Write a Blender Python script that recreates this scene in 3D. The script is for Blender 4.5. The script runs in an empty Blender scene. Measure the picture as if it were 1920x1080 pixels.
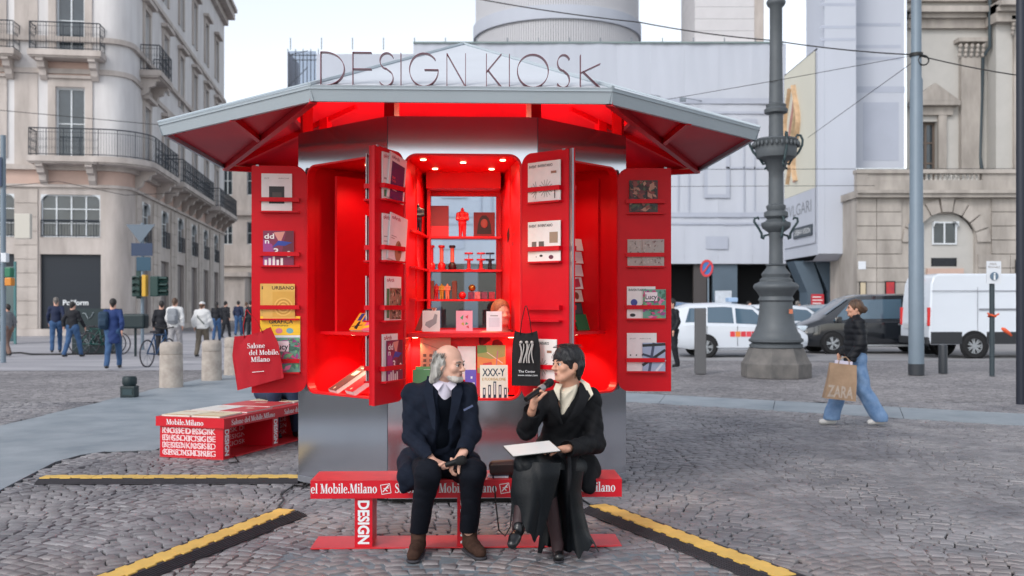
import bpy, bmesh, math, random
import numpy as np
from mathutils import Vector, Matrix
random.seed(7)
R = math.radians
sc = bpy.context.scene
# ------------------------------------------------------------------ camera
F = 1850.0; EYE = 1.6; HOR = 570.0
cam_d = bpy.data.cameras.new("Camera"); cam = bpy.data.objects.new("Camera", cam_d)
sc.collection.objects.link(cam); sc.camera = cam
cam.location = (0, 0, EYE); cam.rotation_euler = (R(90), 0, 0)
cam_d.sensor_width = 36.0; cam_d.lens = 36.0*F/1920.0
cam_d.shift_y = (HOR-540.0)/1920.0
cam_d.clip_start = 0.1; cam_d.clip_end = 2000
cam_d.dof.use_dof = True; cam_d.dof.focus_distance = 7.4; cam_d.dof.aperture_fstop = 2.4
# ------------------------------------------------------------------ sky, sun, exposure
SUN_EL, SUN_AZ = 38.0, 215.0          # degrees, azimuth clockwise from +Y
w = bpy.data.worlds.new("World"); sc.world = w; w.use_nodes = True
nt = w.node_tree; nt.nodes.clear()
o_ = nt.nodes.new("ShaderNodeOutputWorld"); bg = nt.nodes.new("ShaderNodeBackground")
sky = nt.nodes.new("ShaderNodeTexSky"); sky.sky_type = 'NISHITA'; sky.sun_disc = False
sky.sun_elevation = R(SUN_EL); sky.sun_rotation = R(SUN_AZ)
sky.air_density = 1.0; sky.dust_density = 1.0; sky.ozone_density = 1.0
hs = nt.nodes.new("ShaderNodeHueSaturation"); hs.inputs['Saturation'].default_value = 0.34
nt.links.new(sky.outputs[0], hs.inputs['Color']); nt.links.new(hs.outputs[0], bg.inputs[0])
bg.inputs[1].default_value = 0.15; nt.links.new(bg.outputs[0], o_.inputs[0])
sun_d = bpy.data.lights.new("Sun", 'SUN'); sun_d.energy = 0.75; sun_d.angle = R(18); sun_d.color = (1, .95, .9)
sun = bpy.data.objects.new("Sun", sun_d); sc.collection.objects.link(sun)
_d = Vector((math.sin(R(SUN_AZ))*math.cos(R(SUN_EL)), math.cos(R(SUN_AZ))*math.cos(R(SUN_EL)), math.sin(R(SUN_EL))))
sun.rotation_euler = _d.to_track_quat('Z', 'Y').to_euler()
sc.view_settings.view_transform = 'Standard'; sc.view_settings.look = 'None'
sc.view_settings.exposure = 0.74; sc.view_settings.gamma = 1.0
try: sc.view_settings.use_curve_mapping = False
except Exception: pass
# ------------------------------------------------------------------ helpers
COL = sc.collection
def lin(c): 
    c = c/255.0
    return c/12.92 if c <= .04045 else ((c+.055)/1.055)**2.4
def S(r, g, b): return (lin(r), lin(g), lin(b))
def at(px, py, Y): return Vector(((px-960)/F*Y, Y, EYE-(py-HOR)/F*Y))
def gp(px, py):
    Y = F*EYE/(py-HOR); return Vector(((px-960)/F*Y, Y, 0))
_M = {}
def mat(name, col, rough=.6, metal=0., var=.0, vscale=6., bump=0., bscale=80., spec=.5, col2=None, emit=0., coat=0., stretch=None, det=4., trans=0., isl=0.):
    if name in _M: return _M[name]
    m = bpy.data.materials.new(name); m.use_nodes = True; n = m.node_tree.nodes; L = m.node_tree.links
    b = n["Principled BSDF"]
    b.inputs["Base Color"].default_value = (*col, 1); b.inputs["Roughness"].default_value = rough
    b.inputs["Metallic"].default_value = metal; b.inputs["Specular IOR Level"].default_value = spec
    if coat: b.inputs["Coat Weight"].default_value = coat; b.inputs["Coat Roughness"].default_value = .06
    if trans: b.inputs["Transmission Weight"].default_value = trans
    if emit:
        b.inputs["Emission Color"].default_value = (*col, 1); b.inputs["Emission Strength"].default_value = emit
    vec = None
    if var or bump or col2:
        tc = n.new("ShaderNodeTexCoord"); vec = tc.outputs["Object"]
        if stretch:
            mp = n.new("ShaderNodeMapping"); mp.inputs["Scale"].default_value = stretch; L.new(vec, mp.inputs[0]); vec = mp.outputs[0]
    out = None
    if var or col2:
        nz = n.new("ShaderNodeTexNoise"); nz.inputs["Scale"].default_value = vscale; nz.inputs["Detail"].default_value = det; nz.inputs["Roughness"].default_value = .62
        L.new(vec, nz.inputs["Vector"])
        rp = n.new("ShaderNodeValToRGB"); rp.color_ramp.elements[0].position = .32; rp.color_ramp.elements[1].position = .68
        c2 = col2 or tuple(min(1, x*(1+var)) for x in col); c1 = col if col2 else tuple(x*(1-var) for x in col)
        rp.color_ramp.elements[0].color = (*c1, 1); rp.color_ramp.elements[1].color = (*c2, 1)
        L.new(nz.outputs["Fac"], rp.inputs[0]); out = rp.outputs[0]
    if isl:
        g = n.new("ShaderNodeNewGeometry"); oi = n.new("ShaderNodeObjectInfo"); ad = n.new("ShaderNodeMath"); ad.operation = 'ADD'
        L.new(g.outputs["Random Per Island"], ad.inputs[0]); L.new(oi.outputs["Random"], ad.inputs[1])
        fr = n.new("ShaderNodeMath"); fr.operation = 'FRACT'; L.new(ad.outputs[0], fr.inputs[0])
        mr = n.new("ShaderNodeMapRange"); mr.inputs[3].default_value = 1-isl; mr.inputs[4].default_value = 1+isl; L.new(fr.outputs[0], mr.inputs[0])
        h = n.new("ShaderNodeHueSaturation"); L.new(mr.outputs[0], h.inputs["Value"])
        if out is not None: L.new(out, h.inputs["Color"])
        else: h.inputs["Color"].default_value = (*col, 1)
        out = h.outputs[0]
    if out is not None: L.new(out, b.inputs["Base Color"])
    if bump:
        nb = n.new("ShaderNodeTexNoise"); nb.inputs["Scale"].default_value = bscale; nb.inputs["Detail"].default_value = 3
        L.new(vec, nb.inputs["Vector"]); bp = n.new("ShaderNodeBump"); bp.inputs["Strength"].default_value = bump; bp.inputs["Distance"].default_value = .01
        L.new(nb.outputs["Fac"], bp.inputs["Height"]); L.new(bp.outputs[0], b.inputs["Normal"])
    _M[name] = m; return m
def glass(name, col=(.8, .85, .9), rough=.03):
    if name in _M: return _M[name]
    m = bpy.data.materials.new(name); m.use_nodes = True; n = m.node_tree.nodes; L = m.node_tree.links; n.clear()
    o = n.new("ShaderNodeOutputMaterial"); t = n.new("ShaderNodeBsdfTransparent"); t.inputs[0].default_value = (*col, 1)
    g = n.new("ShaderNodeBsdfGlossy"); g.inputs["Roughness"].default_value = rough
    f = n.new("ShaderNodeFresnel"); f.inputs[0].default_value = 1.5; x = n.new("ShaderNodeMixShader")
    L.new(f.outputs[0], x.inputs[0]); L.new(t.outputs[0], x.inputs[1]); L.new(g.outputs[0], x.inputs[2]); L.new(x.outputs[0], o.inputs[0])
    _M[name] = m; return m
def pm(c, rough=.45):                      # printed paper of one ink colour (sRGB 0-255)
    c = tuple(int(v) for v in c); return mat("print_%d_%d_%d" % c, S(*c), rough, var=.04, vscale=14)
I4 = Matrix.Identity(4)
def frame(o, x, y, z):                     # matrix from origin + axes
    m = Matrix.Identity(4)
    for i, a in enumerate((Vector(x).normalized(), Vector(y).normalized(), Vector(z).normalized())):
        for j in range(3): m[j][i] = a[j]
    for j in range(3): m[j][3] = o[j]
    return m
def T(x, y, z): return Matrix.Translation((x, y, z))
def RZ(d): return Matrix.Rotation(R(d), 4, 'Z')
def RX(d): return Matrix.Rotation(R(d), 4, 'X')
def RY(d): return Matrix.Rotation(R(d), 4, 'Y')
class MB:
    def __init__(s): s.v = []; s.f = []; s.m = []; s.c = 0
    def add(s, vs, fs, M=None):
        k = len(s.v)
        s.v += [tuple(M @ Vector(p)) for p in vs] if M is not None else [tuple(p) for p in vs]
        s.f += [tuple(i+k for i in f) for f in fs]; s.m += [s.c]*len(fs); return s
    def box(s, x0, x1, y0, y1, z0, z1, M=None):
        return s.add([(x0,y0,z0),(x1,y0,z0),(x1,y1,z0),(x0,y1,z0),(x0,y0,z1),(x1,y0,z1),(x1,y1,z1),(x0,y1,z1)],
                     [(0,3,2,1),(4,5,6,7),(0,1,5,4),(1,2,6,5),(2,3,7,6),(3,0,4,7)], M)
    def prism(s, poly, z0, z1, M=None):
        n = len(poly); a = sum(poly[i][0]*poly[(i+1)%n][1]-poly[(i+1)%n][0]*poly[i][1] for i in range(n))
        if a < 0: poly = poly[::-1]
        vs = [(p[0],p[1],z0) for p in poly]+[(p[0],p[1],z1) for p in poly]
        return s.add(vs, [tuple(range(n-1,-1,-1)), tuple(range(n,2*n))]+[(i,(i+1)%n,n+(i+1)%n,n+i) for i in range(n)], M)
    def poly(s, pts, M=None): return s.add(pts, [tuple(range(len(pts)))], M)
    def bar(s, a, b, wx, wz, up=(0,0,1)):   # rectangular bar from a to b
        a = Vector(a); b = Vector(b); d = (b-a); L_ = d.length; d.normalize(); u = Vector(up)
        if abs(d.dot(u)) > .98: u = Vector((0,1,0))
        x = d.cross(u).normalized(); z = x.cross(d).normalized()
        return s.box(-wx/2, wx/2, 0, L_, -wz/2, wz/2, frame(a, x, d, z))
    def tube(s, pts, r, n=8, M=None, cap=True, flat=1.0):
        pts = [Vector(p) for p in pts]; k = len(pts); rr = r if isinstance(r, (list, tuple)) else [r]*k
        vs = []; fs = []; prev = None
        for i, p in enumerate(pts):
            d = (pts[min(i+1,k-1)]-pts[max(i-1,0)])
            d = d.normalized() if d.length > 1e-9 else Vector((0,0,1))
            if prev is None:
                u = Vector((0,0,1)) if abs(d.z) < .9 else Vector((1,0,0))
                x = d.cross(u).normalized()
            else:
                x = (prev-d*prev.dot(d)).normalized()
            prev = x; y = d.cross(x)
            for j in range(n):
                a = 2*math.pi*j/n; vs.append(p+x*(math.cos(a)*rr[i])+y*(math.sin(a)*rr[i]*flat))
        for i in range(k-1):
            for j in range(n): fs.append((i*n+j, i*n+(j+1)%n, (i+1)*n+(j+1)%n, (i+1)*n+j))
        if cap: fs += [tuple(range(n-1,-1,-1)), tuple(range((k-1)*n, k*n))]
        return s.add(vs, fs, M)
    def lathe(s, prof, n=24, M=None, a0=0., a1=360., cap=True):
        full = abs(a1-a0-360) < 1e-6; m = n if full else n+1; vs = []; fs = []
        for (r, z) in prof:
            for j in range(m):
                a = R(a0+(a1-a0)*j/n); vs.append((r*math.cos(a), r*math.sin(a), z))
        for i in range(len(prof)-1):
            for j in range(n):
                j2 = (j+1) % m; fs.append((i*m+j, i*m+j2, (i+1)*m+j2, (i+1)*m+j))
        if full and cap:
            if prof[0][0] > 1e-5: fs.append(tuple(range(m-1,-1,-1)))
            if prof[-1][0] > 1e-5: fs.append(tuple(range((len(prof)-1)*m, len(prof)*m)))
        return s.add(vs, fs, M)
    def ball(s, c, r, n=12, sc_=(1,1,1), M=None):
        prof = [(max(1e-4, math.sin(math.pi*i/n))*r, -math.cos(math.pi*i/n)*r) for i in range(n+1)]
        m_ = T(*c) @ Matrix.Diagonal((*sc_, 1)); 
        return s.lathe(prof, n, (M @ m_) if M is not None else m_)
    def text(s, st, h, M, align='l', font='sans', depth=0.0, w=None, bold=0.0):
        vs, fs, W = (serif_text(st) if font == 'serif' else sans_text(st, bold))
        kx = h if w is None else w/max(W, 1e-6)
        ox = {'l': 0, 'c': -W/2, 'r': -W}[align]
        return s.add([((x+ox)*kx, y*h, depth) for x, y in vs], fs, M)
    def build(s, name, mats, parent=None, smooth=False, M=None, bevel=0, kind=None, label=None, sub=0):
        me = bpy.data.meshes.new(name); me.from_pydata(s.v, [], s.f); me.update()
        for m in (mats if isinstance(mats, (list, tuple)) else [mats]): me.materials.append(m)
        if any(s.m): me.polygons.foreach_set("material_index", s.m)
        o = bpy.data.objects.new(name, me); COL.objects.link(o)
        if smooth:
            me.polygons.foreach_set("use_smooth", [True]*len(me.polygons))
            if smooth is not True: me.set_sharp_from_angle(angle=R(smooth))
        if parent is not None: o.parent = parent
        if M is not None: o.matrix_local = M
        if bevel:
            b = o.modifiers.new("bevel", 'BEVEL'); b.width = bevel; b.segments = 2; b.limit_method = 'ANGLE'; b.angle_limit = R(40)
        if kind: o["kind"] = kind
        if label: o["label"] = label
        return o
def tag(o, label=None, cat=None, group=None, kind=None):
    if label: o["label"] = label
    if cat: o["category"] = cat
    if group: o["group"] = group
    if kind: o["kind"] = kind
    return o
def thing(name, label, cat, loc=(0,0,0), rz=0., group=None, M=None):
    o = bpy.data.objects.new(name, None); COL.objects.link(o); o.empty_display_size = .2
    if M is not None: o.matrix_world = M
    else: o.location = loc; o.rotation_euler = (0, 0, R(rz))
    return tag(o, label, cat, group)
def inst(src, parent, M, name=None):       # copy of one object sharing its mesh
    o = src.copy(); COL.objects.link(o); o.parent = parent; o.matrix_local = M; return o
_ts = {}
def sans_text(st, bold=0.):
    key = (st, bold)
    if key not in _ts:
        cu = bpy.data.curves.new("t", 'FONT'); cu.body = st; cu.size = 1.0; cu.resolution_u = 3; cu.offset = bold; cu.fill_mode = 'FRONT'
        ob = bpy.data.objects.new("t", cu); COL.objects.link(ob); dg = bpy.context.evaluated_depsgraph_get()
        me = ob.evaluated_get(dg).to_mesh()
        vs = [(v.co.x, v.co.y) for v in me.vertices]; fs = [tuple(p.vertices) for p in me.polygons]
        ob.evaluated_get(dg).to_mesh_clear(); bpy.data.objects.remove(ob); bpy.data.curves.remove(cu)
        if vs:
            x0 = min(v[0] for v in vs); x1 = max(v[0] for v in vs); hc = .72
            vs = [((v[0]-x0)/hc, v[1]/hc) for v in vs]; W = (x1-x0)/hc
        else: W = .3
        _ts[key] = (vs, fs, W)
    return _ts[key]
# bold high-contrast serif letters drawn as strokes
def _rect(P, x0, x1, y0, y1): P.append([(x0,y0),(x1,y0),(x1,y1),(x0,y1)])
def _ring(P, cx, cy, rx, ry, tx, ty, a0=0., a1=360., n=20):
    for i in range(n):
        a = R(a0+(a1-a0)*i/n); b = R(a0+(a1-a0)*(i+1)/n); q = []
        for t, k in ((a,0),(b,0),(b,1),(a,1)):
            q.append((cx+math.cos(t)*(rx-k*tx), cy+math.sin(t)*(ry-k*ty)))
        P.append(q)
def _stroke(P, pts):
    for (x0,y0,w0),(x1,y1,w1) in zip(pts, pts[1:]):
        d = math.hypot(x1-x0, y1-y0) or 1; nx = -(y1-y0)/d; ny = (x1-x0)/d
        P.append([(x0+nx*w0/2,y0+ny*w0/2),(x0-nx*w0/2,y0-ny*w0/2),(x1-nx*w1/2,y1-ny*w1/2),(x1+nx*w1/2,y1+ny*w1/2)])
def _glyph(c):
    P = []; st = .17; xh = .66; t = .06
    if c == 'l': _rect(P,.08,.08+st,0,1.05); _rect(P,0,.33,0,t); _rect(P,0,.1,1.0,1.05); return P, .36
    if c == 'i': _rect(P,.08,.08+st,0,xh); _rect(P,0,.33,0,t); _rect(P,0,.1,xh-t,xh); _ring(P,.16,.9,.1,.1,.1,.1); return P, .36
    if c == 'n':
        _rect(P,.08,.08+st,0,xh); _rect(P,0,.33,0,t); _rect(P,0,.1,xh-t,xh); _rect(P,.43,.43+st,0,xh-.2); _rect(P,.36,.68,0,t)
        _ring(P,.4,xh-.2,.2,.21,st,.07,0,150,10); return P, .72
    if c == 'o': _ring(P,.3,xh/2,.3,xh/2+.02,.17,.05); return P, .65
    if c == 'd': _ring(P,.28,xh/2,.28,xh/2+.02,.16,.06); _rect(P,.43,.43+st,0,1.05); _rect(P,.34,.45,1.0,1.05); _rect(P,.55,.68,0,t); return P, .72
    if c == 'b': _ring(P,.4,xh/2,.28,xh/2+.02,.16,.06); _rect(P,.08,.08+st,0,1.05); _rect(P,0,.1,1.0,1.05); return P, .72
    if c == 'e': _ring(P,.28,xh/2,.28,xh/2+.02,.16,.06,0,320); _rect(P,.1,.55,xh/2-.01,xh/2+.05); return P, .6
    if c == 'a':
        _ring(P,.2,.19,.2,.21,.13,.06); _rect(P,.33,.33+st,0,.48); _ring(P,.3,.46,.2,.22,.14,.06,0,165,10); _rect(P,.46,.58,0,t); return P, .61
    if c == 'M':
        _rect(P,0,.3,0,t); _rect(P,.12,.18,0,1); _rect(P,0,.2,1-t,1); _stroke(P,[(.2,1,.2),(.5,.02,.17)]); _stroke(P,[(.5,.02,.06),(.8,1,.06)])
        _rect(P,.76,.95,0,1); _rect(P,.68,1.03,0,t); _rect(P,.8,1.03,1-t,1); return P, 1.08
    if c == 'S':
        _stroke(P,[(.52,.78,.05),(.44,.93,.06),(.28,.98,.07),(.12,.9,.1),(.09,.74,.14),(.17,.61,.17),(.33,.51,.19),(.48,.39,.17),(.51,.22,.14),(.42,.07,.09),(.27,.02,.06),(.12,.08,.05),(.05,.24,.05)])
        _rect(P,.5,.55,.7,1.0); _rect(P,.03,.08,0,.3); return P, .62
    if c == '.': _ring(P,.1,.09,.1,.1,.1,.1,n=10); return P, .26
    return P, .32
def serif_text(st):
    if ('s', st) not in _ts:
        x = 0; vs = []; fs = []
        for c in st:
            P, ad = _glyph(c)
            for q in P:
                k = len(vs); vs += [(x+px, py) for px, py in q]; fs.append((k,k+1,k+2,k+3))
            x += ad
        _ts[('s', st)] = (vs, fs, x)
    return _ts[('s', st)]
# ------------------------------------------------------------------ distance-field modeller for bodies and cloth
class SDF:
    def __init__(s, lo, hi, h):
        s.lo = np.array(lo, float); s.h = h; s.n = np.ceil((np.array(hi, float)-s.lo)/h).astype(int)+1
        s.ax = [s.lo[i]+h*np.arange(s.n[i]) for i in range(3)]; s.f = np.full(tuple(s.n), .3, np.float32)
    def _sub(s, lo, hi):
        i0 = np.clip(np.floor((np.array(lo)-s.lo)/s.h).astype(int), 0, s.n); i1 = np.clip(np.ceil((np.array(hi)-s.lo)/s.h).astype(int)+1, 0, s.n)
        if (i1-i0).min() <= 0: return None
        sl = tuple(slice(a, b) for a, b in zip(i0, i1))
        X = s.ax[0][sl[0]][:,None,None]; Y = s.ax[1][sl[1]][None,:,None]; Z = s.ax[2][sl[2]][None,None,:]
        return sl, X, Y, Z
    def _comb(s, sl, d, k, op):
        a = s.f[sl]
        if op == 'u':
            if k > 0: h = np.clip(.5+.5*(a-d)/k, 0, 1); s.f[sl] = a*(1-h)+d*h-k*h*(1-h)
            else: s.f[sl] = np.minimum(a, d)
        else:
            if k > 0: h = np.clip(.5-.5*(a+d)/k, 0, 1); s.f[sl] = a*(1-h)-d*h+k*h*(1-h)
            else: s.f[sl] = np.maximum(a, -d)
    def cap(s, p, q, r0, r1=None, k=.02, op='u', flat=None):
        r1 = r0 if r1 is None else r1; p = np.array(p, float); q = np.array(q, float); m = max(r0, r1)+k+.04
        g = s._sub(np.minimum(p, q)-m, np.maximum(p, q)+m)
        if g is None: return s
        sl, X, Y, Z = g; d = q-p; L2 = max(float(d@d), 1e-9)
        t = np.clip(((X-p[0])*d[0]+(Y-p[1])*d[1]+(Z-p[2])*d[2])/L2, 0, 1)
        ex = X-p[0]-t*d[0]; ey = Y-p[1]-t*d[1]; ez = Z-p[2]-t*d[2]
        r2 = ex*ex+ey*ey+ez*ez
        if flat is not None:                       # flat=(direction, factor>1): thinner along direction
            fd = np.array(flat[0], float); fd /= np.linalg.norm(fd); c = ex*fd[0]+ey*fd[1]+ez*fd[2]; r2 = r2+c*c*(flat[1]**2-1)
        s._comb(sl, np.sqrt(r2)-(r0+t*(r1-r0)), k, op); return s
    def chain(s, pts, rs, k=.02, op='u', flat=None):
        for i in range(len(pts)-1): s.cap(pts[i], pts[i+1], rs[i], rs[i+1], k, op, flat)
        return s
    def ell(s, c, r, k=.02, op='u', rot=None):
        c = np.array(c, float); r = np.array(r, float); m = r.max()+k+.04; g = s._sub(c-m, c+m)
        if g is None: return s
        sl, X, Y, Z = g; x, y, z = X-c[0], Y-c[1], Z-c[2]
        if rot is not None:
            A = np.array(rot.to_3x3().inverted()); x, y, z = A[0,0]*x+A[0,1]*y+A[0,2]*z, A[1,0]*x+A[1,1]*y+A[1,2]*z, A[2,0]*x+A[2,1]*y+A[2,2]*z
        k0 = np.sqrt((x/r[0])**2+(y/r[1])**2+(z/r[2])**2); k1 = np.sqrt((x/r[0]**2)**2+(y/r[1]**2)**2+(z/r[2]**2)**2)
        s._comb(sl, k0*(k0-1)/np.maximum(k1, 1e-6), k, op); return s
    def box(s, c, r, rnd=.01, k=.0, op='u', rot=None):
        c = np.array(c, float); m = float(np.linalg.norm(r))+k+.04; g = s._sub(c-m, c+m)
        if g is None: return s
        sl, X, Y, Z = g; x, y, z = X-c[0], Y-c[1], Z-c[2]
        if rot is not None:
            A = np.array(rot.to_3x3().inverted()); x, y, z = A[0,0]*x+A[0,1]*y+A[0,2]*z, A[1,0]*x+A[1,1]*y+A[1,2]*z, A[2,0]*x+A[2,1]*y+A[2,2]*z
        qx, qy, qz = np.abs(x)-r[0]+rnd, np.abs(y)-r[1]+rnd, np.abs(z)-r[2]+rnd
        d = np.sqrt(np.maximum(qx,0)**2+np.maximum(qy,0)**2+np.maximum(qz,0)**2)+np.minimum(np.maximum(qx,np.maximum(qy,qz)),0)-rnd
        s._comb(sl, d, k, op); return s
    def plane(s, p, n, k=.0):                      # removes the side the normal points to
        X = s.ax[0][:,None,None]; Y = s.ax[1][None,:,None]; Z = s.ax[2][None,None,:]
        n = np.array(n, float); n /= np.linalg.norm(n); d = -((X-p[0])*n[0]+(Y-p[1])*n[1]+(Z-p[2])*n[2])
        s._comb((slice(None),)*3, np.broadcast_to(d, s.f.shape), k, 's'); return s
    def folds(s, amp, sx, sy, sz, ph=0., warp=1.5, ridge=False):
        X = s.ax[0][:,None,None]; Y = s.ax[1][None,:,None]; Z = s.ax[2][None,None,:]
        a = np.sin(X*sx+Y*sy+Z*sz+ph+warp*np.sin(X*9.1+Z*7.3+ph)+warp*.7*np.sin(Y*11.7-Z*5.1+2*ph))
        if ridge: a = 1.-2.*np.sqrt(np.abs(a))
        s.f += (amp*a*np.clip(1-np.abs(s.f)/.08, 0, 1)).astype(np.float32); return s
    def mesh(s, name, m, parent=None, shell=None, label=None, smooth_it=1):
        f = s.f; f[0,:,:] = f[-1,:,:] = .1; f[:,0,:] = f[:,-1,:] = .1; f[:,:,0] = f[:,:,-1] = .1
        ins = f < 0; nx, ny, nz = f.shape
        cnt = np.zeros((nx-1,ny-1,nz-1), np.int8)
        cor = [(a,b,c) for a in (0,1) for b in (0,1) for c in (0,1)]
        for a,b,c in cor: cnt += ins[a:nx-1+a, b:ny-1+b, c:nz-1+c]
        act = (cnt > 0) & (cnt < 8); ci = np.argwhere(act); idx = np.full(act.shape, -1, np.int32); idx[act] = np.arange(len(ci))
        acc = np.zeros((len(ci),3)); num = np.zeros(len(ci))
        for i,a in enumerate(cor):
            for b in cor[i+1:]:
                df = [b[j]-a[j] for j in range(3)]
                if sum(abs(v) for v in df) != 1: continue
                fa = f[ci[:,0]+a[0],ci[:,1]+a[1],ci[:,2]+a[2]]; fb = f[ci[:,0]+b[0],ci[:,1]+b[1],ci[:,2]+b[2]]
                x = (fa < 0) != (fb < 0); t = np.where(x, fa/np.where(x, fa-fb, 1), 0)
                acc += np.where(x[:,None], np.array(a)+t[:,None]*np.array(df), 0); num += x
        V_ = (ci+acc/np.maximum(num,1)[:,None])*s.h+s.lo
        Q = []
        for ax in range(3):
            u, v = (ax+1)%3, (ax+2)%3
            s0 = [slice(None)]*3; s1 = [slice(None)]*3; s0[ax] = slice(0,-1); s1[ax] = slice(1,None)
            ch = ins[tuple(s0)] != ins[tuple(s1)]; e = np.argwhere(ch)
            e = e[(e[:,u] > 0) & (e[:,v] > 0) & (e[:,u] < f.shape[u]-1) & (e[:,v] < f.shape[v]-1)]
            fl = ins[e[:,0],e[:,1],e[:,2]]
            def cell(du, dv):
                q = e.copy(); q[:,u] -= du; q[:,v] -= dv; return idx[q[:,0],q[:,1],q[:,2]]
            q = np.stack([cell(1,1),cell(0,1),cell(0,0),cell(1,0)],1); q[~fl] = q[~fl][:,::-1]; Q.append(q)
        Q = np.concatenate(Q); Q = Q[(Q >= 0).all(1)]
        for _ in range(smooth_it):                 # light Laplacian smoothing
            A = np.zeros_like(V_); c = np.zeros(len(V_))
            for a, b in ((0,1),(1,2),(2,3),(3,0)):
                np.add.at(A, Q[:,a], V_[Q[:,b]]); np.add.at(A, Q[:,b], V_[Q[:,a]]); np.add.at(c, Q[:,a], 1); np.add.at(c, Q[:,b], 1)
            V_ = V_*.5+.5*A/np.maximum(c,1)[:,None]
        me = bpy.data.meshes.new(name); me.vertices.add(len(V_)); me.vertices.foreach_set("co", V_.astype(np.float32).ravel())
        me.loops.add(Q.size); me.loops.foreach_set("vertex_index", Q.astype(np.int32).ravel())
        me.polygons.add(len(Q)); me.polygons.foreach_set("loop_start", np.arange(0,Q.size,4,dtype=np.int32))
        me.update(calc_edges=True); me.validate(); me.polygons.foreach_set("use_smooth", [True]*len(me.polygons))
        me.materials.append(m); o = bpy.data.objects.new(name, me); COL.objects.link(o)
        if parent is not None: o.parent = parent
        if label: o["label"] = label
        return o
# ------------------------------------------------------------------ ground
m_mortar = mat("mortar", S(36,35,38), .95, var=.25, vscale=9, bump=.5, bscale=120)
m_grout = mat("grout", S(112,120,127), .9, var=.2, vscale=12, bump=.4, bscale=150)
m_sett = mat("sett_stone", S(104,103,108), .5, col2=S(144,141,143), vscale=1.1, bump=.6, bscale=45, isl=.17)
m_sett2 = mat("sett_stone_warm", S(104,100,103), .5, col2=S(142,136,136), vscale=5, bump=.6, bscale=45, isl=.17)
m_granite = mat("granite_slab", S(120,131,140), .5, col2=S(150,158,165), vscale=1.6, bump=.12, bscale=220, det=8)
m_pave = mat("pale_paving", S(140,140,146), .7, col2=S(176,174,178), vscale=.7, bump=.2, bscale=30, stretch=(.35,1.6,1))
m_road = mat("road_stone", S(130,130,133), .75, col2=S(158,157,158), vscale=.8, bump=.2, bscale=20, stretch=(.3,1.2,1))
def sett_tex(name):                       # far setts: too small to pick apart
    m = bpy.data.materials.new(name); m.use_nodes = True; n = m.node_tree.nodes; L = m.node_tree.links; b = n["Principled BSDF"]
    tc = n.new("ShaderNodeTexCoord"); br = n.new("ShaderNodeTexVoronoi"); br.inputs["Scale"].default_value = 7.5; br.feature = 'DISTANCE_TO_EDGE'
    vc = n.new("ShaderNodeTexVoronoi"); vc.inputs["Scale"].default_value = 7.5; L.new(tc.outputs["Object"], br.inputs[0]); L.new(tc.outputs["Object"], vc.inputs[0])
    nz = n.new("ShaderNodeTexNoise"); nz.inputs["Scale"].default_value = .35; nz.inputs["Detail"].default_value = 6; L.new(tc.outputs["Object"], nz.inputs[0])
    bw = n.new("ShaderNodeSeparateColor"); L.new(vc.outputs["Color"], bw.inputs[0])
    ad = n.new("ShaderNodeMath"); ad.operation = 'MULTIPLY_ADD'; ad.inputs[1].default_value = .35; L.new(bw.outputs[0], ad.inputs[0]); L.new(nz.outputs["Fac"], ad.inputs[2])
    r = n.new("ShaderNodeValToRGB"); r.color_ramp.elements[0].position = .4; r.color_ramp.elements[1].position = .9
    r.color_ramp.elements[0].color = (*S(112,110,113),1); r.color_ramp.elements[1].color = (*S(156,152,153),1); L.new(ad.outputs[0], r.inputs[0])
    e = n.new("ShaderNodeValToRGB"); e.color_ramp.elements[0].position = .0; e.color_ramp.elements[1].position = .07
    e.color_ramp.elements[0].color = (.35,.34,.34,1); e.color_ramp.elements[1].color = (1,1,1,1); L.new(br.outputs["Distance"], e.inputs[0])
    mx = n.new("ShaderNodeMix"); mx.data_type = 'RGBA'; mx.blend_type = 'MULTIPLY'; mx.inputs[0].default_value = 1
    L.new(r.outputs[0], mx.inputs[6]); L.new(e.outputs[0], mx.inputs[7]); L.new(mx.outputs[2], b.inputs["Base Color"])
    bp = n.new("ShaderNodeBump"); bp.inputs["Strength"].default_value = .6; bp.inputs["Distance"].default_value = .02; L.new(e.outputs[0], bp.inputs["Height"]); L.new(bp.outputs[0], b.inputs["Normal"])
    b.inputs["Roughness"].default_value = .7; return m
m_far = sett_tex("far_setts")
def sheet(name, pts, z, m, parent=None):
    b = MB(); b.poly([(p[0], p[1], z) for p in pts]); o = b.build(name, m, parent)
    if parent is None: o["kind"] = "structure"
    return o
ground = sheet("ground", [(-400,-60),(400,-60),(400,700),(-400,700)], -.05, m_far)
cobbles = sheet("sett_paving", [(-14,2.5),(14,2.5),(14,16.2),(-14,16.2)], -.020, m_mortar)
sheet("far_sett_paving", [(-30,16.2),(40,16.2),(40,28.0),(-30,28.0)], -.012, m_far)
sheet("pavement", [(-45,21.5),(-6.2,24.0),(-6.4,58),(-45,58)], -.004, m_pave)
sheet("road", [(-6.4,28.0),(70,28.0),(70,44),(-6.4,44)], -.008, m_road)
sheet("grouted_strip", [(-1.75,4.2),(1.6,4.2),(1.25,6.36),(-1.5,6.36)], -.004, m_grout, cobbles)
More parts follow.
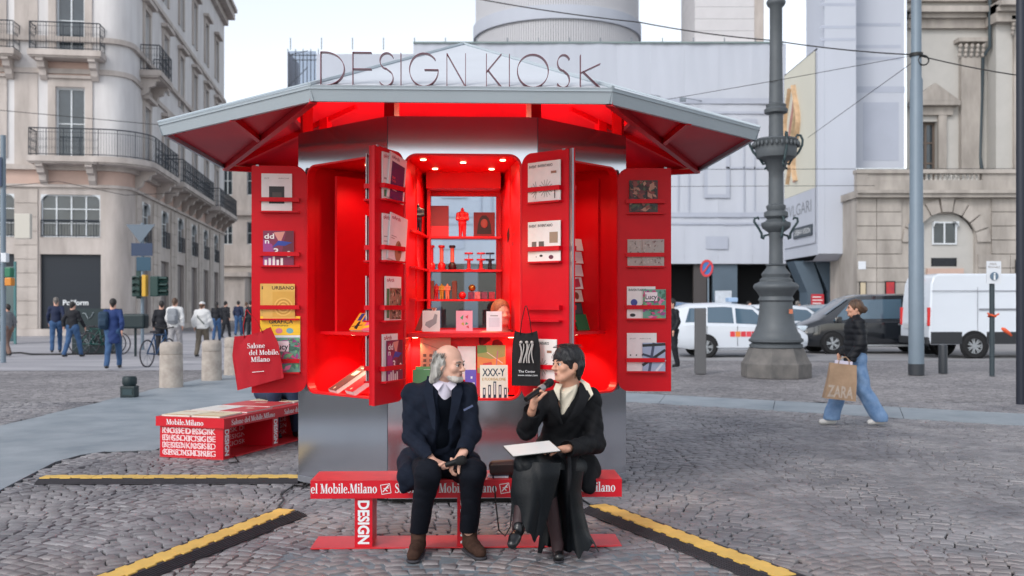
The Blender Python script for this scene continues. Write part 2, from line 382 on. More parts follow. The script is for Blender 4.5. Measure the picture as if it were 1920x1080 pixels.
# granite band running round the square: separate slabs
band = sheet("granite_band", [(-6.72,5.2),(-4.38,5.2),(-4.38,8.4),(-4.62,10.0),(-4.5,10.6),(-3.9,10.82),(-3.9,19.9),(1.9,16.3),(8.6,11.75),(9.3,13.2),(2.08,17.9),(-6.5,23.2),(-6.75,17)], -.006, m_mortar)
def slab(pts):
    c = Vector((sum(p[0] for p in pts)/len(pts), sum(p[1] for p in pts)/len(pts)))
    q = []
    for p in pts:
        d = Vector((p[0], p[1]))-c; q.append(tuple(c+d*(1-.006/d.length)))
    b = MB(); b.prism(q, -.02, .004); b.build("slab", m_granite, band)
ys = [5.2, 6.9, 8.4]
for a, b_ in zip(ys, ys[1:]): slab([(-6.72,a),(-4.38,a),(-4.38,b_),(-6.72,b_)])
slab([(-6.72,8.4),(-4.38,8.4),(-4.62,10.0),(-6.73,10.0)])
slab([(-6.73,10.0),(-4.62,10.0),(-4.56,10.45),(-4.4,10.7),(-3.9,10.82),(-3.9,12.2),(-6.74,12.2)])
ys = [12.2, 14.2, 16.2, 18.2, 19.9]
for a, b_ in zip(ys, ys[1:]): slab([(-6.74,a),(-3.9,a),(-3.9,b_),(-6.7,b_)])
slab([(-6.7,19.9),(-3.9,19.9),(-3.9,21.5),(-6.5,23.2)])
def lerp2(a, b, t): return (a[0]+(b[0]-a[0])*t, a[1]+(b[1]-a[1])*t)
for k in range(8):
    t0, t1 = k/8, (k+1)/8; i0, i1, e0, e1 = (-3.9,19.9), (8.6,11.75), (-3.9,21.5), (9.3,13.2)
    slab([lerp2(i0,i1,t0), lerp2(i0,i1,t1), lerp2(e0,e1,t1), lerp2(e0,e1,t0)])
def in_poly(x, y, P):
    c = False; n = len(P)
    for i in range(n):
        (x0,y0),(x1,y1) = P[i], P[i-1]
        if (y0 > y) != (y1 > y) and x < (x1-x0)*(y-y0)/(y1-y0)+x0: c = not c
    return c
BAND = [(-6.76,5.0),(-4.34,5.0),(-4.34,8.4),(-4.58,10.0),(-4.5,10.55),(-3.86,10.78),(-3.86,19.8),(1.9,16.24),(8.7,11.62),(9.5,13.2),(2.1,17.95),(-6.5,23.2),(-6.8,17)]
# stone setts laid in segmental arcs
rs = random.Random(3); setts = []
WB = 1.5; SY = .101; SAG = .34
for c in range(-8, 9):
    for j in range(-12, 144):
        nst = 14; y0 = 3.4+j*SY+(.5*SY if c % 2 else 0)
        ph_ = rs.random(); cuts = [0.]+[max(0,min(1,(i+ph_+rs.uniform(-.14,.14))/nst)) for i in range(nst)]+[1.]
        for i in range(nst+1):
            u0, u1 = cuts[i], cuts[i+1]; um = (u0+u1)/2
            if u1-u0 < .3/nst: continue
            xm = (c+um)*WB+.3; ym = y0+SAG*(1-(2*um-1)**2)
            if ym < 4.6 or ym > 16.1 or abs(xm) > .545*ym+1.3: continue
            if in_poly(xm, ym, BAND): continue
            g = .0042; sl = SAG*(-4*(2*um-1))/WB
            ang = math.atan(sl); hw = WB*(u1-u0)/2*math.sqrt(1+sl*sl)*.98-g; hh = SY/2*math.cos(ang)-g+.004
            setts.append((xm, ym, ang*.92, hw, hh))
def sett_geo(mb, x, y, a, hw, hh):
    z = rs.uniform(-.005, .005); ca, sa = math.cos(a), math.sin(a); P = []
    cr = [(-hw,-hh),(hw,-hh),(hw,hh),(-hw,hh)]; cr = [(p+rs.uniform(-.008,.008), q+rs.uniform(-.008,.008)) for p, q in cr]
    tx, ty = rs.uniform(-.05,.05), rs.uniform(-.05,.05)
    for kk, zz in ((.86, 0), (.985, -.006), (1.0, -.03)):
        for p, q in cr:
            p, q = p*kk, q*kk; P.append((x+p*ca-q*sa, y+p*sa+q*ca, z+zz+(p*tx+q*ty if zz > -.02 else 0)))
    mb.add(P, [(0,1,2,3)]+[(4+i,4+(i+1)%4,(i+1)%4,i) for i in range(4)]+[(8+i,8+(i+1)%4,4+(i+1)%4,4+i) for i in range(4)])
vis = [s_ for s_ in setts if s_[1] > 5.75 and abs(s_[0]) < .515*s_[1] and not (-.95 < s_[0] < .8 and s_[1] < 6.7 and s_[1] > 6.2)]
near = set(id(s_) for s_ in sorted(vis, key=lambda q: q[1])[:300])
rest = MB()
for s_ in setts:
    if id(s_) in near:
        b = MB(); sett_geo(b, s_[0]-s_[0], s_[1]-s_[1], *s_[2:]); o = b.build("sett", m_sett2, cobbles, smooth=50); o.location = (s_[0], s_[1], 0)
    else: sett_geo(rest, *s_)
rest.build("setts", m_sett, cobbles, smooth=50, kind="stuff")
# ------------------------------------------------------------------ kiosk
KX, KY, KA, RA, KTH = -.458, 9.35, 1.203, 2.097, 2.57
m_alu = mat("brushed_aluminium", S(188,190,197), .14, .9, var=.03, vscale=2, bump=.006, bscale=300, stretch=(1,1,.04))
m_roof = mat("zinc_roof", S(214,218,224), .4, .15, var=.03, vscale=3)
m_fascia = mat("roof_fascia_metal", S(172,182,188), .45, .15, var=.03, vscale=2)
m_red = mat("red_lacquer", S(196,4,26), .45, 0, var=.05, vscale=4, spec=.22)
m_red_in = mat("red_interior", S(214,4,20), .45, 0, var=.04, vscale=4, spec=.35)
m_soffit = mat("red_soffit", S(198,16,40), .5, 0, var=.05, vscale=2, spec=.22)
m_dark = mat("black_steel", S(22,22,24), .5, .2)
m_edge = mat("door_edge_metal", S(150,152,160), .35, .7)
m_letter = mat("burgundy_metal", S(96,34,46), .35, .5)
m_lamp = mat("warm_led", (1.,.72,.42), .5, emit=5.)
m_strip = mat("warm_led_strip", (1.,.62,.34), .5, emit=9.)
KM = Matrix.Translation((KX, KY, 0)) @ RZ(KTH); KI = KM.inverted()
kiosk = thing("newsstand_kiosk", "octagonal grey metal kiosk with glowing red inside, open doors and sloping roof", "kiosk", M=KM)
AP = KA*1.2071; RC = KA*1.3066
def face(phi, p=AP):
    n = Vector((math.cos(R(phi)), math.sin(R(phi)), 0)); r = Vector((-n.y, n.x, 0)); return frame(n*p, r, (0,0,1), n)
def rrect(x0, x1, y0, y1, r, n=6, which=(1,1,1,1)):   # corners bl, br, tr, tl
    P = []
    for (cx, cy, a0, on) in ((x0+r,y0+r,180,which[0]),(x1-r,y0+r,270,which[1]),(x1-r,y1-r,0,which[2]),(x0+r,y1-r,90,which[3])):
        if on:
            for i in range(n+1): a = R(a0+90*i/n); P.append((cx+r*math.cos(a), cy+r*math.sin(a)))
        else: P.append((cx+(r if a0 in (270,0) else -r), cy+(r if a0 in (0,90) else -r)))
    return P
Z0, Z1, OB, OT, OH = .05, 3.1, .83, 2.8, .47
def panel_with_hole(phi, oh, ob, ot, name="wall_panel"):
    hw = KA/2-.004; inner = rrect(-oh, oh, ob, ot, .1); c = (0, (ob+ot)/2)
    def hit(a):
        dx, dy = math.cos(a), math.sin(a); t = 1e9
        if abs(dx) > 1e-9: t = min(t, ((hw if dx > 0 else -hw)-c[0])/dx)
        if abs(dy) > 1e-9: t = min(t, ((Z1 if dy > 0 else Z0)-c[1])/dy)
        return (c[0]+dx*t, c[1]+dy*t)
    pts = [(math.atan2(p[1]-c[1], p[0]-c[0]), p) for p in inner]
    for x in (-hw, hw):
        for y in (Z0, Z1):
            a = math.atan2(y-c[1], x-c[0]); best = None
            for i in range(len(inner)):
                p, q = inner[i], inner[(i+1) % len(inner)]; d = (q[0]-p[0], q[1]-p[1]); den = math.cos(a)*d[1]-math.sin(a)*d[0]
                if abs(den) < 1e-9: continue
                t = ((p[0]-c[0])*d[1]-(p[1]-c[1])*d[0])/den; u = ((p[0]-c[0])*math.sin(a)-(p[1]-c[1])*math.cos(a))/den
                if t > 0 and -1e-6 <= u <= 1+1e-6: best = (c[0]+t*math.cos(a), c[1]+t*math.sin(a))
            if best: pts.append((a, best))
    pts.sort(key=lambda q: q[0]); n = len(pts); b = MB(); vs = []
    for a, p in pts: o = hit(a); vs += [(p[0],p[1],0),(o[0],o[1],0)]
    b.add(vs, [(2*i, 2*i+1, 2*((i+1)%n)+1, 2*((i+1)%n)) for i in range(n)], face(phi))
    b.box(-hw, -hw+.003, Z0, Z1, -.03, -.0005, face(phi)); b.box(hw-.003, hw, Z0, Z1, -.03, -.0005, face(phi))
    w_ = b.build(name, m_alu, kiosk)
    b = MB(); o1 = rrect(-oh-.004, oh+.004, ob-.004, ot+.004, .104); i1 = rrect(-oh+.012, oh-.012, ob+.012, ot-.012, .09); n = len(o1)
    vs = [(x,y,.003) for x,y in o1]+[(x,y,.003) for x,y in i1]+[(x,y,-.07) for x,y in i1]
    b.add(vs, [(i,(i+1)%n,n+(i+1)%n,n+i) for i in range(n)]+[(n+i,n+(i+1)%n,2*n+(i+1)%n,2*n+i) for i in range(n)], face(phi))
    b.build("opening_frame", m_red_in, w_)
    return w_
for phi in (-135, -90, -45, 90): panel_with_hole(phi, OH, OB, OT)
for phi in (180, 0, 45, 135):
    b = MB(); b.box(-KA/2+.004, KA/2-.004, Z0, Z1, -.03, 0, face(phi)); b.build("wall_panel", m_alu, kiosk)
for phi in range(0, 360, 45):               # skirting line, red backing inside
    b = MB(); b.box(-KA/2+.006, KA/2-.006, .045, .095, .001, .006, face(phi)); b.build("skirting_strip", m_edge, kiosk)
b = MB(); oc = [(math.cos(R(22.5+45*i))*(RC-.09), math.sin(R(22.5+45*i))*(RC-.09)) for i in range(8)]; b.prism(oc, 0.0, .06); b.build("plinth", m_dark, kiosk)
oc = [(math.cos(R(22.5+45*i))*(RC-.04), math.sin(R(22.5+45*i))*(RC-.04)) for i in range(8)]
b = MB(); b.prism(oc, .80, .815); b.build("deck", m_red_in, kiosk)
b = MB(); b.prism(oc, 2.86, 2.9); b.build("ceiling_deck", m_red_in, kiosk)
b = MB(); b.prism(oc, 3.04, 3.08); b.build("top_deck", m_red, kiosk)
# corner posts up to the roof
for i in range(8):
    a = R(22.5+45*i); b = MB(); c_ = Vector((math.cos(a), math.sin(a), 0))*(RC-.075)
    b.box(-.045, .045, -.045, .045, 3.02, 3.46, frame(c_, (math.cos(a),math.sin(a),0), (-math.sin(a),math.cos(a),0), (0,0,1)))
    b.build("corner_post", m_red, kiosk)
# roof
RR = RA*1.3066; ZE0, ZE1, ZA = 3.0, 3.1, 4.06
ring = [Vector((math.cos(R(22.5+45*i))*RR, math.sin(R(22.5+45*i))*RR, 0)) for i in range(8)]
for i in range(8):
    a, c_ = ring[i], ring[(i+1)%8]; g = MB()
    apex = Vector((0,0,ZA)); u = Vector((0,0,ZE1)); m_ = (a+c_)*.5
    g.add([a+u, c_+u, apex, a+Vector((0,0,ZE1-.02)), c_+Vector((0,0,ZE1-.02)), apex-Vector((0,0,.05))], [(0,1,2),(3,5,4)])
    pl = g.build("roof_panel", [m_roof], kiosk)
    h = MB(); h.tube([a+Vector((0,0,ZE1+.008)), apex+Vector((0,0,.008))], .014, 6); h.build("hip_cap", m_fascia, pl)
    f_ = MB(); d = (c_-a).normalized(); n = Vector((m_.x, m_.y, 0)).normalized()
    a0, c0 = a-n*.035, c_-n*.035
    f_.add([a0+Vector((0,0,ZE0)), c0+Vector((0,0,ZE0)), c_+Vector((0,0,ZE1+.006)), a+Vector((0,0,ZE1+.006)),
            a0-n*.03+Vector((0,0,ZE0)), c0-n*.03+Vector((0,0,ZE0)), c_-n*.05+Vector((0,0,ZE1+.006)), a-n*.05+Vector((0,0,ZE1+.006))],
           [(0,1,2,3),(5,4,7,6),(4,5,1,0),(3,2,6,7)])
    f_.build("roof_fascia", m_fascia, kiosk)
    s_ = MB(); s_.add([a*.985+Vector((0,0,ZE0+.045)), c_*.985+Vector((0,0,ZE0+.045)), Vector((0,0,ZA-.1))], [(0,2,1)]); s_.build("roof_lining", m_soffit, kiosk)
# flat soffit triangles with frame beams: corners lf (idx 4), rf (idx 7) etc.
def vtx(k): return ring[k % 8]
for (p, q, t) in ((5,3,4),(6,0,7),(0,2,1),(1,3,2)):
    A, B, C = vtx(p)*.98, vtx(q)*.98, vtx(t)*.98; g = MB(); z = ZE0+.04
    g.add([A+Vector((0,0,z)), C+Vector((0,0,z)), B+Vector((0,0,z)), A+Vector((0,0,z+.03)), C+Vector((0,0,z+.03)), B+Vector((0,0,z+.03))], [(0,1,2),(3,5,4)]); sp = g.build("soffit_panel", m_soffit, kiosk)
    g = MB(); mid = (A+B)*.5
    g.bar(A+Vector((0,0,ZE0+.012)), B+Vector((0,0,ZE0+.012)), .05, .05); g.build("soffit_beam", m_red, sp)
    g = MB(); e = (A+C)*.5 if t in (4,7) else (B+C)*.5; g.bar(e+Vector((0,0,ZE0+.015)), mid+Vector((0,0,ZE0+.015)), .045, .045); g.build("soffit_beam", m_red, sp)
for k in range(8):                          # rafters inside the lit roof space
    g = MB(); a = vtx(k); g.bar(a*.93+Vector((0,0,ZE0+.06)), a*.42+Vector((0,0,ZE0+.55)), .05, .06); g.build("rafter", m_red, kiosk)
    g = MB(); a = vtx(k)*.62; c_ = vtx(k+1)*.62; g.bar(a+Vector((0,0,3.34)), c_+Vector((0,0,3.34)), .04, .05); g.build("purlin", m_red, kiosk)
def lamp(name, kind, loc, e, col=(1,.72,.45), size=.06, parent=None, rot=None, spot=None):
    l = bpy.data.lights.new(name, kind); l.energy = e; l.color = col
    if kind == 'POINT': l.shadow_soft_size = size
    elif kind == 'AREA': l.shape = 'RECTANGLE'; l.size = size[0]; l.size_y = size[1]
    elif kind == 'SPOT': l.spot_size = R(spot or 80); l.spot_blend = .6; l.shadow_soft_size = size
    o = bpy.data.objects.new(name, l); COL.objects.link(o); o.parent = parent; o.location = loc
    if rot: o.rotation_euler = rot
    return o
for i in range(8):                          # uplights on the top deck lighting the roof lining
    a = R(45*i); lp = MB(); c_ = Vector((math.cos(a), math.sin(a), 0))*.55
    lp.lathe([(.05,0),(.05,.05),(.04,.05)], 12, T(c_.x, c_.y, 3.08)); u = lp.build("uplight", m_dark, kiosk)
    if i in (4,5,6,7,0): lamp("uplight_bulb", 'POINT', (c_.x, c_.y, 3.18), 12, size=.05, parent=u)
# ---- letters of the sign: bent metal strips
def arc(cx, cy, rx, ry, a0, a1, n=22): return [(cx+rx*math.cos(R(a0+(a1-a0)*i/n)), cy+ry*math.sin(R(a0+(a1-a0)*i/n))) for i in range(n+1)]
LET = {'D': [[(0,0),(0,1)], [(0,0),(.12,0)]+arc(.12,.5,.56,.5,-90,90)[1:]+[(0,1)]],
 'E': [[(0,0),(0,1)], [(0,1),(.52,1)], [(0,.5),(.52,.5)], [(0,0),(.52,0)]],
 'S': [arc(.33,.76,.23,.24,25,255,14)+[(.3,.53),(.46,.42)]+arc(.3,.24,.24,.24,40,-150,14)],
 'I': [[(0,0),(0,1)]], 'G': [arc(.5,.5,.5,.5,38,360,34), [(1,.5),(.52,.5)]],
 'N': [[(0,0),(0,1)], [(0,1),(.62,0)], [(.62,0),(.62,1)]], 'K': [[(0,0),(0,1)], [(0,.45),(.5,1)], [(.06,.5),(.5,0)]],
 'O': [arc(.5,.5,.5,.5,0,360,36)]}
LETX = [('D',602,646),('E',662,697),('S',707,738),('I',752,752),('G',768,822),('N',838,873),('K',912,940),('I',955,955),('O',970,1028),('S',1040,1068),('K',1088,1125)]
sy = -RA*1.2071+.07
def kx(px, yl):                             # kiosk-local x of a pixel column on local plane y=yl
    lo, hi = -3., 3.
    for _ in range(40):
        mid = (lo+hi)/2; p = KM @ Vector((mid, yl, 0))
        if 960+F*p.x/p.y < px: lo = mid
        else: hi = mid
    return lo
for ch, p0, p1 in LETX:
    x0, x1 = kx(p0, sy), kx(p1, sy); zb, zt = 3.115, 3.345; wd = {'D':.68,'E':.52,'S':.55,'I':1,'G':1,'N':.62,'K':.5,'O':1}[ch]
    sx = (x1-x0)/wd if x1 > x0 else 1; b = MB()
    if ch == 'K' and p0 == 1088: sh = -.06
    else: sh = 0
    for st in LET[ch]:
        P = [(x0+x*sx, zb+z*(zt-zb)) for x, z in st]
        if sh: P = [(x, z) if not (x > x0+.02 and z > zt-.02) else (x, z+sh) for x, z in P]
        t = .0022; L_ = []; R_ = []
        for i, (x, z) in enumerate(P):
            x_, z_ = P[max(i-1,0)]; xn, zn = P[min(i+1,len(P)-1)]; d = math.hypot(xn-x_, zn-z_) or 1; nx, nz = -(zn-z_)/d*t, (xn-x_)/d*t
            L_.append((x+nx, z+nz)); R_.append((x-nx, z-nz))
        n = len(P); ya, yb = sy-.026, sy+.026
        vs = [(x,ya,z) for x,z in L_]+[(x,ya,z) for x,z in R_]+[(x,yb,z) for x,z in L_]+[(x,yb,z) for x,z in R_]; fs = []
        for i in range(n-1):
            fs += [(i,i+1,n+i+1,n+i),(2*n+i+1,2*n+i,3*n+i,3*n+i+1),(i+1,i,2*n+i,2*n+i+1),(n+i,n+i+1,3*n+i+1,3*n+i)]
        b.add(vs, fs)
    b.build("sign_letter", m_letter, kiosk)
b = MB(); b.box(kx(603,sy), kx(1115,sy), sy-.035, sy+.035, 3.106, 3.114); b.build("sign_rail", m_letter, kiosk)
# ---- front bay interior
def wallq(b, a, c, z0, z1, t=.02):
    a = Vector((*a,0)); c = Vector((*c,0)); b.bar(Vector((a.x,a.y,(z0+z1)/2)), Vector((c.x,c.y,(z0+z1)/2)), t, z1-z0)
BY = -.05
for s_ in (-1, 1):
    b = MB(); wallq(b, (s_*.485,-1.40), (s_*.36,BY), .82, 2.86); sw = b.build("bay_wall", m_red_in, kiosk)
b = MB(); b.box(-.37,-.306,BY,BY+.03,1.3,2.8); b.box(.306,.37,BY,BY+.03,1.3,2.8); b.box(-.306,.306,BY,BY+.03,2.615,2.8); b.box(-.306,.306,BY,BY+.03,1.3,1.374)
bw = b.build("back_wall", m_red_in, kiosk)
b = MB(); b.box(-.306,.306,BY+.012,BY+.018,1.374,2.615); b.build("window_pane", glass("shop_glass"), bw)
b = MB(); b.box(-.465,.465,-1.40,BY,2.80,2.83); cl = b.build("bay_ceiling", m_red_in, kiosk)
b = MB(); b.box(-.34,.34,-.35,BY-.005,2.655,2.69); b.box(-.34,.34,-.36,-.345,2.655,2.80); b.build("pelmet", m_red_in, kiosk)
b = MB(); b.box(-.455,.455,-1.22,BY-.003,1.325,1.36); counter = b.build("counter", m_red_in, kiosk)
b = MB(); b.box(-.44,.44,-1.0,-.98,.83,1.325); b.build("lower_back_panel", m_red_in, kiosk)
for z in (2.225, 1.918, 1.645):
    b = MB(); b.box(-.36,.35,-.24,BY-.002,z-.018,z); b.build("shelf", m_red_in, kiosk)
    b = MB(); b.prism([(-.46,-1.1),(-.40,-1.1),(-.32,-.24),(-.375,-.24)], z-.018, z); b.build("shelf", m_red_in, kiosk)
b = MB(); b.box(-.335,-.306,-.25,BY-.004,1.36,2.655); b.build("shelf_divider", m_red_in, kiosk)
for x, y, e in ((-.33,-1.15,5), (0,-1.0,5), (.33,-1.15,5), (-.25,-.6,4), (.25,-.6,4)):
    g = MB(); g.lathe([(.0,0),(.024,0),(.024,.006)], 14, T(x,y,2.793)); d_ = g.build("downlight", m_lamp, cl)
    lamp("downlight_bulb", 'SPOT', (x,y,2.785), e*2.6, parent=cl, spot=130, size=.03)
for x in (-.40, .40):
    g = MB(); g.lathe([(0,0),(.022,0),(.022,.006)], 12, T(x,-1.1,1.317)); g.build("downlight", m_lamp, counter)
    lamp("downlight_bulb", 'SPOT', (x,-1.1,1.312), 9, parent=counter, spot=120, size=.02)
g = MB(); g.box(-.452,-.444,-1.02,-1.0,1.4,2.74); g.build("led_strip", m_strip, kiosk)
lamp("led_strip_glow", 'AREA', (-.43,-1.0,2.1), 5, size=(.03,1.2), parent=kiosk, rot=(0,R(-90),0))
# text on the right wall of the bay: emblem and name
wr = frame(Vector((.467,-1.25,0)), Vector((-.125,1.35,0)), (0,0,1), Vector((-1.35,-.125,0)))
wr = frame(Vector((.355,-.1,0)), Vector((.125,-1.35,0)), (0,0,1), Vector((-1,-.09,0)))
g = MB(); m_ = wr @ T(.55,2.22,.006) @ RZ(20); g.box(-.09,.09,-.045,.045,0,.002,m_); g.build("emblem", m_dark, kiosk)
for k, st in enumerate(("Salone", "del Mobile.", "Milano")):
    g = MB(); g.text(st, .05, wr @ T(.72,2.24-.07*k,.013), font='serif'); g.build("lettering", mat("dark_red_print", S(120,6,16), .5), kiosk)
# ---- diagonal bays
def diag_bay(phi, sgn):
    Mf = face(phi)
    def pr(nm, x0,x1,z0,z1,d0,d1,m=m_red_in):
        q = MB(); q.box(x0,x1,z0,z1,d0,d1,Mf); return q.build(nm, m, kiosk)
    pr("bay_wall", -.5,-.48,.82,2.86,-.62 if sgn < 0 else -.27,-.035); pr("bay_wall", .48,.5,.82,2.86,-.27 if sgn < 0 else -.62,-.035)
    pr("bay_back", -.48 if sgn < 0 else -.24,.24 if sgn < 0 else .48,.82,2.86,-.64,-.62)
    Pp = [(sgn*x, d) for x, d in ((-.475,-.14),(.48,-.14),(.48,-.62),(-.235,-.62),(-.475,-.3))]
    Ms = Mf @ frame((0,0,0),(1,0,0),(0,0,1),(0,-1,0))
    q = MB(); q.prism(Pp, -1.36, -1.335, Ms); sh = q.build("shelf", m_red_in, kiosk)
    Pc = [(x, -.03 if d == -.14 else d) for x, d in Pp]; q = MB(); q.prism(Pc, -2.83, -2.8, Ms); q.build("bay_ceiling", m_red_in, kiosk)
    pr("cabinet_side", (-.34 if sgn < 0 else .45),(-.31 if sgn < 0 else .475),1.36,2.72,-.62,-.2)
    for x in (-.2, .25):
        q = MB(); q.lathe([(0,0),(.02,0),(.02,.006)], 12, Mf @ T(x,1.327,-.3) @ RX(-90)); q.build("downlight", m_lamp, sh)
        p = Mf @ Vector((x,1.315,-.36)); lamp("downlight_bulb", 'SPOT', p, 12, parent=sh, spot=115, size=.02)
    p = Mf @ Vector((0,2.76,-.3)); lamp("bay_bulb", 'SPOT', p, 6, parent=kiosk, spot=140, size=.04)
    q = MB(); q.lathe([(0,0),(.03,0),(.03,.006)], 14, Mf @ T(0,2.792,-.3) @ RX(-90)); q.build("downlight", m_lamp, kiosk)
diag_bay(-135, -1); diag_bay(-45, 1)
# ---- doors
WD = .47
def door(hinge, tip, red_right, hinge_left, em=None):
    """hinge, tip: world XY; red side frame has x to the viewer's right, origin at its left bottom corner"""
    h = KI @ Vector((*hinge, 0)); t = KI @ Vector((*tip, 0)); t = h+(t-h).normalized()*WD
    a, c_ = (h, t) if hinge_left else (t, h)
    x = (c_-a).normalized(); n = x.cross(Vector((0,0,1))); M = frame(Vector((a.x,a.y,OB)), x, (0,0,1), n)
    H = OT-OB; P = rrect(0, WD, 0, H, .1, 6, (1,0,0,1) if hinge_left else (0,1,1,0))
    b = MB(); n_ = len(P)
    b.add([(p[0],p[1],0) for p in P]+[(p[0],p[1],-.012) for p in P], [tuple(range(n_))]+[(i,n_+i,n_+(i+1)%n_,(i+1)%n_) for i in range(n_)])
    b.c = 1; b.add([(p[0],p[1],-.012) for p in P]+[(p[0],p[1],-.026) for p in P], [tuple(range(2*n_-1,n_-1,-1))]+[(i,n_+i,n_+(i+1)%n_,(i+1)%n_) for i in range(n_)])
    d = b.build("door", [m_red, em or m_edge], kiosk, M=M)
    x0 = .07 if hinge_left else .07
    for zb in (2.503, 2.033, 1.572, 1.107):
        g = MB(); g.box(x0, x0+.34, zb-OB-.018, zb-OB+.018, .042, .047); g.box(x0,x0+.008,zb-OB-.018,zb-OB+.018,0,.042); g.box(x0+.332,x0+.34,zb-OB-.018,zb-OB+.018,0,.042)
        g.build("rack_bar", m_red, d)
        g = MB(); g.box(x0+.01, x0+.34, zb-OB-.112, zb-OB-.098, 0, .05); g.build("rack_ledge", m_red, d)
    for z in (.25, 1.7):
        hx = 0 if hinge_left else WD; g = MB(); g.tube([(hx,z,-.013),(hx,z+.09,-.013)], .009, 8); g.build("hinge", m_edge, d)
    tx = WD-.05 if hinge_left else .05
    g = MB(); g.box(tx-.012,tx+.012,H-.006,H+.006,-.01,.004); g.build("latch", m_edge, d)
    return d, M
def fe(phi, x): return (KM @ face(phi) @ Vector((x,0,0.004))).xy
D1, M1 = door(fe(-135,-OH), (-2.253,8.54), 0, False)
D2, M2 = door(fe(-135,OH), (-1.085,7.49), 0, True, m_red)
D3, M3 = door(fe(-90,-OH), (-1.035,7.44), 0, False, m_red)
D4, M4 = door(fe(-90,OH), (.4365,7.618), 0, True)
D5, M5 = door(fe(-45,-OH), (.4845,7.592), 0, False)
D6, M6 = door(fe(-45,OH), (1.401,8.70), 0, True)
# ------------------------------------------------------------------ buildings
m_plaster = mat("pale_plaster", S(196,193,193), .85, col2=S(218,216,216), vscale=.9, bump=.1, bscale=14, stretch=(1,1,.22), det=7)
m_stone = mat("beige_stone", S(164,155,149), .85, col2=S(198,189,183), vscale=1.1, bump=.25, bscale=16, stretch=(1,1,.25), det=7)
m_stone2 = mat("rusticated_stone", S(172,163,156), .85, col2=S(192,183,176), vscale=.7, bump=.25, bscale=14, isl=.05)
m_pinkst = mat("pinkish_stone", S(190,164,152), .85, var=.08, vscale=.8, bump=.2, bscale=14)
m_wframe = mat("white_window_frame", S(205,210,214), .5)
m_wglass = mat("dark_window_glass", S(46,54,60), .08, 0, var=.35, vscale=.9, spec=.8)
m_iron = mat("wrought_iron", S(58,64,72), .55, .2)
m_shutter = mat("dark_roller_shutter", S(24,32,42), .5, .1, var=.1, vscale=2, bump=.25, bscale=3, stretch=(.1,.1,8))
m_shut2 = mat("grey_brown_shutter", S(104,96,96), .6, var=.08, vscale=2)
def facade(parent, M, L, z0, z1, holes, m, rev=.28, name="wall"):
    """wall sheet with real openings; M: x along the wall (viewer's right), y up, z out. holes: (x0,x1,z0,z1)"""
    xs = sorted(set([0,L]+[h[0] for h in holes]+[h[1] for h in holes])); zs = sorted(set([z0,z1]+[h[2] for h in holes]+[h[3] for h in holes])); b = MB()
    for i in range(len(xs)-1):
        for j in range(len(zs)-1):
            cx, cz = (xs[i]+xs[i+1])/2, (zs[j]+zs[j+1])/2
            if any(h[0] < cx < h[1] and h[2] < cz < h[3] for h in holes): continue
            b.add([(xs[i],zs[j],0),(xs[i+1],zs[j],0),(xs[i+1],zs[j+1],0),(xs[i],zs[j+1],0)], [(0,1,2,3)], M)
    for (a,c,e,f) in holes:
        b.add([(a,e,0),(c,e,0),(c,f,0),(a,f,0),(a,e,-rev),(c,e,-rev),(c,f,-rev),(a,f,-rev)], [(0,4,5,1),(1,5,6,2),(2,6,7,3),(3,7,4,0)], M)
    return b.build(name, m, parent)
def window(parent, M, x0, x1, z0, z1, nx, nz, d=-.2, fw=.07, arch=0., name="window", fm=None, gm=None, split=None):
    fm = fm or m_wframe; b = MB()
    b.box(x0,x0+fw,z0,z1,d,d+.06,M); b.box(x1-fw,x1,z0,z1,d,d+.06,M); b.box(x0+fw,x1-fw,z0,z0+fw,d,d+.06,M); b.box(x0+fw,x1-fw,z1-fw,z1,d,d+.06,M)
    for i in range(1,nx): x = x0+(x1-x0)*i/nx; b.box(x-fw*.5,x+fw*.5,z0+fw,z1-fw,d,d+.055,M)
    for j in range(1,nz): z = z0+(z1-z0)*j/nz; b.box(x0+fw,x1-fw,z-fw*.35,z+fw*.35,d,d+.05,M)
    if arch:
        n = 6; xm = (x0+x1)/2; hw = (x1-x0)/2
        for s_ in (-1,1):
            P = [(xm+s_*hw, z1), (xm+s_*hw, z1-arch)]+[(xm+s_*(hw-arch*(1-math.cos(R(90*i/n)))), z1-arch+arch*math.sin(R(90*i/n))) for i in range(1,n+1)]
            b.prism(P, d+.07, -.002, M)
    w_ = b.build(name, fm, parent)
    g = MB(); g.box(x0+.01,x1-.01,z0+.01,z1-.01,d-.02,d+.005,M); g.build("glazing", gm or m_wglass, w_)
    return w_
def railing(parent, M, x0, x1, z0, h, depth, sides=True, sp=.13, curl=True):
    """iron balcony railing standing out from the wall by depth"""
    b = MB()
    def run(a, c):
        a = Vector(a); c = Vector(c); n = max(2, int((c-a).length/sp)); up = Vector((0,1,0))
        for zz, r in ((h,.03),(.08,.02),(h*.86,.012)): 
            b.add([], []); q = [M @ (a+up*zz), M @ (c+up*zz)]; b.tube(q, r, 4, cap=False)
        for i in range(n+1):
            p = a+(c-a)*i/n; b.tube([M @ p, M @ (p+up*h)], .02 if i % 6 == 0 else .0075, 4, cap=False)
            if curl and i < n:
                m_ = a+(c-a)*(i+.5)/n; d = (c-a).normalized()*sp*.34
                for zc in (.3, .6):
                    pts = [M @ (m_+d*math.cos(R(t))+up*(h*zc+sp*.5*math.sin(R(t)))) for t in range(0,361,60)]; b.tube(pts, .006, 3, cap=False)
    run((x0,z0,depth), (x1,z0,depth))
    sd_ = sides if isinstance(sides, tuple) else (sides, sides)
    if sd_[0]: run((x0,z0,.05), (x0,z0,depth))
    if sd_[1]: run((x1,z0,.05), (x1,z0,depth))
    return b.build("railing", m_iron, parent)
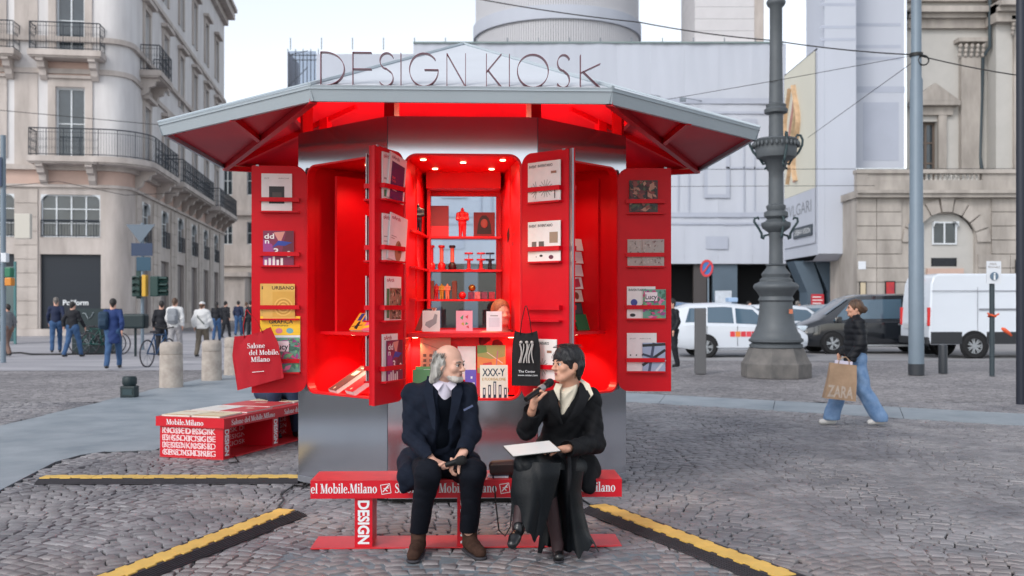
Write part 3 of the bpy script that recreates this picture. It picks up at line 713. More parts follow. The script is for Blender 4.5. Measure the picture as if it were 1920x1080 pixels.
def bracket(parent, M, x, ztop, dep, h=.95, wd=.34, m=None):
    P = [(0,0),(dep,0),(dep,-.14),(dep*.8,-.2),(dep*.72,-.42),(dep*.45,-.5),(dep*.38,-h*.8),(.14,-h),(0,-h)]
    b = MB(); b.prism([(p[0], p[1]) for p in P], -wd/2, wd/2, M @ frame((x,ztop,0), (0,0,1), (0,1,0), (-1,0,0))); return b.build("bracket", m or m_stone, parent)
def balcony(parent, M, x0, x1, z, dep, h=1.35, nb=2, sp=.13, sides=True):
    b = MB(); b.box(x0,x1,z-.28,z,0.002,dep,M); b.box(x0+.06,x1-.06,z-.36,z-.281,0.002,dep-.1,M); s_ = b.build("balcony_slab", m_stone, parent)
    sd2 = sides if isinstance(sides, tuple) else (sides, sides); railing(s_, M, x0+(.08 if sd2[0] else 0), x1-(.08 if sd2[1] else 0), z, h, dep-.08, sides, sp)
    for i in range(nb): bracket(s_, M, x0+.5+(x1-x0-1.0)*i/max(nb-1,1), z-.361, dep*.85)
# --- corner palazzo on the left
pal = thing("corner_palazzo", "pale palazzo with iron balconies and a rounded corner, on the left street corner", "building", (-19.5,50,0))
vd = Vector((-.146,1,0)).normalized(); ud = Vector((vd.y,-vd.x,0))        # ud: along the front to the viewer's right
LF = 26.0; CR = 1.1
MF = frame(Vector((0,0,0))-ud*(LF+CR), ud, (0,0,1), -vd)                   # front, x=LF at the corner curve
MS = frame(Vector((0,0,0))+vd*CR, vd, (0,0,1), ud)                         # side street
LS = 33.0
hF = []; hS = []
bays = [LF+CR-2.72-4.05*i for i in range(5)]
for c in bays: hF += [(c-1.45,c+1.45,.15,4.1),(c-1.42,c+1.42,4.95,7.1),(c-.68,c+.68,8.9,12.45),(c-.66,c+.66,14.15,17.6),(c-.66,c+.66,19.6,22.6)]
sb = [4.4-CR+5.05*i for i in range(6)]
for c in sb: hS += [(c-1.15,c+1.15,.15,4.15),(c-1.0,c+1.0,4.95,7.15),(c-.62,c+.62,8.9,12.3),(c-.62,c+.62,14.3,17.6),(c-.62,c+.62,19.6,22.6)]
HT = 26.5
facade(pal, MF, LF, 0, 8.3, [h for h in hF if h[2] < 8], m_stone); facade(pal, MF, LF, 8.3, HT, [h for h in hF if h[2] > 8], m_plaster)
facade(pal, MS, LS, 0, 8.3, [h for h in hS if h[2] < 8], m_stone); facade(pal, MS, LS, 8.3, HT, [h for h in hS if h[2] > 8], m_plaster)
cc = Vector((0,0,0))-ud*CR+vd*CR                                           # centre of the rounded corner
def corner(z0, z1, r, m, nm):
    b = MB(); n = 8; P = []
    for i in range(n+1):
        a = R(90*i/n); d = -vd*math.cos(a)+ud*math.sin(a); P.append(cc+d*r)
    vs = [(p.x,p.y,z0) for p in P]+[(p.x,p.y,z1) for p in P]; k = n+1
    b.add(vs, [(i,i+1,k+i+1,k+i) for i in range(n)]); return b.build(nm, m, pal, smooth=40)
corner(0, 8.3, CR, m_stone, "corner_wall"); corner(8.3, HT, CR, m_plaster, "corner_wall")
def course(z0, z1, out, m, nm="string_course"):
    b = MB(); b.box(0,LF,z0,z1,.002,out,MF); b.box(0,LS,z0,z1,.002,out,MS); n = 8; P = []
    for i in range(n): 
        q = [-vd*math.cos(R(90*(i+t)/n))+ud*math.sin(R(90*(i+t)/n)) for t in (0,1)]
        b.add([cc+q[0]*CR+Vector((0,0,z0)), cc+q[1]*CR+Vector((0,0,z0)), cc+q[1]*CR+Vector((0,0,z1)), cc+q[0]*CR+Vector((0,0,z1)),
               cc+q[0]*(CR+out)+Vector((0,0,z0)), cc+q[1]*(CR+out)+Vector((0,0,z0)), cc+q[1]*(CR+out)+Vector((0,0,z1)), cc+q[0]*(CR+out)+Vector((0,0,z1))],
              [(4,5,6,7),(0,1,5,4),(3,7,6,2)])
    return b.build(nm, m, pal)
course(.0,.35,.12,m_stone); course(7.45,7.6,.14,m_stone); course(7.6,8.3,.06,m_pinkst); course(8.3,8.55,.3,m_stone); course(13.15,13.4,.12,m_stone); course(14.75,15.0,.2,m_stone); course(18.6,18.85,.18,m_stone); course(25.2,25.7,.35,m_stone,"cornice"); course(25.7,26.3,.9,m_stone,"cornice"); course(26.3,26.6,1.1,m_stone,"cornice")
for i, c in enumerate(bays):
    nm = "roller_shutter"; b = MB(); b.box(c-1.45,c+1.45,.15,4.1,-.24,-.2,MF); b.build(nm, m_shutter, pal)
    window(pal, MF, c-1.42,c+1.42,4.95,7.1,4,3,arch=.45); window(pal, MF, c-.68,c+.68,8.9,12.45,2,2); window(pal, MF, c-.66,c+.66,14.15,17.6,2,2); window(pal, MF, c-.66,c+.66,19.6,22.6,2,2)
    b = MB(); railing(pal, MF, c-1.4, c+1.4, 4.95, .85, .06, False, .14, False)
    for (za, zb, hw) in ((8.9,12.45,.68),(14.15,17.6,.66)):
        b = MB(); b.box(c-hw-.38,c-hw-.02,za,zb+.05,.003,.09,MF); b.box(c+hw+.02,c+hw+.38,za,zb+.05,.003,.09,MF); b.box(c-hw-.38,c+hw+.38,zb+.05,zb+.45,.003,.1,MF); b.box(c-hw-.55,c+hw+.55,zb+.45,zb+.6,.003,.24,MF); b.build("window_surround", m_stone, pal)
    b = MB(); b.box(c-1.1,c+1.1,12.9,13.75,.004,.05,MF); b.build("pink_panel", m_pinkst, pal)
    balcony(pal, MF, c-1.72, c+1.72, 14.12, 1.1, nb=2)
    if c-2.05 > 0:
        for x in (c-2.55, c+1.95):                       # rusticated piers: one block per course; beige strips above
            if x+.6 > LF: continue
            for k in range(10):
                b = MB(); b.box(x-.1,x+.55,.36+k*.7,.36+k*.7+.675,.002,.06,MF); b.build("stone_block", m_stone2, pal)
            b = MB(); b.box(x-.1,x+.55,8.56,13.1,.002,.04,MF); b.build("pilaster_strip", m_stone, pal)
            b = MB(); b.box(x-.1,x+.55,15.02,18.58,.002,.04,MF); b.build("pilaster_strip", m_stone, pal)
b = MB(); b.text("Poliform", .26, MF @ T(bays[0]-.42,1.55,-.19), bold=.02); b.build("shop_lettering", mat("white_print", S(225,228,230), .5), pal)
balcony(pal, MF, bays[1]+2.35, LF, 8.88, 1.25, nb=2, sides=(True,False)); balcony(pal, MS, 0, 6.2, 8.88, 1.25, nb=2, sides=(False,True))
q = MB(); rl = MB(); n = 14                               # the long balcony turns round the corner
dirs = [-vd*math.cos(R(90*i/n))+ud*math.sin(R(90*i/n)) for i in range(n+1)]
for (ra_, z0_, z1_) in ((CR+1.25,8.60,8.88),(CR+1.15,8.52,8.599)):
    for i in range(n):
        P = [cc+dirs[i]*CR, cc+dirs[i+1]*CR, cc+dirs[i+1]*ra_, cc+dirs[i]*ra_]; q.add([p+Vector((0,0,z)) for z in (z0_,z1_) for p in P], [(0,1,2,3),(7,6,5,4),(2,6,7,3)] if False else [(3,2,1,0),(4,5,6,7),(3,7,6,2)])
cs = q.build("balcony_slab", m_stone, pal)
for zz, r_ in ((1.35,.03),(.08,.02),(1.16,.012)): rl.tube([cc+d*(CR+1.17)+Vector((0,0,8.88+zz)) for d in dirs], r_, 4, cap=False)
for i in range(29):
    a = R(90*i/28); d = -vd*math.cos(a)+ud*math.sin(a); p = cc+d*(CR+1.17)+Vector((0,0,8.88)); rl.tube([p, p+Vector((0,0,1.35))], .02 if i % 7 == 0 else .0075, 4, cap=False)
rl.build("railing", m_iron, cs)
balcony(pal, MS, 7.6, 19.5, 8.88, 1.25, nb=5); balcony(pal, MS, 22.5, 32, 8.88, 1.25, nb=4); balcony(pal, MS, sb[0]-1.7, sb[0]+1.7, 14.12, 1.1, nb=2)
for i, c in enumerate(sb):
    b = MB(); b.box(c-1.15,c+1.15,.15,4.15,-.24,-.2,MS); b.build("shutter", m_shut2, pal)
    window(pal, MS, c-1.0,c+1.0,4.95,7.15,2,3,arch=.6); railing(pal, MS, c-.98, c+.98, 4.95, .95, .1, False, .14, False)
    for (za, zb) in ((8.9,12.3),(14.3,17.6),(19.6,22.6)):
        window(pal, MS, c-.62,c+.62,za,zb,2,2)
        b = MB(); b.box(c-.95,c-.64,za,zb+.05,.003,.1,MS); b.box(c+.64,c+.95,za,zb+.05,.003,.1,MS); b.box(c-.95,c+.95,zb+.05,zb+.4,.003,.12,MS); b.box(c-1.15,c+1.15,zb+.4,zb+.6,.003,.38,MS); b.build("window_surround", m_stone, pal)
    for x in (c-2.5, c+1.6):
        for k in range(10):
            b = MB(); b.box(max(0,x),x+.85,.36+k*.7,.36+k*.7+.675,.002,.07,MS); b.build("stone_block", m_stone2, pal)
b = MB(); b.box(0,LF+.5,0,HT,-14,-12,MF); b.box(0,LS,HT-.5,HT,-14,-.1,MS); b.build("roof_mass", m_stone, pal)
# --- far building closing the street
far = thing("side_street_building", "beige stone building farther down the side street beyond the palazzo", "building", (-28.9,96,0))
MQ = frame((0,0,0), (1,0,0), (0,0,1), (0,-1,0)); hq = []
for c in (1.2,3.6):
    hq += [(c-.5,c+.5,7.4,9.6),(c-.5,c+.5,12.2,15)]
facade(far, MQ, 5, 0, 20, hq, m_stone)
for h in hq: window(far, MQ, *h, 2, 2)
b = MB(); b.box(-.2,5,10.2,10.7,.002,.5,MQ); b.build("cornice", m_stone, far)
b = MB(); b.box(-.2,5,5.3,5.6,.002,.3,MQ); b.build("cornice", m_stone, far)
b = MB(); b.box(0,5,0,20,-12,-.4,MQ); b.build("mass", m_stone, far)
for k in range(7):
    b = MB(); b.box(0,5,.2+k*.72,.2+k*.72+.68,.003,.05,MQ); b.build("stone_course", m_stone2, far)
b = MB(); b.box(-1.5,5.4,20,20.4,-13,.6,MQ); b.add([(-1.5,20.4,.6),(5.4,20.4,.6),(3.2,21.9,-6),(0,22.2,-6)], [(0,1,2,3)], MQ); b.build("roof", mat("brown_roof_tiles", S(120,100,92), .8, var=.15, vscale=1.5), far)
# porch with lamp on the far corner
b = MB(); b.box(0,3.5,0,4.2,.1,2.2,MQ); b.box(-.4,3.9,4.2,4.6,.1,2.6,MQ); b.build("porch", m_stone, far)
# --- sheeted theatre
m_sheet = mat("white_scaffold_sheet", S(182,187,198), .8, var=.05, vscale=.25, bump=.25, bscale=1.2, stretch=(1,1,.25))
m_ghost = mat("printed_sheet_grey", S(168,174,188), .8, var=.05, vscale=.6)
m_scaf = mat("scaffold_tube", S(120,128,136), .45, .6)
m_panel = mat("blue_grey_hoarding", S(84,100,114), .55, var=.06, vscale=1.0)
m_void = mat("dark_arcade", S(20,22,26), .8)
th = thing("sheeted_theatre", "theatre wrapped in white printed scaffolding sheet, behind the kiosk", "building", (0,54,0))
MT = frame((0,0,0), (1,0,0), (0,0,1), (0,-1,0))          # x world, y up, z toward the camera
XL, XR, ZB, ZT = (537-960)/F*54, 15.0, 3.8, 15.85
xm = (775-960)/F*54
def bx(nm, x0,x1,z0,z1,d0,d1,m,par=th,M=MT): q = MB(); q.box(x0,x1,z0,z1,d0,d1,M); return q.build(nm, m, par)
for i in range(11):                                      # sheet panels hung edge to edge
    x0 = xm+(XR-xm)*i/11; x1 = xm+(XR-xm)*(i+1)/11; q = MB(); n = 14
    vs = []; 
    for j in range(n+1):
        for k in range(9):
            x = x0+.002+(x1-x0-.004)*j/n; z = ZB+(ZT-ZB)*k/8; vs.append((x,z,.05*math.sin(j/n*math.pi)*math.sin(k/8*math.pi*3+i)+.012*math.sin(x*9+z)))
    q.add(vs, [(j*9+k,(j+1)*9+k,(j+1)*9+k+1,j*9+k+1) for j in range(n) for k in range(8)], MT); q.build("sheet", m_sheet, th, smooth=True)
bx("sheet", XL+1.6, xm-.01, ZB, ZT-.5, -.3, -.25, m_sheet); bx("sheet", XL, XL+.03, ZB, ZT-.35, -3, -.2, m_sheet)
bx("backing_wall", XL+2, XR-.3, ZB, ZT-.8, -1.6, -1.2, m_plaster)
q = MB()                                                  # exposed scaffold at the left end and along the top
for i in range(5):
    x = XL+i*.42
    for d in (-.35,-1.4): q.tube([MT @ Vector((x,ZB,d)), MT @ Vector((x,ZT-.2,d))], .03, 5)
for k in range(7):
    z = ZB+1+k*1.75
    for d in (-.35,-1.4): q.tube([MT @ Vector((XL,z,d)), MT @ Vector((XL+1.75,z,d))], .03, 5)
    q.tube([MT @ Vector((XL,z,-.35)), MT @ Vector((XL+1.1,min(z+1.1,ZT-.3),-.35))], .025, 5)
q.build("scaffold_frame", m_scaf, th)
bx("net", XL, XL+1.59, ZB, ZT-.35, -.24, -.23, glass("debris_net", (.62,.66,.72), .6))
bx("top_rail", xm, XR-.2, ZT, ZT+.09, -.3, .1, mat("green_grey_rail", S(118,134,134), .5))
for i in range(16): x = XL+.2+i*1.7; q = MB(); q.tube([MT @ Vector((x,ZT-.3,-.1)), MT @ Vector((x,ZT+.35,-.1))], .03, 5); q.build("rail_post", m_scaf, th)
# printed facade on the sheet: bands, ghost windows and capitals
for z0, z1 in ((12.55,12.85),(12.0,12.12),(9.0,9.1),(6.35,6.6),(5.95,6.05)): bx("printed_band", xm+.1, XR-.05, z0, z1, .075, .08, m_ghost)
for i in range(6):
    x = 8.2+i*0 if False else xm+2.2+i*3.6
    if x+1 > XR: continue
    bx("printed_window", x-.7, x+.7, 7.4, 10.4, .075, .08, m_ghost); bx("printed_window", x-1.0, x+1.0, 10.6, 10.75, .075, .08, m_ghost); bx("printed_window", x-.6, x+.6, 4.6, 5.3, .075, .08, m_ghost)
    bx("printed_capital", x+1.35, x+2.2, 10.9, 11.7, .075, .08, m_ghost); bx("printed_pilaster", x+1.45, x+1.52, 6.7, 10.88, .075, .08, m_ghost); bx("printed_pilaster", x+2.03, x+2.1, 6.7, 10.88, .075, .08, m_ghost); bx("printed_pane", x-.5, x+.5, 7.6, 10.2, .081, .084, m_sheet)
for i in range(3):                                        # floodlight arms
    p = Vector((4.6+2.3*i, 13.2-.25*i, 0)); q = MB(); q.tube([MT @ Vector((p.x+1.2,p.y,.05)), MT @ Vector((p.x,p.y,.9))], .02, 5); q.box(p.x-.16,p.x+.16,p.y-.2,p.y,.8,1.0,MT); q.build("floodlight", m_scaf, th)
# side return with the advert, front box
XB = 14.88
bx("side_sheet", XB, XB+.06, 4.0, 14.1, .06, 5.94, m_sheet)
MA = frame((XB-.01, 0, 0), (0,-1,0), (0,0,1), (-1,0,0))   # x toward the camera, y up, z to the left
adv = thing("advert_banner", "tall cream jewellery advert banner hung beside the lamp post", "billboard", (0,54,0))
m_cream = mat("cream_banner", S(204,202,188), .7, var=.03, vscale=.4)
q = MB(); q.add([(.4,7.4),(5.7,7.4),(5.7,14.0),(.4,14.0)], []) if False else None
q = MB(); q.box(.3,5.7,7.3,14.0,.03,.05,MA); q.build("banner", m_cream, adv)
q = MB(); q.box(.3,5.7,4.6,7.29,.03,.05,MA); q.build("banner", m_sheet, adv)
for k in range(4):                                        # interlocking red-gold bands of the necklace picture
    q = MB(); x = 1.2+.55*k; P = [MA @ Vector((x+.45*math.sin(t*.62+k*1.1), 8.0+t*.42, .055)) for t in range(13)]
    q.tube(P, .2+.05*(k%2), 8, flat=.12); q.build("printed_bracelet", mat("print_gold%d" % (k%3), (S(186,156,124),S(168,116,104),S(190,168,138))[k%3], .6, var=.2, vscale=3), adv)
q = MB(); q.text("BVLGARI", .62, MA @ T(.55,6.2,.056), w=4.6); q.build("lettering", mat("grey_print", S(120,124,132), .6), adv)
bx("front_sheet", XB, 15.2, 4.05, 14.1, 5.94, 6.0, m_sheet); bx("front_sheet", 15.205, (1605-960)/F*48, 4.05, 24, 5.94, 6.0, m_sheet); bx("front_sheet", (1605-960)/F*48+.01, (1722-960)/F*48, 8.45, 24, 4.2, 4.26, m_sheet)
bx("tall_sheet_side", 15.205, 15.25, 14.1, 24, 3, 5.93, m_sheet); bx("box_top", XB, 16.7, 14.0, 14.09, .1, 5.9, m_sheet)
for (px, py0, py1, hw) in ((1655,190,300,.9),(1655,160,172,1.2)):
    x = (px-960)/F*49.5; bx("printed_window", x-hw, x+hw, EYE+(570-py1)/F*49.5, EYE+(570-py0)/F*49.5, 4.265, 4.27, m_ghost)
for z in (15.6,14.5,13.9): bx("printed_band", 16.8, 19.6, z, z+.16, 4.265, 4.27, m_ghost); bx("printed_band", XB+.1, 16.7, z+.5, z+.64, 6.002, 6.007, m_ghost)
# curved apron under the front box
q = MB(); P = [(0,4.05),(0,3.9)]; 
q.add([(XB,4.05,5.99),(16.74,4.05,5.99),(16.74,3.75,5.2),(XB,3.75,5.2),(16.74,3.8,.1),(XB,3.8,.1)], [(0,3,2,1),(3,5,4,2)], MT); q.build("apron", m_sheet, th)
# hoardings and dark arcade below
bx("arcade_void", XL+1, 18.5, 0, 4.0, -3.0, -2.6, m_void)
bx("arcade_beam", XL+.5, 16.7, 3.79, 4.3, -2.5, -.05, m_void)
for (a, c, m) in ((1302,1326,mat("brown_pier", S(70,66,66), .7)), (1338,1384,m_panel)):
    bx("hoarding", (a-960)/F*54, (c-960)/F*54, 0, 3.8, -.5, -.2, m)
for px in (1030,1090,1150,1210,800,870,940,720,640): bx("hoarding", (px-960)/F*54, (px+26-960)/F*54, 0, 3.8, -.5, -.2, m_panel)
for k, px in enumerate((1492,1530)):                      # slanting props
    x = (px-960)/F*52; q = MB(); q.prism([(x-.5,3.8),(x+.5,3.8),(x+1.0,2.3),(x+1.0,0),(x+.2,0),(x+.2,2.2)], 2.0, 3.4, MT); q.build("slanting_pier", m_panel, th)
bx("hoarding", 15.6, 17.6, 0, 3.75, .6, .9, m_panel); bx("hoarding", 17.0, 17.9, 0, 3.75, 4.8, 5.4, m_panel)
po = tag(bx("poster_board", (1342-960)/F*53, (1373-960)/F*53, EYE+(570-600)/F*53, EYE+(570-545)/F*53, .8, .84, mat("poster_paper", S(196,204,214), .6, var=.12, vscale=5), par=None, M=T(0,54,0) @ MT), "pale poster board standing on the hoarding behind the white taxi", "poster")
rsn = thing("red_notice", "red notice board with white lines between the slanting piers", "sign", (0,54,0))
xn = at(1533,565,50)
bx("board", xn.x-.32, xn.x+.32, 1.35, 2.1, 3.95, 4.0, mat("notice_red", S(190,44,58), .6), rsn)
for k in range(4): bx("text_line", xn.x-.26, xn.x+.26-.08*(k%2), 1.45+.16*k, 1.5+.16*k, 4.003, 4.006, mat("white_print", S(225,228,230), .5), rsn)
uv = thing("hanging_sign", "dark sign reading URBAN VISION hung under the banner", "sign", (0,54,0))
bx("sign_box", XB-.12, XB-.02, 5.0, 5.55, 2.2, 5.4, mat("dark_slate_sign", S(52,62,70), .5), uv)
q = MB(); q.text("URBAN VISION", .3, frame((XB-.125,-2.45,5.14), (0,-1,0), (0,0,1), (-1,0,0)), w=2.7); q.build("lettering", mat("white_print", S(225,228,230), .5), uv)
# --- round fly tower and square tower above the roofs
rt = thing("round_tower", "round pale tower clad in vertical slats rising behind the sheeted roof", "tower", (3.55,78,0))
m_slat = mat("pale_slat", S(196,196,200), .6); m_slatd = mat("slat_gap", S(128,134,140), .7)
q = MB(); q.lathe([(6.35,14),(6.35,40)], 64); q.build("drum", m_slatd, rt, smooth=True)
for i in range(110):
    a = R(-180+180*i/109); q = MB(); q.box(-.07,.07,-.05,.12,14,22.3,frame((6.3*math.cos(a),6.3*math.sin(a),0),(-math.sin(a),math.cos(a),0),(math.cos(a),math.sin(a),0),(0,0,1)))
    q.box(-.07,.07,-.05,.12,24.05,33,frame((6.3*math.cos(a),6.3*math.sin(a),0),(-math.sin(a),math.cos(a),0),(math.cos(a),math.sin(a),0),(0,0,1))) if False else None
    q.build("slat", m_slat, rt)
    q = MB(); q.box(-.07,.07,-.05,.12,23.3,34,frame((6.3*math.cos(a),6.3*math.sin(a),0),(-math.sin(a),math.cos(a),0),(math.cos(a),math.sin(a),0),(0,0,1))); q.build("slat", m_slat, rt)
q = MB(); q.lathe([(6.3,22.3),(6.62,22.3),(6.62,23.3),(6.3,23.3)], 64); q.build("rim", m_sheet, rt, smooth=30)
q = MB(); q.lathe([(5.6,14),(5.75,21.6),(5.75,21.7)], 48); q.build("inner_ring", m_slat, rt, smooth=True)
st_ = thing("square_tower", "plain pale square tower block beside the round tower", "tower", (0,74,0))
xa, xb = (1303-960)/F*74, (1432-960)/F*74
m_tower = mat("pale_tower_brick", S(206,204,206), .85, var=.03, vscale=1)
for k in range(16): bx("block_course", xa, xb-.7, 14+k*.9, 14+k*.9+.88, -6, 0, m_tower, st_)
bx("corner_strip", xb-.69, xb, 14, 30, -6, .05, m_stone, st_); bx("cornice", xa-1, xb+.1, 20.9, 21.2, -6, .3, m_tower, st_)
# --- stone theatre front on the right
tf = thing("stone_theatre_front", "stone theatre front with rusticated porch, arch and balustrade on the right", "building", (0,46,0))
YP = 46.0; X0 = (1607-960)/F*YP
def zP(py, Y): return EYE+(HOR-py)/F*Y
m_theat = mat("theatre_stone", S(140,134,128), .85, col2=S(178,171,164), vscale=1.1, bump=.25, bscale=12, isl=.05, stretch=(1,1,.3), det=7)
LP_ = 12.0; MP = frame((X0,0,0), (1,0,0), (0,0,1), (0,-1,0)); zt = zP(371,YP)
acx = (1775-960)/F*YP-X0; ar = 1.36; az = zP(455,YP)
bx("porch_wall", 0, acx-ar-.02, 0, zt, -3.9, -.08, m_theat, tf, MP); bx("porch_wall", acx+ar+.02, LP_, 0, zt, -3.9, -.08, m_theat, tf, MP); bx("porch_wall", acx-ar-.02, acx+ar+.02, az+ar, zt, -3.9, -.08, m_theat, tf, MP)
nc = 10; ch = zt/nc
for k in range(nc):                                       # rusticated courses, one block at a time
    z0, z1 = k*ch+.02, (k+1)*ch-.02
    segs = [(0,.9),(.93,2.6),(2.63,acx-ar-.12),(acx+ar+.12,acx+ar+1.6),(acx+ar+1.63,acx+ar+3.4),(acx+ar+3.43,LP_)]
    if z1 > az+.1: segs = [(0,.9),(.93,acx-ar-.75),(acx+ar+.75,acx+ar+3.4),(acx+ar+3.43,LP_)]
    for a, c in segs:
        if c > a+.05: bx("stone_block", a, c, z0, z1, -.08, .0 if k%2 else .004, m_theat, tf, MP)
for k in range(9):                                        # voussoirs
    a0, a1 = R(180*k/9+1.2), R(180*(k+1)/9-1.2); r1, r2 = ar+.08, ar+(.95 if k == 4 else .7); q = MB()
    q.prism([(acx+r1*math.cos(a0),az+r1*math.sin(a0)),(acx+r2*math.cos(a0),az+r2*math.sin(a0)),(acx+r2*math.cos(a1),az+r2*math.sin(a1)),(acx+r1*math.cos(a1),az+r1*math.sin(a1))], -.1, .03+(.08 if k == 4 else 0), MP); q.build("voussoir", m_theat, tf)
m_palew = mat("pale_arch_wall", S(178,176,172), .85, var=.05, vscale=1)
q = MB(); P = [(acx-ar-.08,0),(acx+ar+.08,0)]+[(acx+(ar+.08)*math.cos(R(t)),az+(ar+.08)*math.sin(R(t))) for t in range(0,181,12)]; q.prism(P, -.6, -.3, MP); q.build("arch_infill", m_palew, tf)
wz0, wz1 = zP(458,YP), zP(415,YP); window(tf, MP, acx-.58, acx+.58, wz0, wz1, 2, 1, d=-.28, arch=.25)
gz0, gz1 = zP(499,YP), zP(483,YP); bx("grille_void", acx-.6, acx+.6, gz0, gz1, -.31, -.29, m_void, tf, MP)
q = MB()
for k in range(-6, 7):
    for s_ in (-1,1):
        x = acx+k*.1; xe = x+s_*.2; 
        if abs(xe-acx) < .62 and abs(x-acx) < .62: q.tube([MP @ Vector((x,gz0,-.28)), MP @ Vector((xe,gz1,-.28))], .012, 4)
q.build("grille", m_iron, tf)
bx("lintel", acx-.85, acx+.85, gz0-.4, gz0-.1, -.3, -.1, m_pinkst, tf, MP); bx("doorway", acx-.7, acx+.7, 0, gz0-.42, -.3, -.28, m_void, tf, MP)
for (a,c,o) in ((zt,zt+.18,.3),(zt+.18,zt+.32,.42)): bx("cornice", -.1, LP_, a, c, -3.9, o, m_theat, tf, MP)
zb0, zb1 = zt+.33, zP(318,YP); bx("parapet_base", 0, LP_, zb0, zb0+.5, -.35, .05, m_theat, tf, MP); bx("parapet_cap", -.06, LP_, zb1-.18, zb1, -.4, .12, m_theat, tf, MP)
ba = (1727-960)/F*YP-X0; bb = (1838-960)/F*YP-X0
bx("parapet_panel", 0, ba-.1, zb0+.5, zb1-.18, -.3, .0, m_theat, tf, MP); bx("parapet_panel", bb+.1, LP_, zb0+.5, zb1-.18, -.3, .0, m_theat, tf, MP)
bx("parapet_pier", -.03, .5, zb0+.01, zb1-.19, -.32, .06, m_theat, tf, MP)
for i in range(13):
    x = ba+(bb-ba)*(i+.5)/13; z = zb0+.5; hh = zb1-.18-z; q = MB()
    q.lathe([(.07,0),(.07,.08),(.04,.14),(.085,hh*.38),(.045,hh*.72),(.07,hh*.86),(.07,hh)], 10, MP @ T(x,z,-.15) @ RX(-90)); q.build("baluster", m_palew, tf, smooth=40)
YW = 51.5; MW = frame((0,YW-46,0), (1,0,0), (0,0,1), (0,-1,0)); xw = lambda px: (px-960)/F*YW
dz0, dz1 = zt+.3, zP(228,YW)
facade(tf, MW @ T(xw(1700),0,0), 22, 0, 30, [(xw(1722)-xw(1700),xw(1757)-xw(1700),dz0,dz1)], m_palew, rev=.4) 
window(tf, MW, xw(1722), xw(1757), dz0, dz1, 2, 4, d=-.35, fw=.12, fm=mat("brown_window_frame", S(96,84,76), .6))
for (a, c) in ((1712,1722),(1757,1772)): bx("door_jamb", xw(a), xw(c), dz0, dz1+.3, .003, .2, m_theat, tf, MW)
bx("door_head", xw(1706), xw(1784), dz1+.31, dz1+.75, .003, .22, m_theat, tf, MW)
q = MB(); zc = dz1+.76; q.prism([(xw(1700),zc),(xw(1792),zc),(xw(1792),zc+.22),(xw(1746),zc+1.15),(xw(1700),zc+.22)], .003, .55, MW); q.prism([(xw(1712),zc+.24),(xw(1780),zc+.24),(xw(1746),zc+.95)], .551, .56, MW); q.build("pediment", m_theat, tf)
for (a, c, top) in ((1797,1833,110),(1880,1925,78)):      # pilasters with leafy capitals
    x0, x1 = xw(a), xw(c); d = .35 if a < 1850 else 1.2; bx("pilaster", x0, x1, dz0, zP(top,YW), .003, d, m_theat, tf, MW)
    bx("pilaster_base", x0-.12, x1+.12, dz0, dz0+.6, .003, d+.1, m_theat, tf, MW)
    zc = zP(top,YW); rc = random.Random(a)
    bx("abacus", x0-.25, x1+.25, zc+.75, zc+.95, .003, d+.25, m_theat, tf, MW); q = MB()
    for r_ in range(3):
        for i in range(5): x = x0-.1+(x1-x0+.2)*i/4; q.ball((x, zc+.1+.22*r_, d+.02+.05*r_), .11, 6, (1,1.3,.8), MW)
    q.build("capital_leaves", m_theat, tf, smooth=True)
bx("bay_return", xw(1850), 40, dz0, zP(78,YW)+1, .003, 1.0, m_palew, tf, MW)
for (py, o, h) in ((38,.5,.35),(30,.8,.3),(55,.25,.9),(5,.3,.5)):
    z = zP(py,YW); bx("entablature", xw(1700), xw(1842), z, z+h, .004, o, m_theat, tf, MW); bx("entablature", xw(1842)+.01, 40, z, z+h, .004, o+1.2, m_theat, tf, MW)
dp = tag(MB().tube([(xw(1843),YW-.75,24),(xw(1843),YW-.75,zP(95,YW)),(xw(1838),YW-.3,zP(110,YW)),(xw(1832),YW-.3,zP(295,YW)),(xw(1840),YW-.6,zt+.5)], .09, 8).build("drainpipe", mat("dark_green_pipe", S(58,70,76), .5), None, smooth=True), "dark drainpipe running down the theatre wall beside the pilaster", "drainpipe")
pf = thing("framed_poster", "red framed poster on the theatre wall left of the white van", "poster", (0,46,0))
a, c = (1659-960)/F*YP-X0, (1678-960)/F*YP-X0; MPW = T(0,0,0) @ MP
q = MB(); q.box(a,c,zP(565,YP),zP(527,YP),.005,.05,MP); q.build("frame", m_dark, pf); q = MB(); q.box(a+.05,c-.05,zP(563,YP),zP(529,YP),.051,.055,MP); q.build("print", mat("poster_red", S(190,52,44), .5, col2=S(150,40,60), vscale=4), pf)
pf = thing("framed_notice", "pale framed notice near the corner of the theatre porch", "poster", (0,46,0))
a, c = .1, .42; q = MB(); q.box(a,c,zP(575,YP),zP(528,YP),.005,.05,MP); q.build("frame", m_dark, pf); q = MB(); q.box(a+.04,c-.04,zP(573,YP),zP(530,YP),.051,.055,MP); q.build("print", mat("poster_beige", S(190,176,150), .5), pf)
pf = thing("wall_plaque", "small white street-name plaque on the theatre corner", "sign", (0,46,0)); q = MB(); q.box(.05,.4,zP(505,YP),zP(490,YP),.005,.03,MP); q.build("plate", mat("white_enamel", S(210,214,220), .4), pf)
pf = thing("poster_case", "yellow poster case on the theatre wall near the right edge", "poster", (0,46,0)); a = (1903-960)/F*YP-X0
q = MB(); q.box(a,a+.8,zP(575,YP),zP(487,YP),.005,.06,MP); q.build("frame", m_dark, pf); q = MB(); q.box(a+.07,a+.73,zP(573,YP),zP(490,YP),.061,.065,MP); q.build("print", mat("poster_yellow", S(206,200,150), .5), pf)
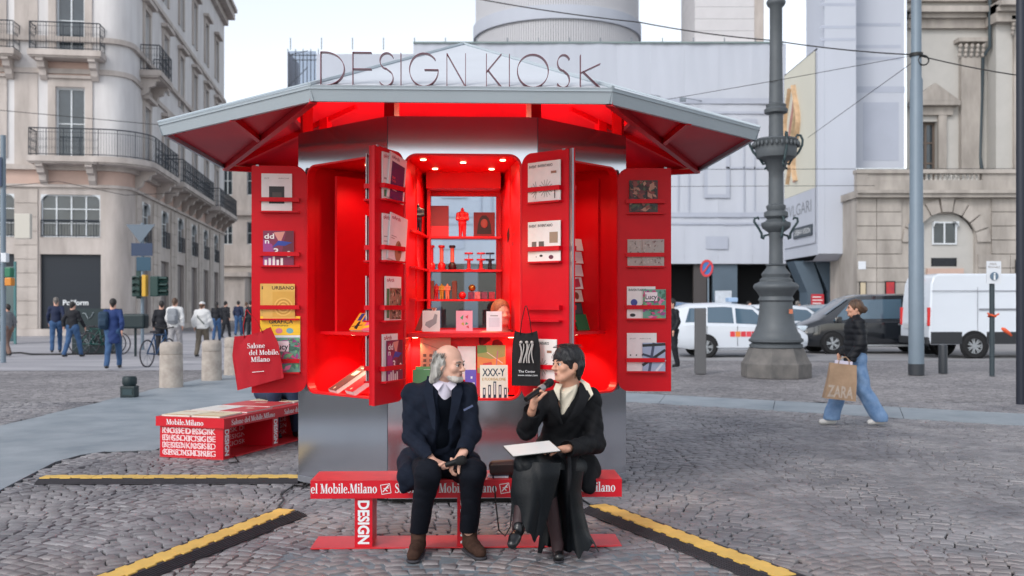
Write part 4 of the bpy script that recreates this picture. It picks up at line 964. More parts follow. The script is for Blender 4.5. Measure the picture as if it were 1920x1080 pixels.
# ------------------------------------------------------------------ bench in front of the kiosk
m_bench = mat("red_bench_lacquer", S(200,12,34), .35, var=.04, vscale=5, spec=.4)
m_bench_top = mat("worn_red_top", S(206,40,48), .4, var=.08, vscale=7, spec=.5)
m_white = mat("white_print", S(225,228,230), .5)
def emblem(b, M, s_):                       # tilted square outline with a small leaping figure
    q = M @ RZ(9)
    for (x0,x1,y0,y1) in ((-s_,s_,s_*.88,s_),(-s_,s_,-s_,-s_*.88),(-s_,-s_*.88,-s_*.88,s_*.88),(s_*.88,s_,-s_*.88,s_*.88)): b.box(x0,x1,y0,y1,0,.0008,q)
    for (x0,y0,x1,y1,w0) in ((-.7,-.5,-.1,0,.2),(-.1,0,.45,.45,.28),(.1,.2,.65,.1,.16),(-.1,-.05,.25,-.5,.18),(.4,.45,.72,.72,.2),(-.45,.15,-.05,.1,.16)):
        d = Vector((x1-x0,y1-y0)); L_ = d.length*s_; a = math.degrees(math.atan2(d.y,d.x)); b.box(0,L_,-w0*s_/2,w0*s_/2,0,.0008,q @ T(x0*s_,y0*s_,0) @ RZ(a))
bf0 = gp(582,1031); bf1 = gp(1166,1026)
bd = (bf1-bf0); BL = bd.length; bang = math.degrees(math.atan2(bd.y,bd.x))
bench = thing("red_bench", "red kiosk bench with white lettering that the two seated people share", "bench", bf0, bang)
BH, BD = .45, .36
b = MB(); b.box(0,BL,.0,BD,BH-.003,BH); b.build("seat_top", m_bench_top, bench)
b = MB(); b.box(0,BL,0,BD,BH-.118,BH-.0035); band_ = b.build("seat_beam", m_bench, bench)
MBF = frame((0,-.0015,0), (1,0,0), (0,0,1), (0,-1,0))
x = 0; b = MB(); unit = .745
tw = serif_text("Salone del Mobile.Milano")[2]
kx0 = .5                                       # the repeat starts before the left end: only its tail fits
def word(b, st, xa, xb, h=.062): b.text(st, h, MBF @ T(xa,BH-.083,0), font='serif', w=xb-xa)
px2b = lambda p: (p-580)/587*BL
word(b, "el Mobile.Milano", px2b(581), px2b(705)); word(b, "Salone del Mobile.Milano", px2b(738), px2b(930)); word(b, "Salone del Mobile.Milano", px2b(962), px2b(1155))
b.build("lettering", m_white, band_)
for p in (721, 945): b = MB(); emblem(b, MBF @ T(px2b(p),BH-.057,0), .032); b.build("emblem", m_white, band_)
b = MB(); b.box(.0,BL,.0,.33,.003,.011); b.build("base_plate", m_bench_top, bench)
for i, p in enumerate((662, 855, 1050)):
    x0 = px2b(p); b = MB(); b.box(x0,x0+.115,.02,.30,.0115,BH-.1185); lg = b.build("leg", m_bench, bench)
    b = MB(); b.text("DESIGN", .072, frame((x0+.024,.0185,BH-.135), (0,0,-1), (1,0,0), (0,-1,0)), w=.285, bold=.035); b.build("lettering", m_white, lg)
    b = MB()
    for k in range(5): b.text("DESIGN KIOSK"[k*2:k*2+5], .035, frame((x0+.1165,.04,.04+k*.055), (0,1,0), (0,0,1), (1,0,0)), w=.24)
    b.build("lettering", mat("pink_print", S(214,120,126), .5), lg)
# ------------------------------------------------------------------ low red display bench on the left
p0 = gp(300,857); p1 = gp(424,862); dx = (p1-p0); wn = dx.length; an = math.degrees(math.atan2(dx.y,dx.x))
sb_ = thing("display_bench", "red lettered display bench with magazines on top, left of the kiosk", "bench", p0, an-4.0)
LN, SH = 2.1, .43
b = MB(); b.box(-.03,wn+.03,-.03,LN,SH-.10,SH); tp = b.build("top_beam", m_bench, sb_)
b = MB(); b.box(0,wn,0,LN,.004,.016); b.build("base_plate", m_bench_top, sb_)
for y in (.0, .95, 1.9):
    b = MB(); b.box(.0,wn,y,y+.12,.017,SH-.101); lg = b.build("leg", m_bench, sb_)
    if y == 0.:
        b = MB(); MN = frame((0,y-.0015,0), (1,0,0), (0,0,1), (0,-1,0))
        for k, st in enumerate(("GENDIGN SIRK", "DESIGNKIOSK K", "ESIGN KIOSK D", "KIOSK DESIGN")): b.text(st, .06, MN @ T(.03,.03+k*.075,0), w=wn-.16, bold=.01); b.text(st[::-1], .06, MN @ T(.05,.034+k*.075,-.0004), w=wn-.14, bold=.01)
        b.build("lettering", mat("pale_pink_print", S(226,196,198), .5), lg)
    b = MB(); b.text("DESIGN", .07, frame((wn+.0015,y+.03,SH-.12), (0,0,-1), (0,1,0), (1,0,0)), w=.27, bold=.035); b.build("lettering", m_white, lg)
b = MB(); b.box(wn*.5,wn*.5+.02,.12,1.9,.017,SH-.101); cp = b.build("centre_panel", m_bench, sb_)
b = MB(); MC = frame((wn*.5+.0215,0,0), (0,1,0), (0,0,1), (1,0,0))
for k, st in enumerate(("DESIGN KIOSK DESIGN KIOSK", "KIOSK DESIGN KIOSK DESIGN", "SIGN KIOSK DESIGN KIOSK DE", "OSK DESIGN KIOSK DESIGN KI")): b.text(st, .052, MC @ T(.14,.04+k*.075,0), w=1.72)
b.build("lettering", mat("pale_pink_print", S(226,196,198), .5), cp)
b = MB(); b.text("Salone del Mobile.Milano", .055, frame((wn+.0315,.1,SH-.08), (0,1,0), (0,0,1), (1,0,0)), font='serif', w=.85); b.text("Salone del Mobile.Milano", .055, frame((wn+.0315,1.15,SH-.08), (0,1,0), (0,0,1), (1,0,0)), font='serif', w=.85)
b.text("Mobile.Milano", .055, frame((.1,-.0315,SH-.08), (1,0,0), (0,0,1), (0,-1,0)), font='serif', w=.45); b.build("lettering", m_white, tp)
# ------------------------------------------------------------------ cable ramps
m_rub = mat("black_rubber", S(52,50,56), .75, var=.12, vscale=8, bump=.2, bscale=60); m_yel = mat("yellow_ramp_lid", S(216,178,90), .6, var=.12, vscale=6, bump=.15, bscale=50)
def ramp(label, a, c, n):
    a = Vector((a.x,a.y,0)); c = Vector((c.x,c.y,0)); d = c-a; L_ = d.length; M = frame(a, d, Vector((0,0,1)).cross(d), (0,0,1)); o = thing("cable_ramp", label, "cable ramp", M=M, group="cable ramps on the setts")
    b = MB(); W_, H_ = .16, .042; P = [(-W_,.004),(-W_,.012),(-.062,H_),(.062,H_),(W_,.012),(W_,.004)]
    b.prism(P, 0, L_, frame((0,0,0),(0,1,0),(0,0,1),(1,0,0))); b.build("ramp_body", m_rub, o)
    for s_ in (-1,1):
        b = MB()
        for k in range(5):
            t = .12+.16*k; y = s_*(W_+(.062-W_)*t); z = .012+(H_-.012)*t; b.box(0,L_,y-.004,y+.004,z,z+.006)
        b.build("ribs", m_rub, o, kind="stuff")
    for k in range(n):
        b = MB(); x0, x1 = L_*k/n+.004, L_*(k+1)/n-.004; m_ = max(3, int((x1-x0)/.08)); P = []
        for i in range(m_): xa, xb = x0+(x1-x0)*i/m_, x0+(x1-x0)*(i+1)/m_; o_2 = .06 if i % 2 else .078; P += [(xa,-o_2),(xb,-o_2)]
        for i in range(m_-1,-1,-1): xa, xb = x0+(x1-x0)*i/m_, x0+(x1-x0)*(i+1)/m_; o_2 = .078 if i % 2 else .06; P += [(xb,o_2),(xa,o_2)]
        b.prism(P, H_-.002, H_+.006); b.build("lid", m_yel, o)
ramp("yellow and black cable ramp lying across the setts left of the kiosk", gp(80,903), gp(565,902), 5)
ramp("yellow and black cable ramp running to the bottom left corner", gp(178,1107), gp(540,966), 3)
ramp("yellow and black cable ramp running to the lower right", gp(1122,957), gp(1478,1094), 3)
m_cable = mat("black_cable", S(20,20,22), .5)
def cable(label, pts, r=.008, n=6): return tag(MB().tube(pts, r, n).build("cable", m_cable, None, smooth=True), label, "cable")
def gpz(px, py, z=.012): p = gp(px, py); return (p.x, p.y, z)
cable("black cable looping from the left ramp to the kiosk base", [gpz(530,962),gpz(524,950),gpz(532,940),gpz(526,930),gpz(540,920),gpz(552,912),gpz(575,915)])
cable("black cable from the right ramp towards the bench", [gpz(1122,955,.03),gpz(1108,950),gpz(1096,942),gpz(1086,936)])
cable("short black cable end beside the display bench", [gpz(440,858),gpz(447,868),gpz(432,870),gpz(428,869)], .007)
# ------------------------------------------------------------------ printed matter
m_page = mat("white_pages", S(214,212,208), .7)
def mag(label, M, w_, h_, t, base, prints=(), cat="magazine", name="magazine", group=None):
    """M: x right, y up, z out of the cover; origin bottom left of the back cover (world matrix)"""
    o = thing(name, label, cat, M=M, group=group)
    b = MB(); b.box(.002,w_-.002,.002,h_-.002,.001,t-.001); b.build("pages", m_page, o)
    b = MB(); b.box(0,w_,0,h_,t-.001,t); b.box(0,w_,0,h_,0,.001); b.box(0,.0015,0,h_,.0005,t-.0005); b.build("cover", pm(base), o)
    if prints:
        b = MB(); ms = []; z = t+.0006
        def ci(c):
            m = pm(c)
            if m not in ms: ms.append(m)
            return ms.index(m)
        for p in prints:
            b.c = ci(p[-1]); z += .0002
            if p[0] == 'r': b.add([(p[1]*w_,p[2]*h_,z),(p[3]*w_,p[2]*h_,z),(p[3]*w_,p[4]*h_,z),(p[1]*w_,p[4]*h_,z)], [(0,1,2,3)])
            elif p[0] == 't': b.text(p[5], p[3]*h_, T(p[1]*w_,p[2]*h_,z), w=p[4]*w_, bold=.02)
            elif p[0] == 'd': n = 14; b.add([(p[1]*w_+p[3]*w_*math.cos(2*math.pi*i/n), p[2]*h_+p[4]*w_*math.sin(2*math.pi*i/n), z) for i in range(n)], [tuple(range(n))])
            elif p[0] == 'p': b.add([(x*w_,y*h_,z) for x,y in p[1]], [tuple(range(len(p[1])))])
            elif p[0] == 'l': x0,y0,x1,y1,lw = p[1]; d = Vector(((x1-x0)*w_,(y1-y0)*h_)); nn = Vector((-d.y,d.x)).normalized()*lw; b.add([(x0*w_+nn.x,y0*h_+nn.y,z),(x0*w_-nn.x,y0*h_-nn.y,z),(x1*w_-nn.x,y1*h_-nn.y,z),(x1*w_+nn.x,y1*h_+nn.y,z)], [(0,1,2,3)])
        b.build("cover_print", ms, o, kind="stuff")
    return o
def speck(seed, n, cols, x0=0, y0=0, x1=1, y1=1, s_=.12):   # busy picture made of small shapes
    r = random.Random(seed); L_ = []
    for i in range(n):
        x, y = r.uniform(x0,x1), r.uniform(y0,y1); a = r.uniform(0,6.3); q = r.uniform(.4,1)*s_
        P = [(min(x1,max(x0,x+q*math.cos(a+k*1.57)*(1 if k % 2 else .5))), min(y1,max(y0,y+q*.7*math.sin(a+k*1.57)*(1 if k % 2 else .5)))) for k in range(4)]
        L_.append(('p', P, cols[i % len(cols)]))
    return L_
WH = (222,220,218); DK = (28,28,32); GY = (150,146,144)
def on_door(D, M, row, x, tilt=0., lift=0., z=.006): # world matrix of a magazine in a door rack
    zb = (2.503, 2.033, 1.572, 1.107)[row]-.098-OB
    return KM @ M @ T(x, zb+lift, z) @ RZ(tilt)
burst = lambda cx, cy, n=14, rr=.3, s_=1: [('l', (cx, cy, cx+rr*math.cos(i*6.28/n)*s_, cy+rr*.75*math.sin(i*6.28/n), .0016), DK) for i in range(n)]
inv = [('t',.06,.86,.07,.62,"INVENTARIO",DK)]
lucy = lambda sd: [('r',0,0,1,1,(96,150,132))]+speck(sd,60,[(190,60,120),(214,120,160),(60,110,90),(150,60,130),(110,170,120)],.0,.0,1,.98,.2)+[('r',.08,.6,.62,.9,(226,214,220)),('t',.1,.66,.17,.5,"Lucy",DK)]
ddn = [('r',0,0,1,1,(120,34,72)),('p',[(.0,.0),(.45,.0),(.3,.6),(0,.75)],(150,60,130)),('p',[(.6,.3),(.98,.4),(.98,1),(.75,1)],(96,20,44)),('p',[(.35,.95),(.72,.98),(.55,.62)],(206,140,128)),('p',[(.28,.5),(.5,.72),(.95,.66),(.7,.56),(.48,.58)],(36,60,150)),('t',.04,.77,.15,.32,"dd",WH),('t',.06,.63,.14,.14,"n",WH),('t',.34,.3,.2,.16,"3",WH),('t',.76,.24,.18,.15,"0",WH)]+[('r',.05+.13*i,0,.13+.13*i,.16+.05*(i%3),WH) for i in range(5)]
arch_h = ('t',.08,.88,.09,.5,"oArch",(170,30,44))
# leftmost door
mag("white magazine with a dark square photograph, top of the leftmost door", on_door(D1,M1,0,.085), .26,.325,.008, WH, [('r',.25,.2,.75,.66,DK),('r',.36,.3,.66,.5,(70,60,56)),('r',.4,.3,.6,.36,(120,70,50)),('t',.1,.86,.03,.16,"INT",GY),('t',.55,.86,.03,.35,"ARCHI",GY)])
mag("purple and maroon design magazine on the leftmost door", on_door(D1,M1,1,.1), .26,.30,.01, (120,34,72), ddn)
urb = [('r',.3,.05,.98,.78,(206,160,66)),('t',.28,.84,.1,.7,"URBANO",(60,44,20))]+[('d',.64,.34,.3-.05*i,.3-.05*i,(190,140,50) if i % 2 else (222,180,90)) for i in range(6)]
mag("ochre magazine titled URBANO, front one of two on the leftmost door", on_door(D1,M1,2,.1,0,0,.014), .27,.30,.008, (214,172,84), urb)
mag("ochre magazine edge peeking out behind the URBANO magazine", on_door(D1,M1,2,.075,0,.002,.004), .2,.30,.008, (206,164,80), [('t',.06,.84,.1,.2,"ii",(60,44,20))])
mag("white and yellow magazine titled GRAFICA on the leftmost door", on_door(D1,M1,3,.075,0,0,.004), .34,.485,.008, (214,216,222), [('r',0,.66,1,1,(238,196,40)),('t',.22,.87,.07,.6,"GRAFICA",DK),('t',.3,.82,.025,.4,"DISEGNO",DK)]+[('d',.2+.27*i,.74,.09,.07,((60,60,70),(210,120,140),(110,170,180))[i]) for i in range(3)]+[('t',.0,.55,.07,.98,"CIRCULARITY",(150,150,190)),('r',.02,.02,.98,.5,(90,84,80))]+speck(5,50,[(40,40,44),(170,150,130),(120,110,100),(70,90,60)],.04,.04,.96,.48,.1))
mag("small pink and green magazine titled Lucy on the leftmost door", on_door(D1,M1,3,.175,0,0,.016), .235,.30,.01, (96,150,132), lucy(11))
# front left door
mag("white magazine edge behind the dark blue one, front left door", on_door(D3,M3,0,.1,0,.0,.004), .2,.36,.01, WH, [arch_h,('r',.1,.05,.3,.2,(60,120,80)),('r',.1,.3,.3,.34,GY),('r',.1,.42,.3,.46,GY)])
mag("tilted magazine with a dark blue cover panel on the front left door", on_door(D3,M3,0,.15,-9,.02,.016), .27,.36,.01, WH, [('t',.1,.88,.08,.45,"oArch",(110,40,60)),('r',.12,.0,.9,.82,(38,44,92)),('t',.18,.45,.05,.2,"200",(200,80,80)),('t',.18,.38,.05,.24,"CASE",(200,80,80)),('r',.2,.2,.5,.22,WH)])
mag("white magazine edge behind the tilted grey one, front left door", on_door(D3,M3,1,.1,0,.0,.004), .18,.36,.01, WH, [arch_h,('r',.1,.4,.4,.42,GY),('r',.1,.5,.4,.52,GY)])
mag("tilted white magazine with a beige vase photograph on the front left door", on_door(D3,M3,1,.16,-8,.02,.016), .28,.36,.01, (214,212,212), [('t',.08,.88,.08,.5,"oArch",(150,40,60)),('d',.55,.22,.2,.3,(150,120,90)),('d',.6,.3,.1,.16,(110,84,60)),('r',.1,.5,.4,.52,GY),('r',.1,.45,.3,.47,GY)])
mag("white magazine with green strip and patterned photograph on the front left door", on_door(D3,M3,2,.14), .25,.34,.012, WH, [('t',.08,.88,.08,.45,"oArch",(160,40,60)),('r',.05,.05,.22,.72,(40,120,80)),('r',.24,.02,.98,.74,(140,120,100))]+speck(3,60,[(60,50,50),(190,170,150),(120,60,60),(90,110,80)],.25,.03,.97,.73,.1))
mag("white magazine behind the purple design magazine, front left door", on_door(D3,M3,3,.1,0,0,.004), .24,.36,.01, WH, [arch_h])
mag("purple and maroon design magazine on the front left door", on_door(D3,M3,3,.15,0,0,.016), .25,.31,.01, (120,34,72), ddn)
for row in range(4):                       # stacks seen edge-on on the hidden left bay door
    for k in range(3):
        mag("magazine seen edge-on, row %s, %s from the door" % (("one from the top","two from the top","three from the top","four from the top")[row], ("nearest","second","third")[k]), on_door(D2,M2,row,.09+.03*k,random.uniform(-2,2),.0,.004+.012*k), .24,.31+.02*k,.009, ((200,204,214),(150,160,180),(90,100,130))[(k+row)%3], group="magazines stacked edge-on")
# front right door
mag("white INVENTARIO magazine with ink dandelions, left of the top pair, front right door", on_door(D4,M4,0,.075,0,0,.004), .2,.315,.008, WH, inv+burst(.45,.3))
mag("white INVENTARIO magazine with ink dandelions, right of the top pair, front right door", on_door(D4,M4,0,.17,0,0,.015), .235,.315,.008, WH, inv+burst(.4,.32)+[('r',.62,.68,.85,.74,(150,110,90)),('r',.76,.06,.8,.28,DK)])
mag("white INVENTARIO magazine with grey photos, left of the second pair, front right door", on_door(D4,M4,1,.075,0,0,.004), .2,.315,.008, WH, inv+[('r',.2,.36,.45,.5,(96,90,88)),('d',.5,.12,.1,.05,DK)])
mag("white INVENTARIO magazine with grey photos, right of the second pair, front right door", on_door(D4,M4,1,.17,0,0,.015), .235,.315,.008, WH, inv+[('r',.1,.36,.32,.5,(80,76,74)),('r',.55,.45,.9,.72,(150,130,110)),('d',.62,.1,.1,.07,(90,30,60)),('d',.2,.14,.07,.04,DK)])
mag("white INVENTARIO magazine beside the black tote, low on the front right door", on_door(D4,M4,3,.13,0,0,.004), .23,.315,.008, WH, inv+burst(.35,.3)+[('r',.6,.66,.8,.72,(150,110,90))])
# rightmost door
mag("square magazine with a dark reddish foliage photograph, top of the rightmost door", on_door(D6,M6,0,.1,0,0), .25,.285,.01, (60,40,40), speck(21,110,[(130,56,50),(30,28,28),(176,130,110),(96,34,40),(70,84,56)],.02,.02,.98,.98,.2))
mag("grey speckled magazine, left of two on the rightmost door", on_door(D6,M6,1,.085,0,0,.004), .18,.235,.01, (168,158,152), speck(8,60,[(150,140,134),(186,178,170),(110,100,96)],.05,.05,.95,.95,.08))
mag("grey speckled magazine, right of two on the rightmost door", on_door(D6,M6,1,.215,0,0,.014), .19,.235,.01, (164,154,148), speck(9,60,[(150,140,134),(186,178,170),(120,90,90)],.05,.05,.95,.95,.08))
mag("white INVENTARIO magazine with blue ball, rightmost door", on_door(D6,M6,2,.08,0,0,.004), .25,.28,.01, WH, inv+[('d',.25,.5,.12,.12,(50,60,140)),('d',.68,.38,.16,.16,(130,80,56)),('d',.2,.1,.1,.06,DK)])
mag("small pink and green magazine titled Lucy on the rightmost door", on_door(D6,M6,2,.22,0,0,.016), .2,.255,.01, (96,150,132), lucy(12))
mag("plain white magazine at the bottom of the rightmost door", on_door(D6,M6,3,.08,0,0,.004), .26,.335,.01, (216,212,212), [('t',.1,.84,.03,.7,"INT   ARCHI",GY),('r',.1,.4,.14,.44,DK),('r',.3,.4,.34,.44,DK),('r',.5,.4,.54,.44,DK)])
mag("magazine with blue and black crossed bands, bottom of the rightmost door", on_door(D6,M6,3,.215,0,0,.016), .2,.25,.01, (150,164,190), [('l',(0,.2,1,.75,.012),DK),('l',(0,.6,1,.35,.010),(40,50,70)),('l',(.3,0,.5,1,.012),(60,70,96)),('l',(0,.9,1,.95,.012),DK),('l',(.6,0,1,.4,.010),(200,204,214))])
# ------------------------------------------------------------------ books on shelves and in the lower recess (kiosk coordinates)
def kb(x, y, z, lean=12, yaw=0): return KM @ T(x,y,z) @ RZ(yaw) @ RX(90-lean)
def kpx(px, py, yl):                        # kiosk-local point seen at a pixel on plane y=yl
    x = kx(px, yl); p = KM @ Vector((x,yl,0)); return x, EYE-(py-HOR)/F*p.y
def kbook(label, px0, px1, pyb, pyt, yl, base, prints=(), t=.02, lean=8, cat="book", name="book", yaw=0):
    x0, zb = kpx(px0, pyb, yl); x1, zt = kpx(px1, pyt, yl); return mag(label, kb(x0,yl,zb,lean,yaw), x1-x0, (zt-zb)/math.cos(R(lean)), t, base, prints, cat, name)
xx = [('t',.08,.68,.22,.82,"XXX-Y",(20,50,70)),('t',.08,.55,.08,.84,"E FUORISALONE",(190,150,70))]+[('r',.1+.19*i,.04,.2+.19*i,(.34,.42,.52,.42,.34)[i],(24,44,60)) for i in range(5)]+[('r',.13+.19*i,.14,.17+.19*i,(.34,.42,.52,.42,.34)[i]-.04,WH) for i in range(5)]
kbook("white book titled XXX-Y with five dark columns, in the lower recess", 900,952,749,685,-1.36,(226,222,206),xx,.03,6)
kbook("book with a green and orange garden photograph, behind the XXX-Y book", 895,948,700,648,-1.14,(150,150,80),[('p',[(0,.2),(.5,.1),(1,.3),(1,.6),(.5,.5),(0,.6)],(206,130,60)),('p',[(.1,.0),(.6,.0),(.5,.4),(.2,.35)],(190,60,50)),('l',(.2,.85,.9,.35,.003),(220,200,180)),('l',(.65,.05,.72,.8,.005),(170,110,120)),('p',[(.0,.7),(.35,.75),(.3,1),(0,1)],(96,130,60))],.02,8)
kbook("salmon book with a grid of small dark windows, in the lower recess", 788,845,712,634,-1.1,(206,142,110),[('r',.1+.2*(i%4),.06+.12*(i//4),.2+.2*(i%4),.13+.12*(i//4),(110,66,50)) for i in range(20)]+[('l',(0,.9,1,.62,.002),(150,90,70))],.03,6)
kbook("plain white book behind the seated man's head", 858,892,712,650,-1.1,(226,222,216),(),.03,6)
kbook("green booklet behind the seated man's shoulder", 779,830,720,688,-1.28,(96,160,96),[('r',.3,.8,.7,.84,WH)],.02,10)
kbook("darker green booklet lying behind the green booklet", 774,812,726,694,-1.32,(84,146,88),(),.02,10)
kbook("purple booklet with white figures beside the seated man", 872,893,735,694,-1.3,(96,80,176),[('r',.5,.6,.65,.7,WH),('r',.6,.35,.85,.42,WH)],.02,8)
kbook("thin red book spine between the purple booklet and the XXX-Y book", 893,900,742,700,-1.32,(180,30,40),(),.02,6)
kbook("white book with a grey silhouette on the counter", 792,825,622,583,-1.16,(222,218,212),[('p',[(.15,.3),(.4,.15),(.8,.4),(.85,.8),(.7,.85),(.6,.6),(.2,.45)],(150,148,148))],.018,8)
kbook("pink card with a ring of coloured leaves on the counter", 855,886,621,583,-1.16,(224,148,164),[('p',[(.25,.65),(.4,.55),(.45,.8)],(60,140,90)),('p',[(.55,.7),(.75,.8),(.7,.6)],(200,50,70)),('p',[(.3,.35),(.5,.25),(.45,.45)],(190,150,40)),('p',[(.55,.3),(.75,.35),(.6,.45)],(60,140,90)),('p',[(.6,.2),(.8,.12),(.75,.28)],(200,50,60))],.012,8)
kbook("small white booklet on the counter near the right wall", 912,941,621,584,-1.16,(224,224,228),[('r',.25,.75,.75,.8,GY),('r',.15,.2,.85,.68,(206,206,214))],.012,6)
for k in range(3): kbook("leaning dark book on the counter by the left wall, %s" % ("front","middle","rear")[k], 780+6*k,800+6*k,620,582-2*k,-1.02+.03*k,((120,90,90),(60,70,90),(150,110,100))[k],(),.012,25,yaw=-55)
# left bay shelf and deck
def bayM(phi, x, z, d, lean=60, yaw=0): return KM @ face(phi) @ T(x,z,d) @ Matrix.Rotation(R(yaw),4,'Y') @ RX(-lean)
mag("small orange and blue book on the left bay shelf", bayM(-135,-.2,1.362,-.26,40), .2,.19,.02, (224,150,40), [('p',[(.25,.1),(.5,.05),(.45,.5),(.3,.5)],DK),('r',.15,.55,.4,.98,(40,50,110)),('r',.5,.5,.75,.9,(50,60,120)),('l',(.05,.2,.7,.3,.004),DK)], "book", "book")
mag("small pink and yellow book on the left bay shelf", bayM(-135,.02,1.362,-.22,40), .2,.19,.02, (220,90,120), [('p',[(0,.1),(1,.3),(1,.5),(0,.25)],(240,170,40)),('r',.2,.55,.8,.65,(80,150,70))], "book", "book")
mag("brown hardback with a cream label on the left bay deck", bayM(-135,-.28,.835,-.10,58,-18), .2,.36,.035, (92,66,62), [('r',.25,.62,.75,.8,(226,196,170)),('r',.35,.9,.65,.93,(226,196,170)),('r',.42,.06,.55,.13,(226,196,170))], "book", "book")
mag("red hardback with an orange label on the left bay deck", bayM(-135,-.02,.835,-.08,58,-18), .2,.36,.045, (196,24,36), [('r',.2,.6,.8,.82,(240,170,90)),('r',.35,.9,.65,.93,(240,170,90)),('r',.42,.06,.55,.13,(226,196,170))], "book", "book")
mag("dark box with a strip of small photographs at the back of the left bay deck", bayM(-135,.1,.85,-.3,8), .2,.22,.04, (44,30,40), [('r',.5,.62,.7,.78,WH),('r',.5,.42,.7,.56,(226,180,150)),('r',.5,.24,.75,.36,WH)], "box", "box")
for k in range(6):                          # rack of cards in the right bay
    mag("card in the right bay wall rack, number %s counting from the top" % ("one","two","three","four","five","six")[k], bayM(-45,.27,2.08-.115*k,-.36,14), .17,.11,.004, ((226,214,208),(222,210,206),(222,208,206),(226,220,216),(220,206,190),(40,60,60))[k], [(),(),(),[('p',[(.3,.1),(.8,.2),(.75,.9),(.35,.8)],(190,60,80))],[('d',.5,.5,.2,.2,(130,70,50))],[('r',.1,.1,.9,.9,(60,80,80))]][k], "card", "greeting_card", "cards in the right bay rack")
mag("green folder leaning on the right bay shelf", bayM(-45,.28,1.362,-.3,20), .17,.15,.012, (20,104,66), (), "folder", "folder")
# ------------------------------------------------------------------ objects on the window shelves
m_fred = mat("red_resin", S(206,30,40), .35); m_fblk = mat("navy_resin", S(24,24,40), .4)
ZS = (2.225, 1.918, 1.645, 1.36)
def sx(px, yl=-.15): return kx(px, yl)
def figurine(label, x, z, h, m, y=-.15):
    g = SDF((-.08,-.06,-.01), (.08,.06,.36), .005); k_ = h/.3
    for s_ in (-1,1): g.cap((s_*.022,0,.0),(s_*.02,0,.14),.016,.022,.01); g.cap((s_*.05,0,.245),(s_*.055,-.01,.19),.018,.015,.012); g.cap((s_*.055,-.01,.19),(s_*.012,-.03,.185),.015,.011,.01)
    g.cap((0,0,.15),(0,0,.235),.038,.045,.02,flat=((0,1,0),1.3)); g.cap((0,0,.25),(0,0,.27),.014,.014,.01); g.ell((0,-.004,.288),(.018,.02,.024),.006)
    o = g.mesh("figurine", m); o.matrix_world = KM @ T(x,y,z) @ Matrix.Scale(k_,4); return tag(o, label, "figurine")
figurine("red resin figurine of a standing man on the top window shelf", sx(867), ZS[0], .262, m_fred)
figurine("dark navy figurine of a standing man on the top left shelf", sx(784,-.7), ZS[0], .24, m_fblk, -.7)
for k,(px,c) in enumerate(((852-33,(214,60,70)),)): pass
def shelf_obj(name, label, cat, px, row, build, y=-.15):
    o = thing(name, label, cat, M=KM @ T(sx(px,y), y, ZS[row]+.0005)); build(o); return o
def pillar(c1, c2):
    def f(o):
        b = MB(); b.lathe([(.0,0),(.03,0),(.036,.02),(.036,.045),(.026,.065),(.018,.07)], 16); b.build("base", c1, o, smooth=40)
        b = MB(); b.lathe([(.018,.0705),(.018,.205)], 14); b.build("stem", c2, o, smooth=40); b = MB(); b.lathe([(.028,.2055),(.03,.212),(.03,.222),(.026,.228)], 14); b.build("cap", c1, o, smooth=40)
    return f
m_fpink = mat("salmon_resin", S(224,110,96), .4); m_fdk = mat("dark_brown_resin", S(50,24,28), .4)
shelf_obj("pepper_mill", "red pillar-shaped mill on the second shelf", "mill", 828, 1, pillar(m_fred, m_fpink)); shelf_obj("pepper_mill", "dark-based pillar-shaped mill on the second shelf", "mill", 848, 1, pillar(m_fdk, m_fpink)); shelf_obj("pepper_mill", "red pillar-shaped mill half hidden by the shelf edge", "mill", 809, 1, pillar(m_fred, m_fred))
def spool(c1, c2):
    def f(o):
        b = MB(); b.lathe([(.0,0),(.03,0),(.03,.006),(.016,.012),(.016,.085),(.042,.088),(.042,.102),(.01,.104),(.004,.105),(.004,.145),(.04,.147),(.04,.16),(.0,.161)], 16); b.build("turned_body", c1, o, smooth=35)
    return f
for k, (px, c) in enumerate(((879,m_fred),(902,m_fred),(919,m_fblk))): shelf_obj("corkscrew_stand", "%s T-shaped turned stand on the second shelf" % ("red left","red middle","navy right")[k], "stand", px, 1, spool(c, c))
def blockset(w_, h_, d_, m):
    def f(o): b = MB(); b.box(-w_/2,w_/2,-d_/2,d_/2,0,h_); b.build("block", m, o, bevel=.003)
    return f
for k,(px,w_,h_,c) in enumerate(((811,.03,.17,(120,70,44)),(852,.045,.17,(110,60,40)))): shelf_obj("wood_block", ("thin brown wooden block at the left of the third shelf","dark brown wooden block in the middle of the third shelf")[k], "block", px, 2, blockset(w_,h_,.05,pm(c)))
for k,(px,c) in enumerate(((818,(180,30,40)),(828,(190,160,60)),(839,(222,150,120)))): figurine(("small crimson doll on the third shelf","small mustard doll on the third shelf","small pink doll on the third shelf")[k], sx(px), ZS[2], .14, pm(c))
def ball_(r, m):
    def f(o): b = MB(); b.ball((0,0,r), r, 14); b.build("sphere", m, o, smooth=True)
    return f
shelf_obj("ball", "red glossy ball on the third shelf", "ball", 867, 2, ball_(.035,m_fred)); 
o = thing("ball", "gold perforated ball resting on the row of boxes", "ball", M=KM @ T(sx(885),-.15,ZS[2]+.071)); ball_(.034, mat("brass_ball", S(170,130,60), .35, .7, var=.4, vscale=60))(o)
for k,px in enumerate((883,895,908,922)): shelf_obj("small_box", "%s patterned purple box on the third shelf" % ("first","second","third","fourth")[k], "box", px, 2, blockset(.055,.068,.06,mat("box_print%d" % k, (S(110,40,80),S(190,110,120),S(120,60,90),S(150,50,70))[k], .5, var=.3, vscale=40)))
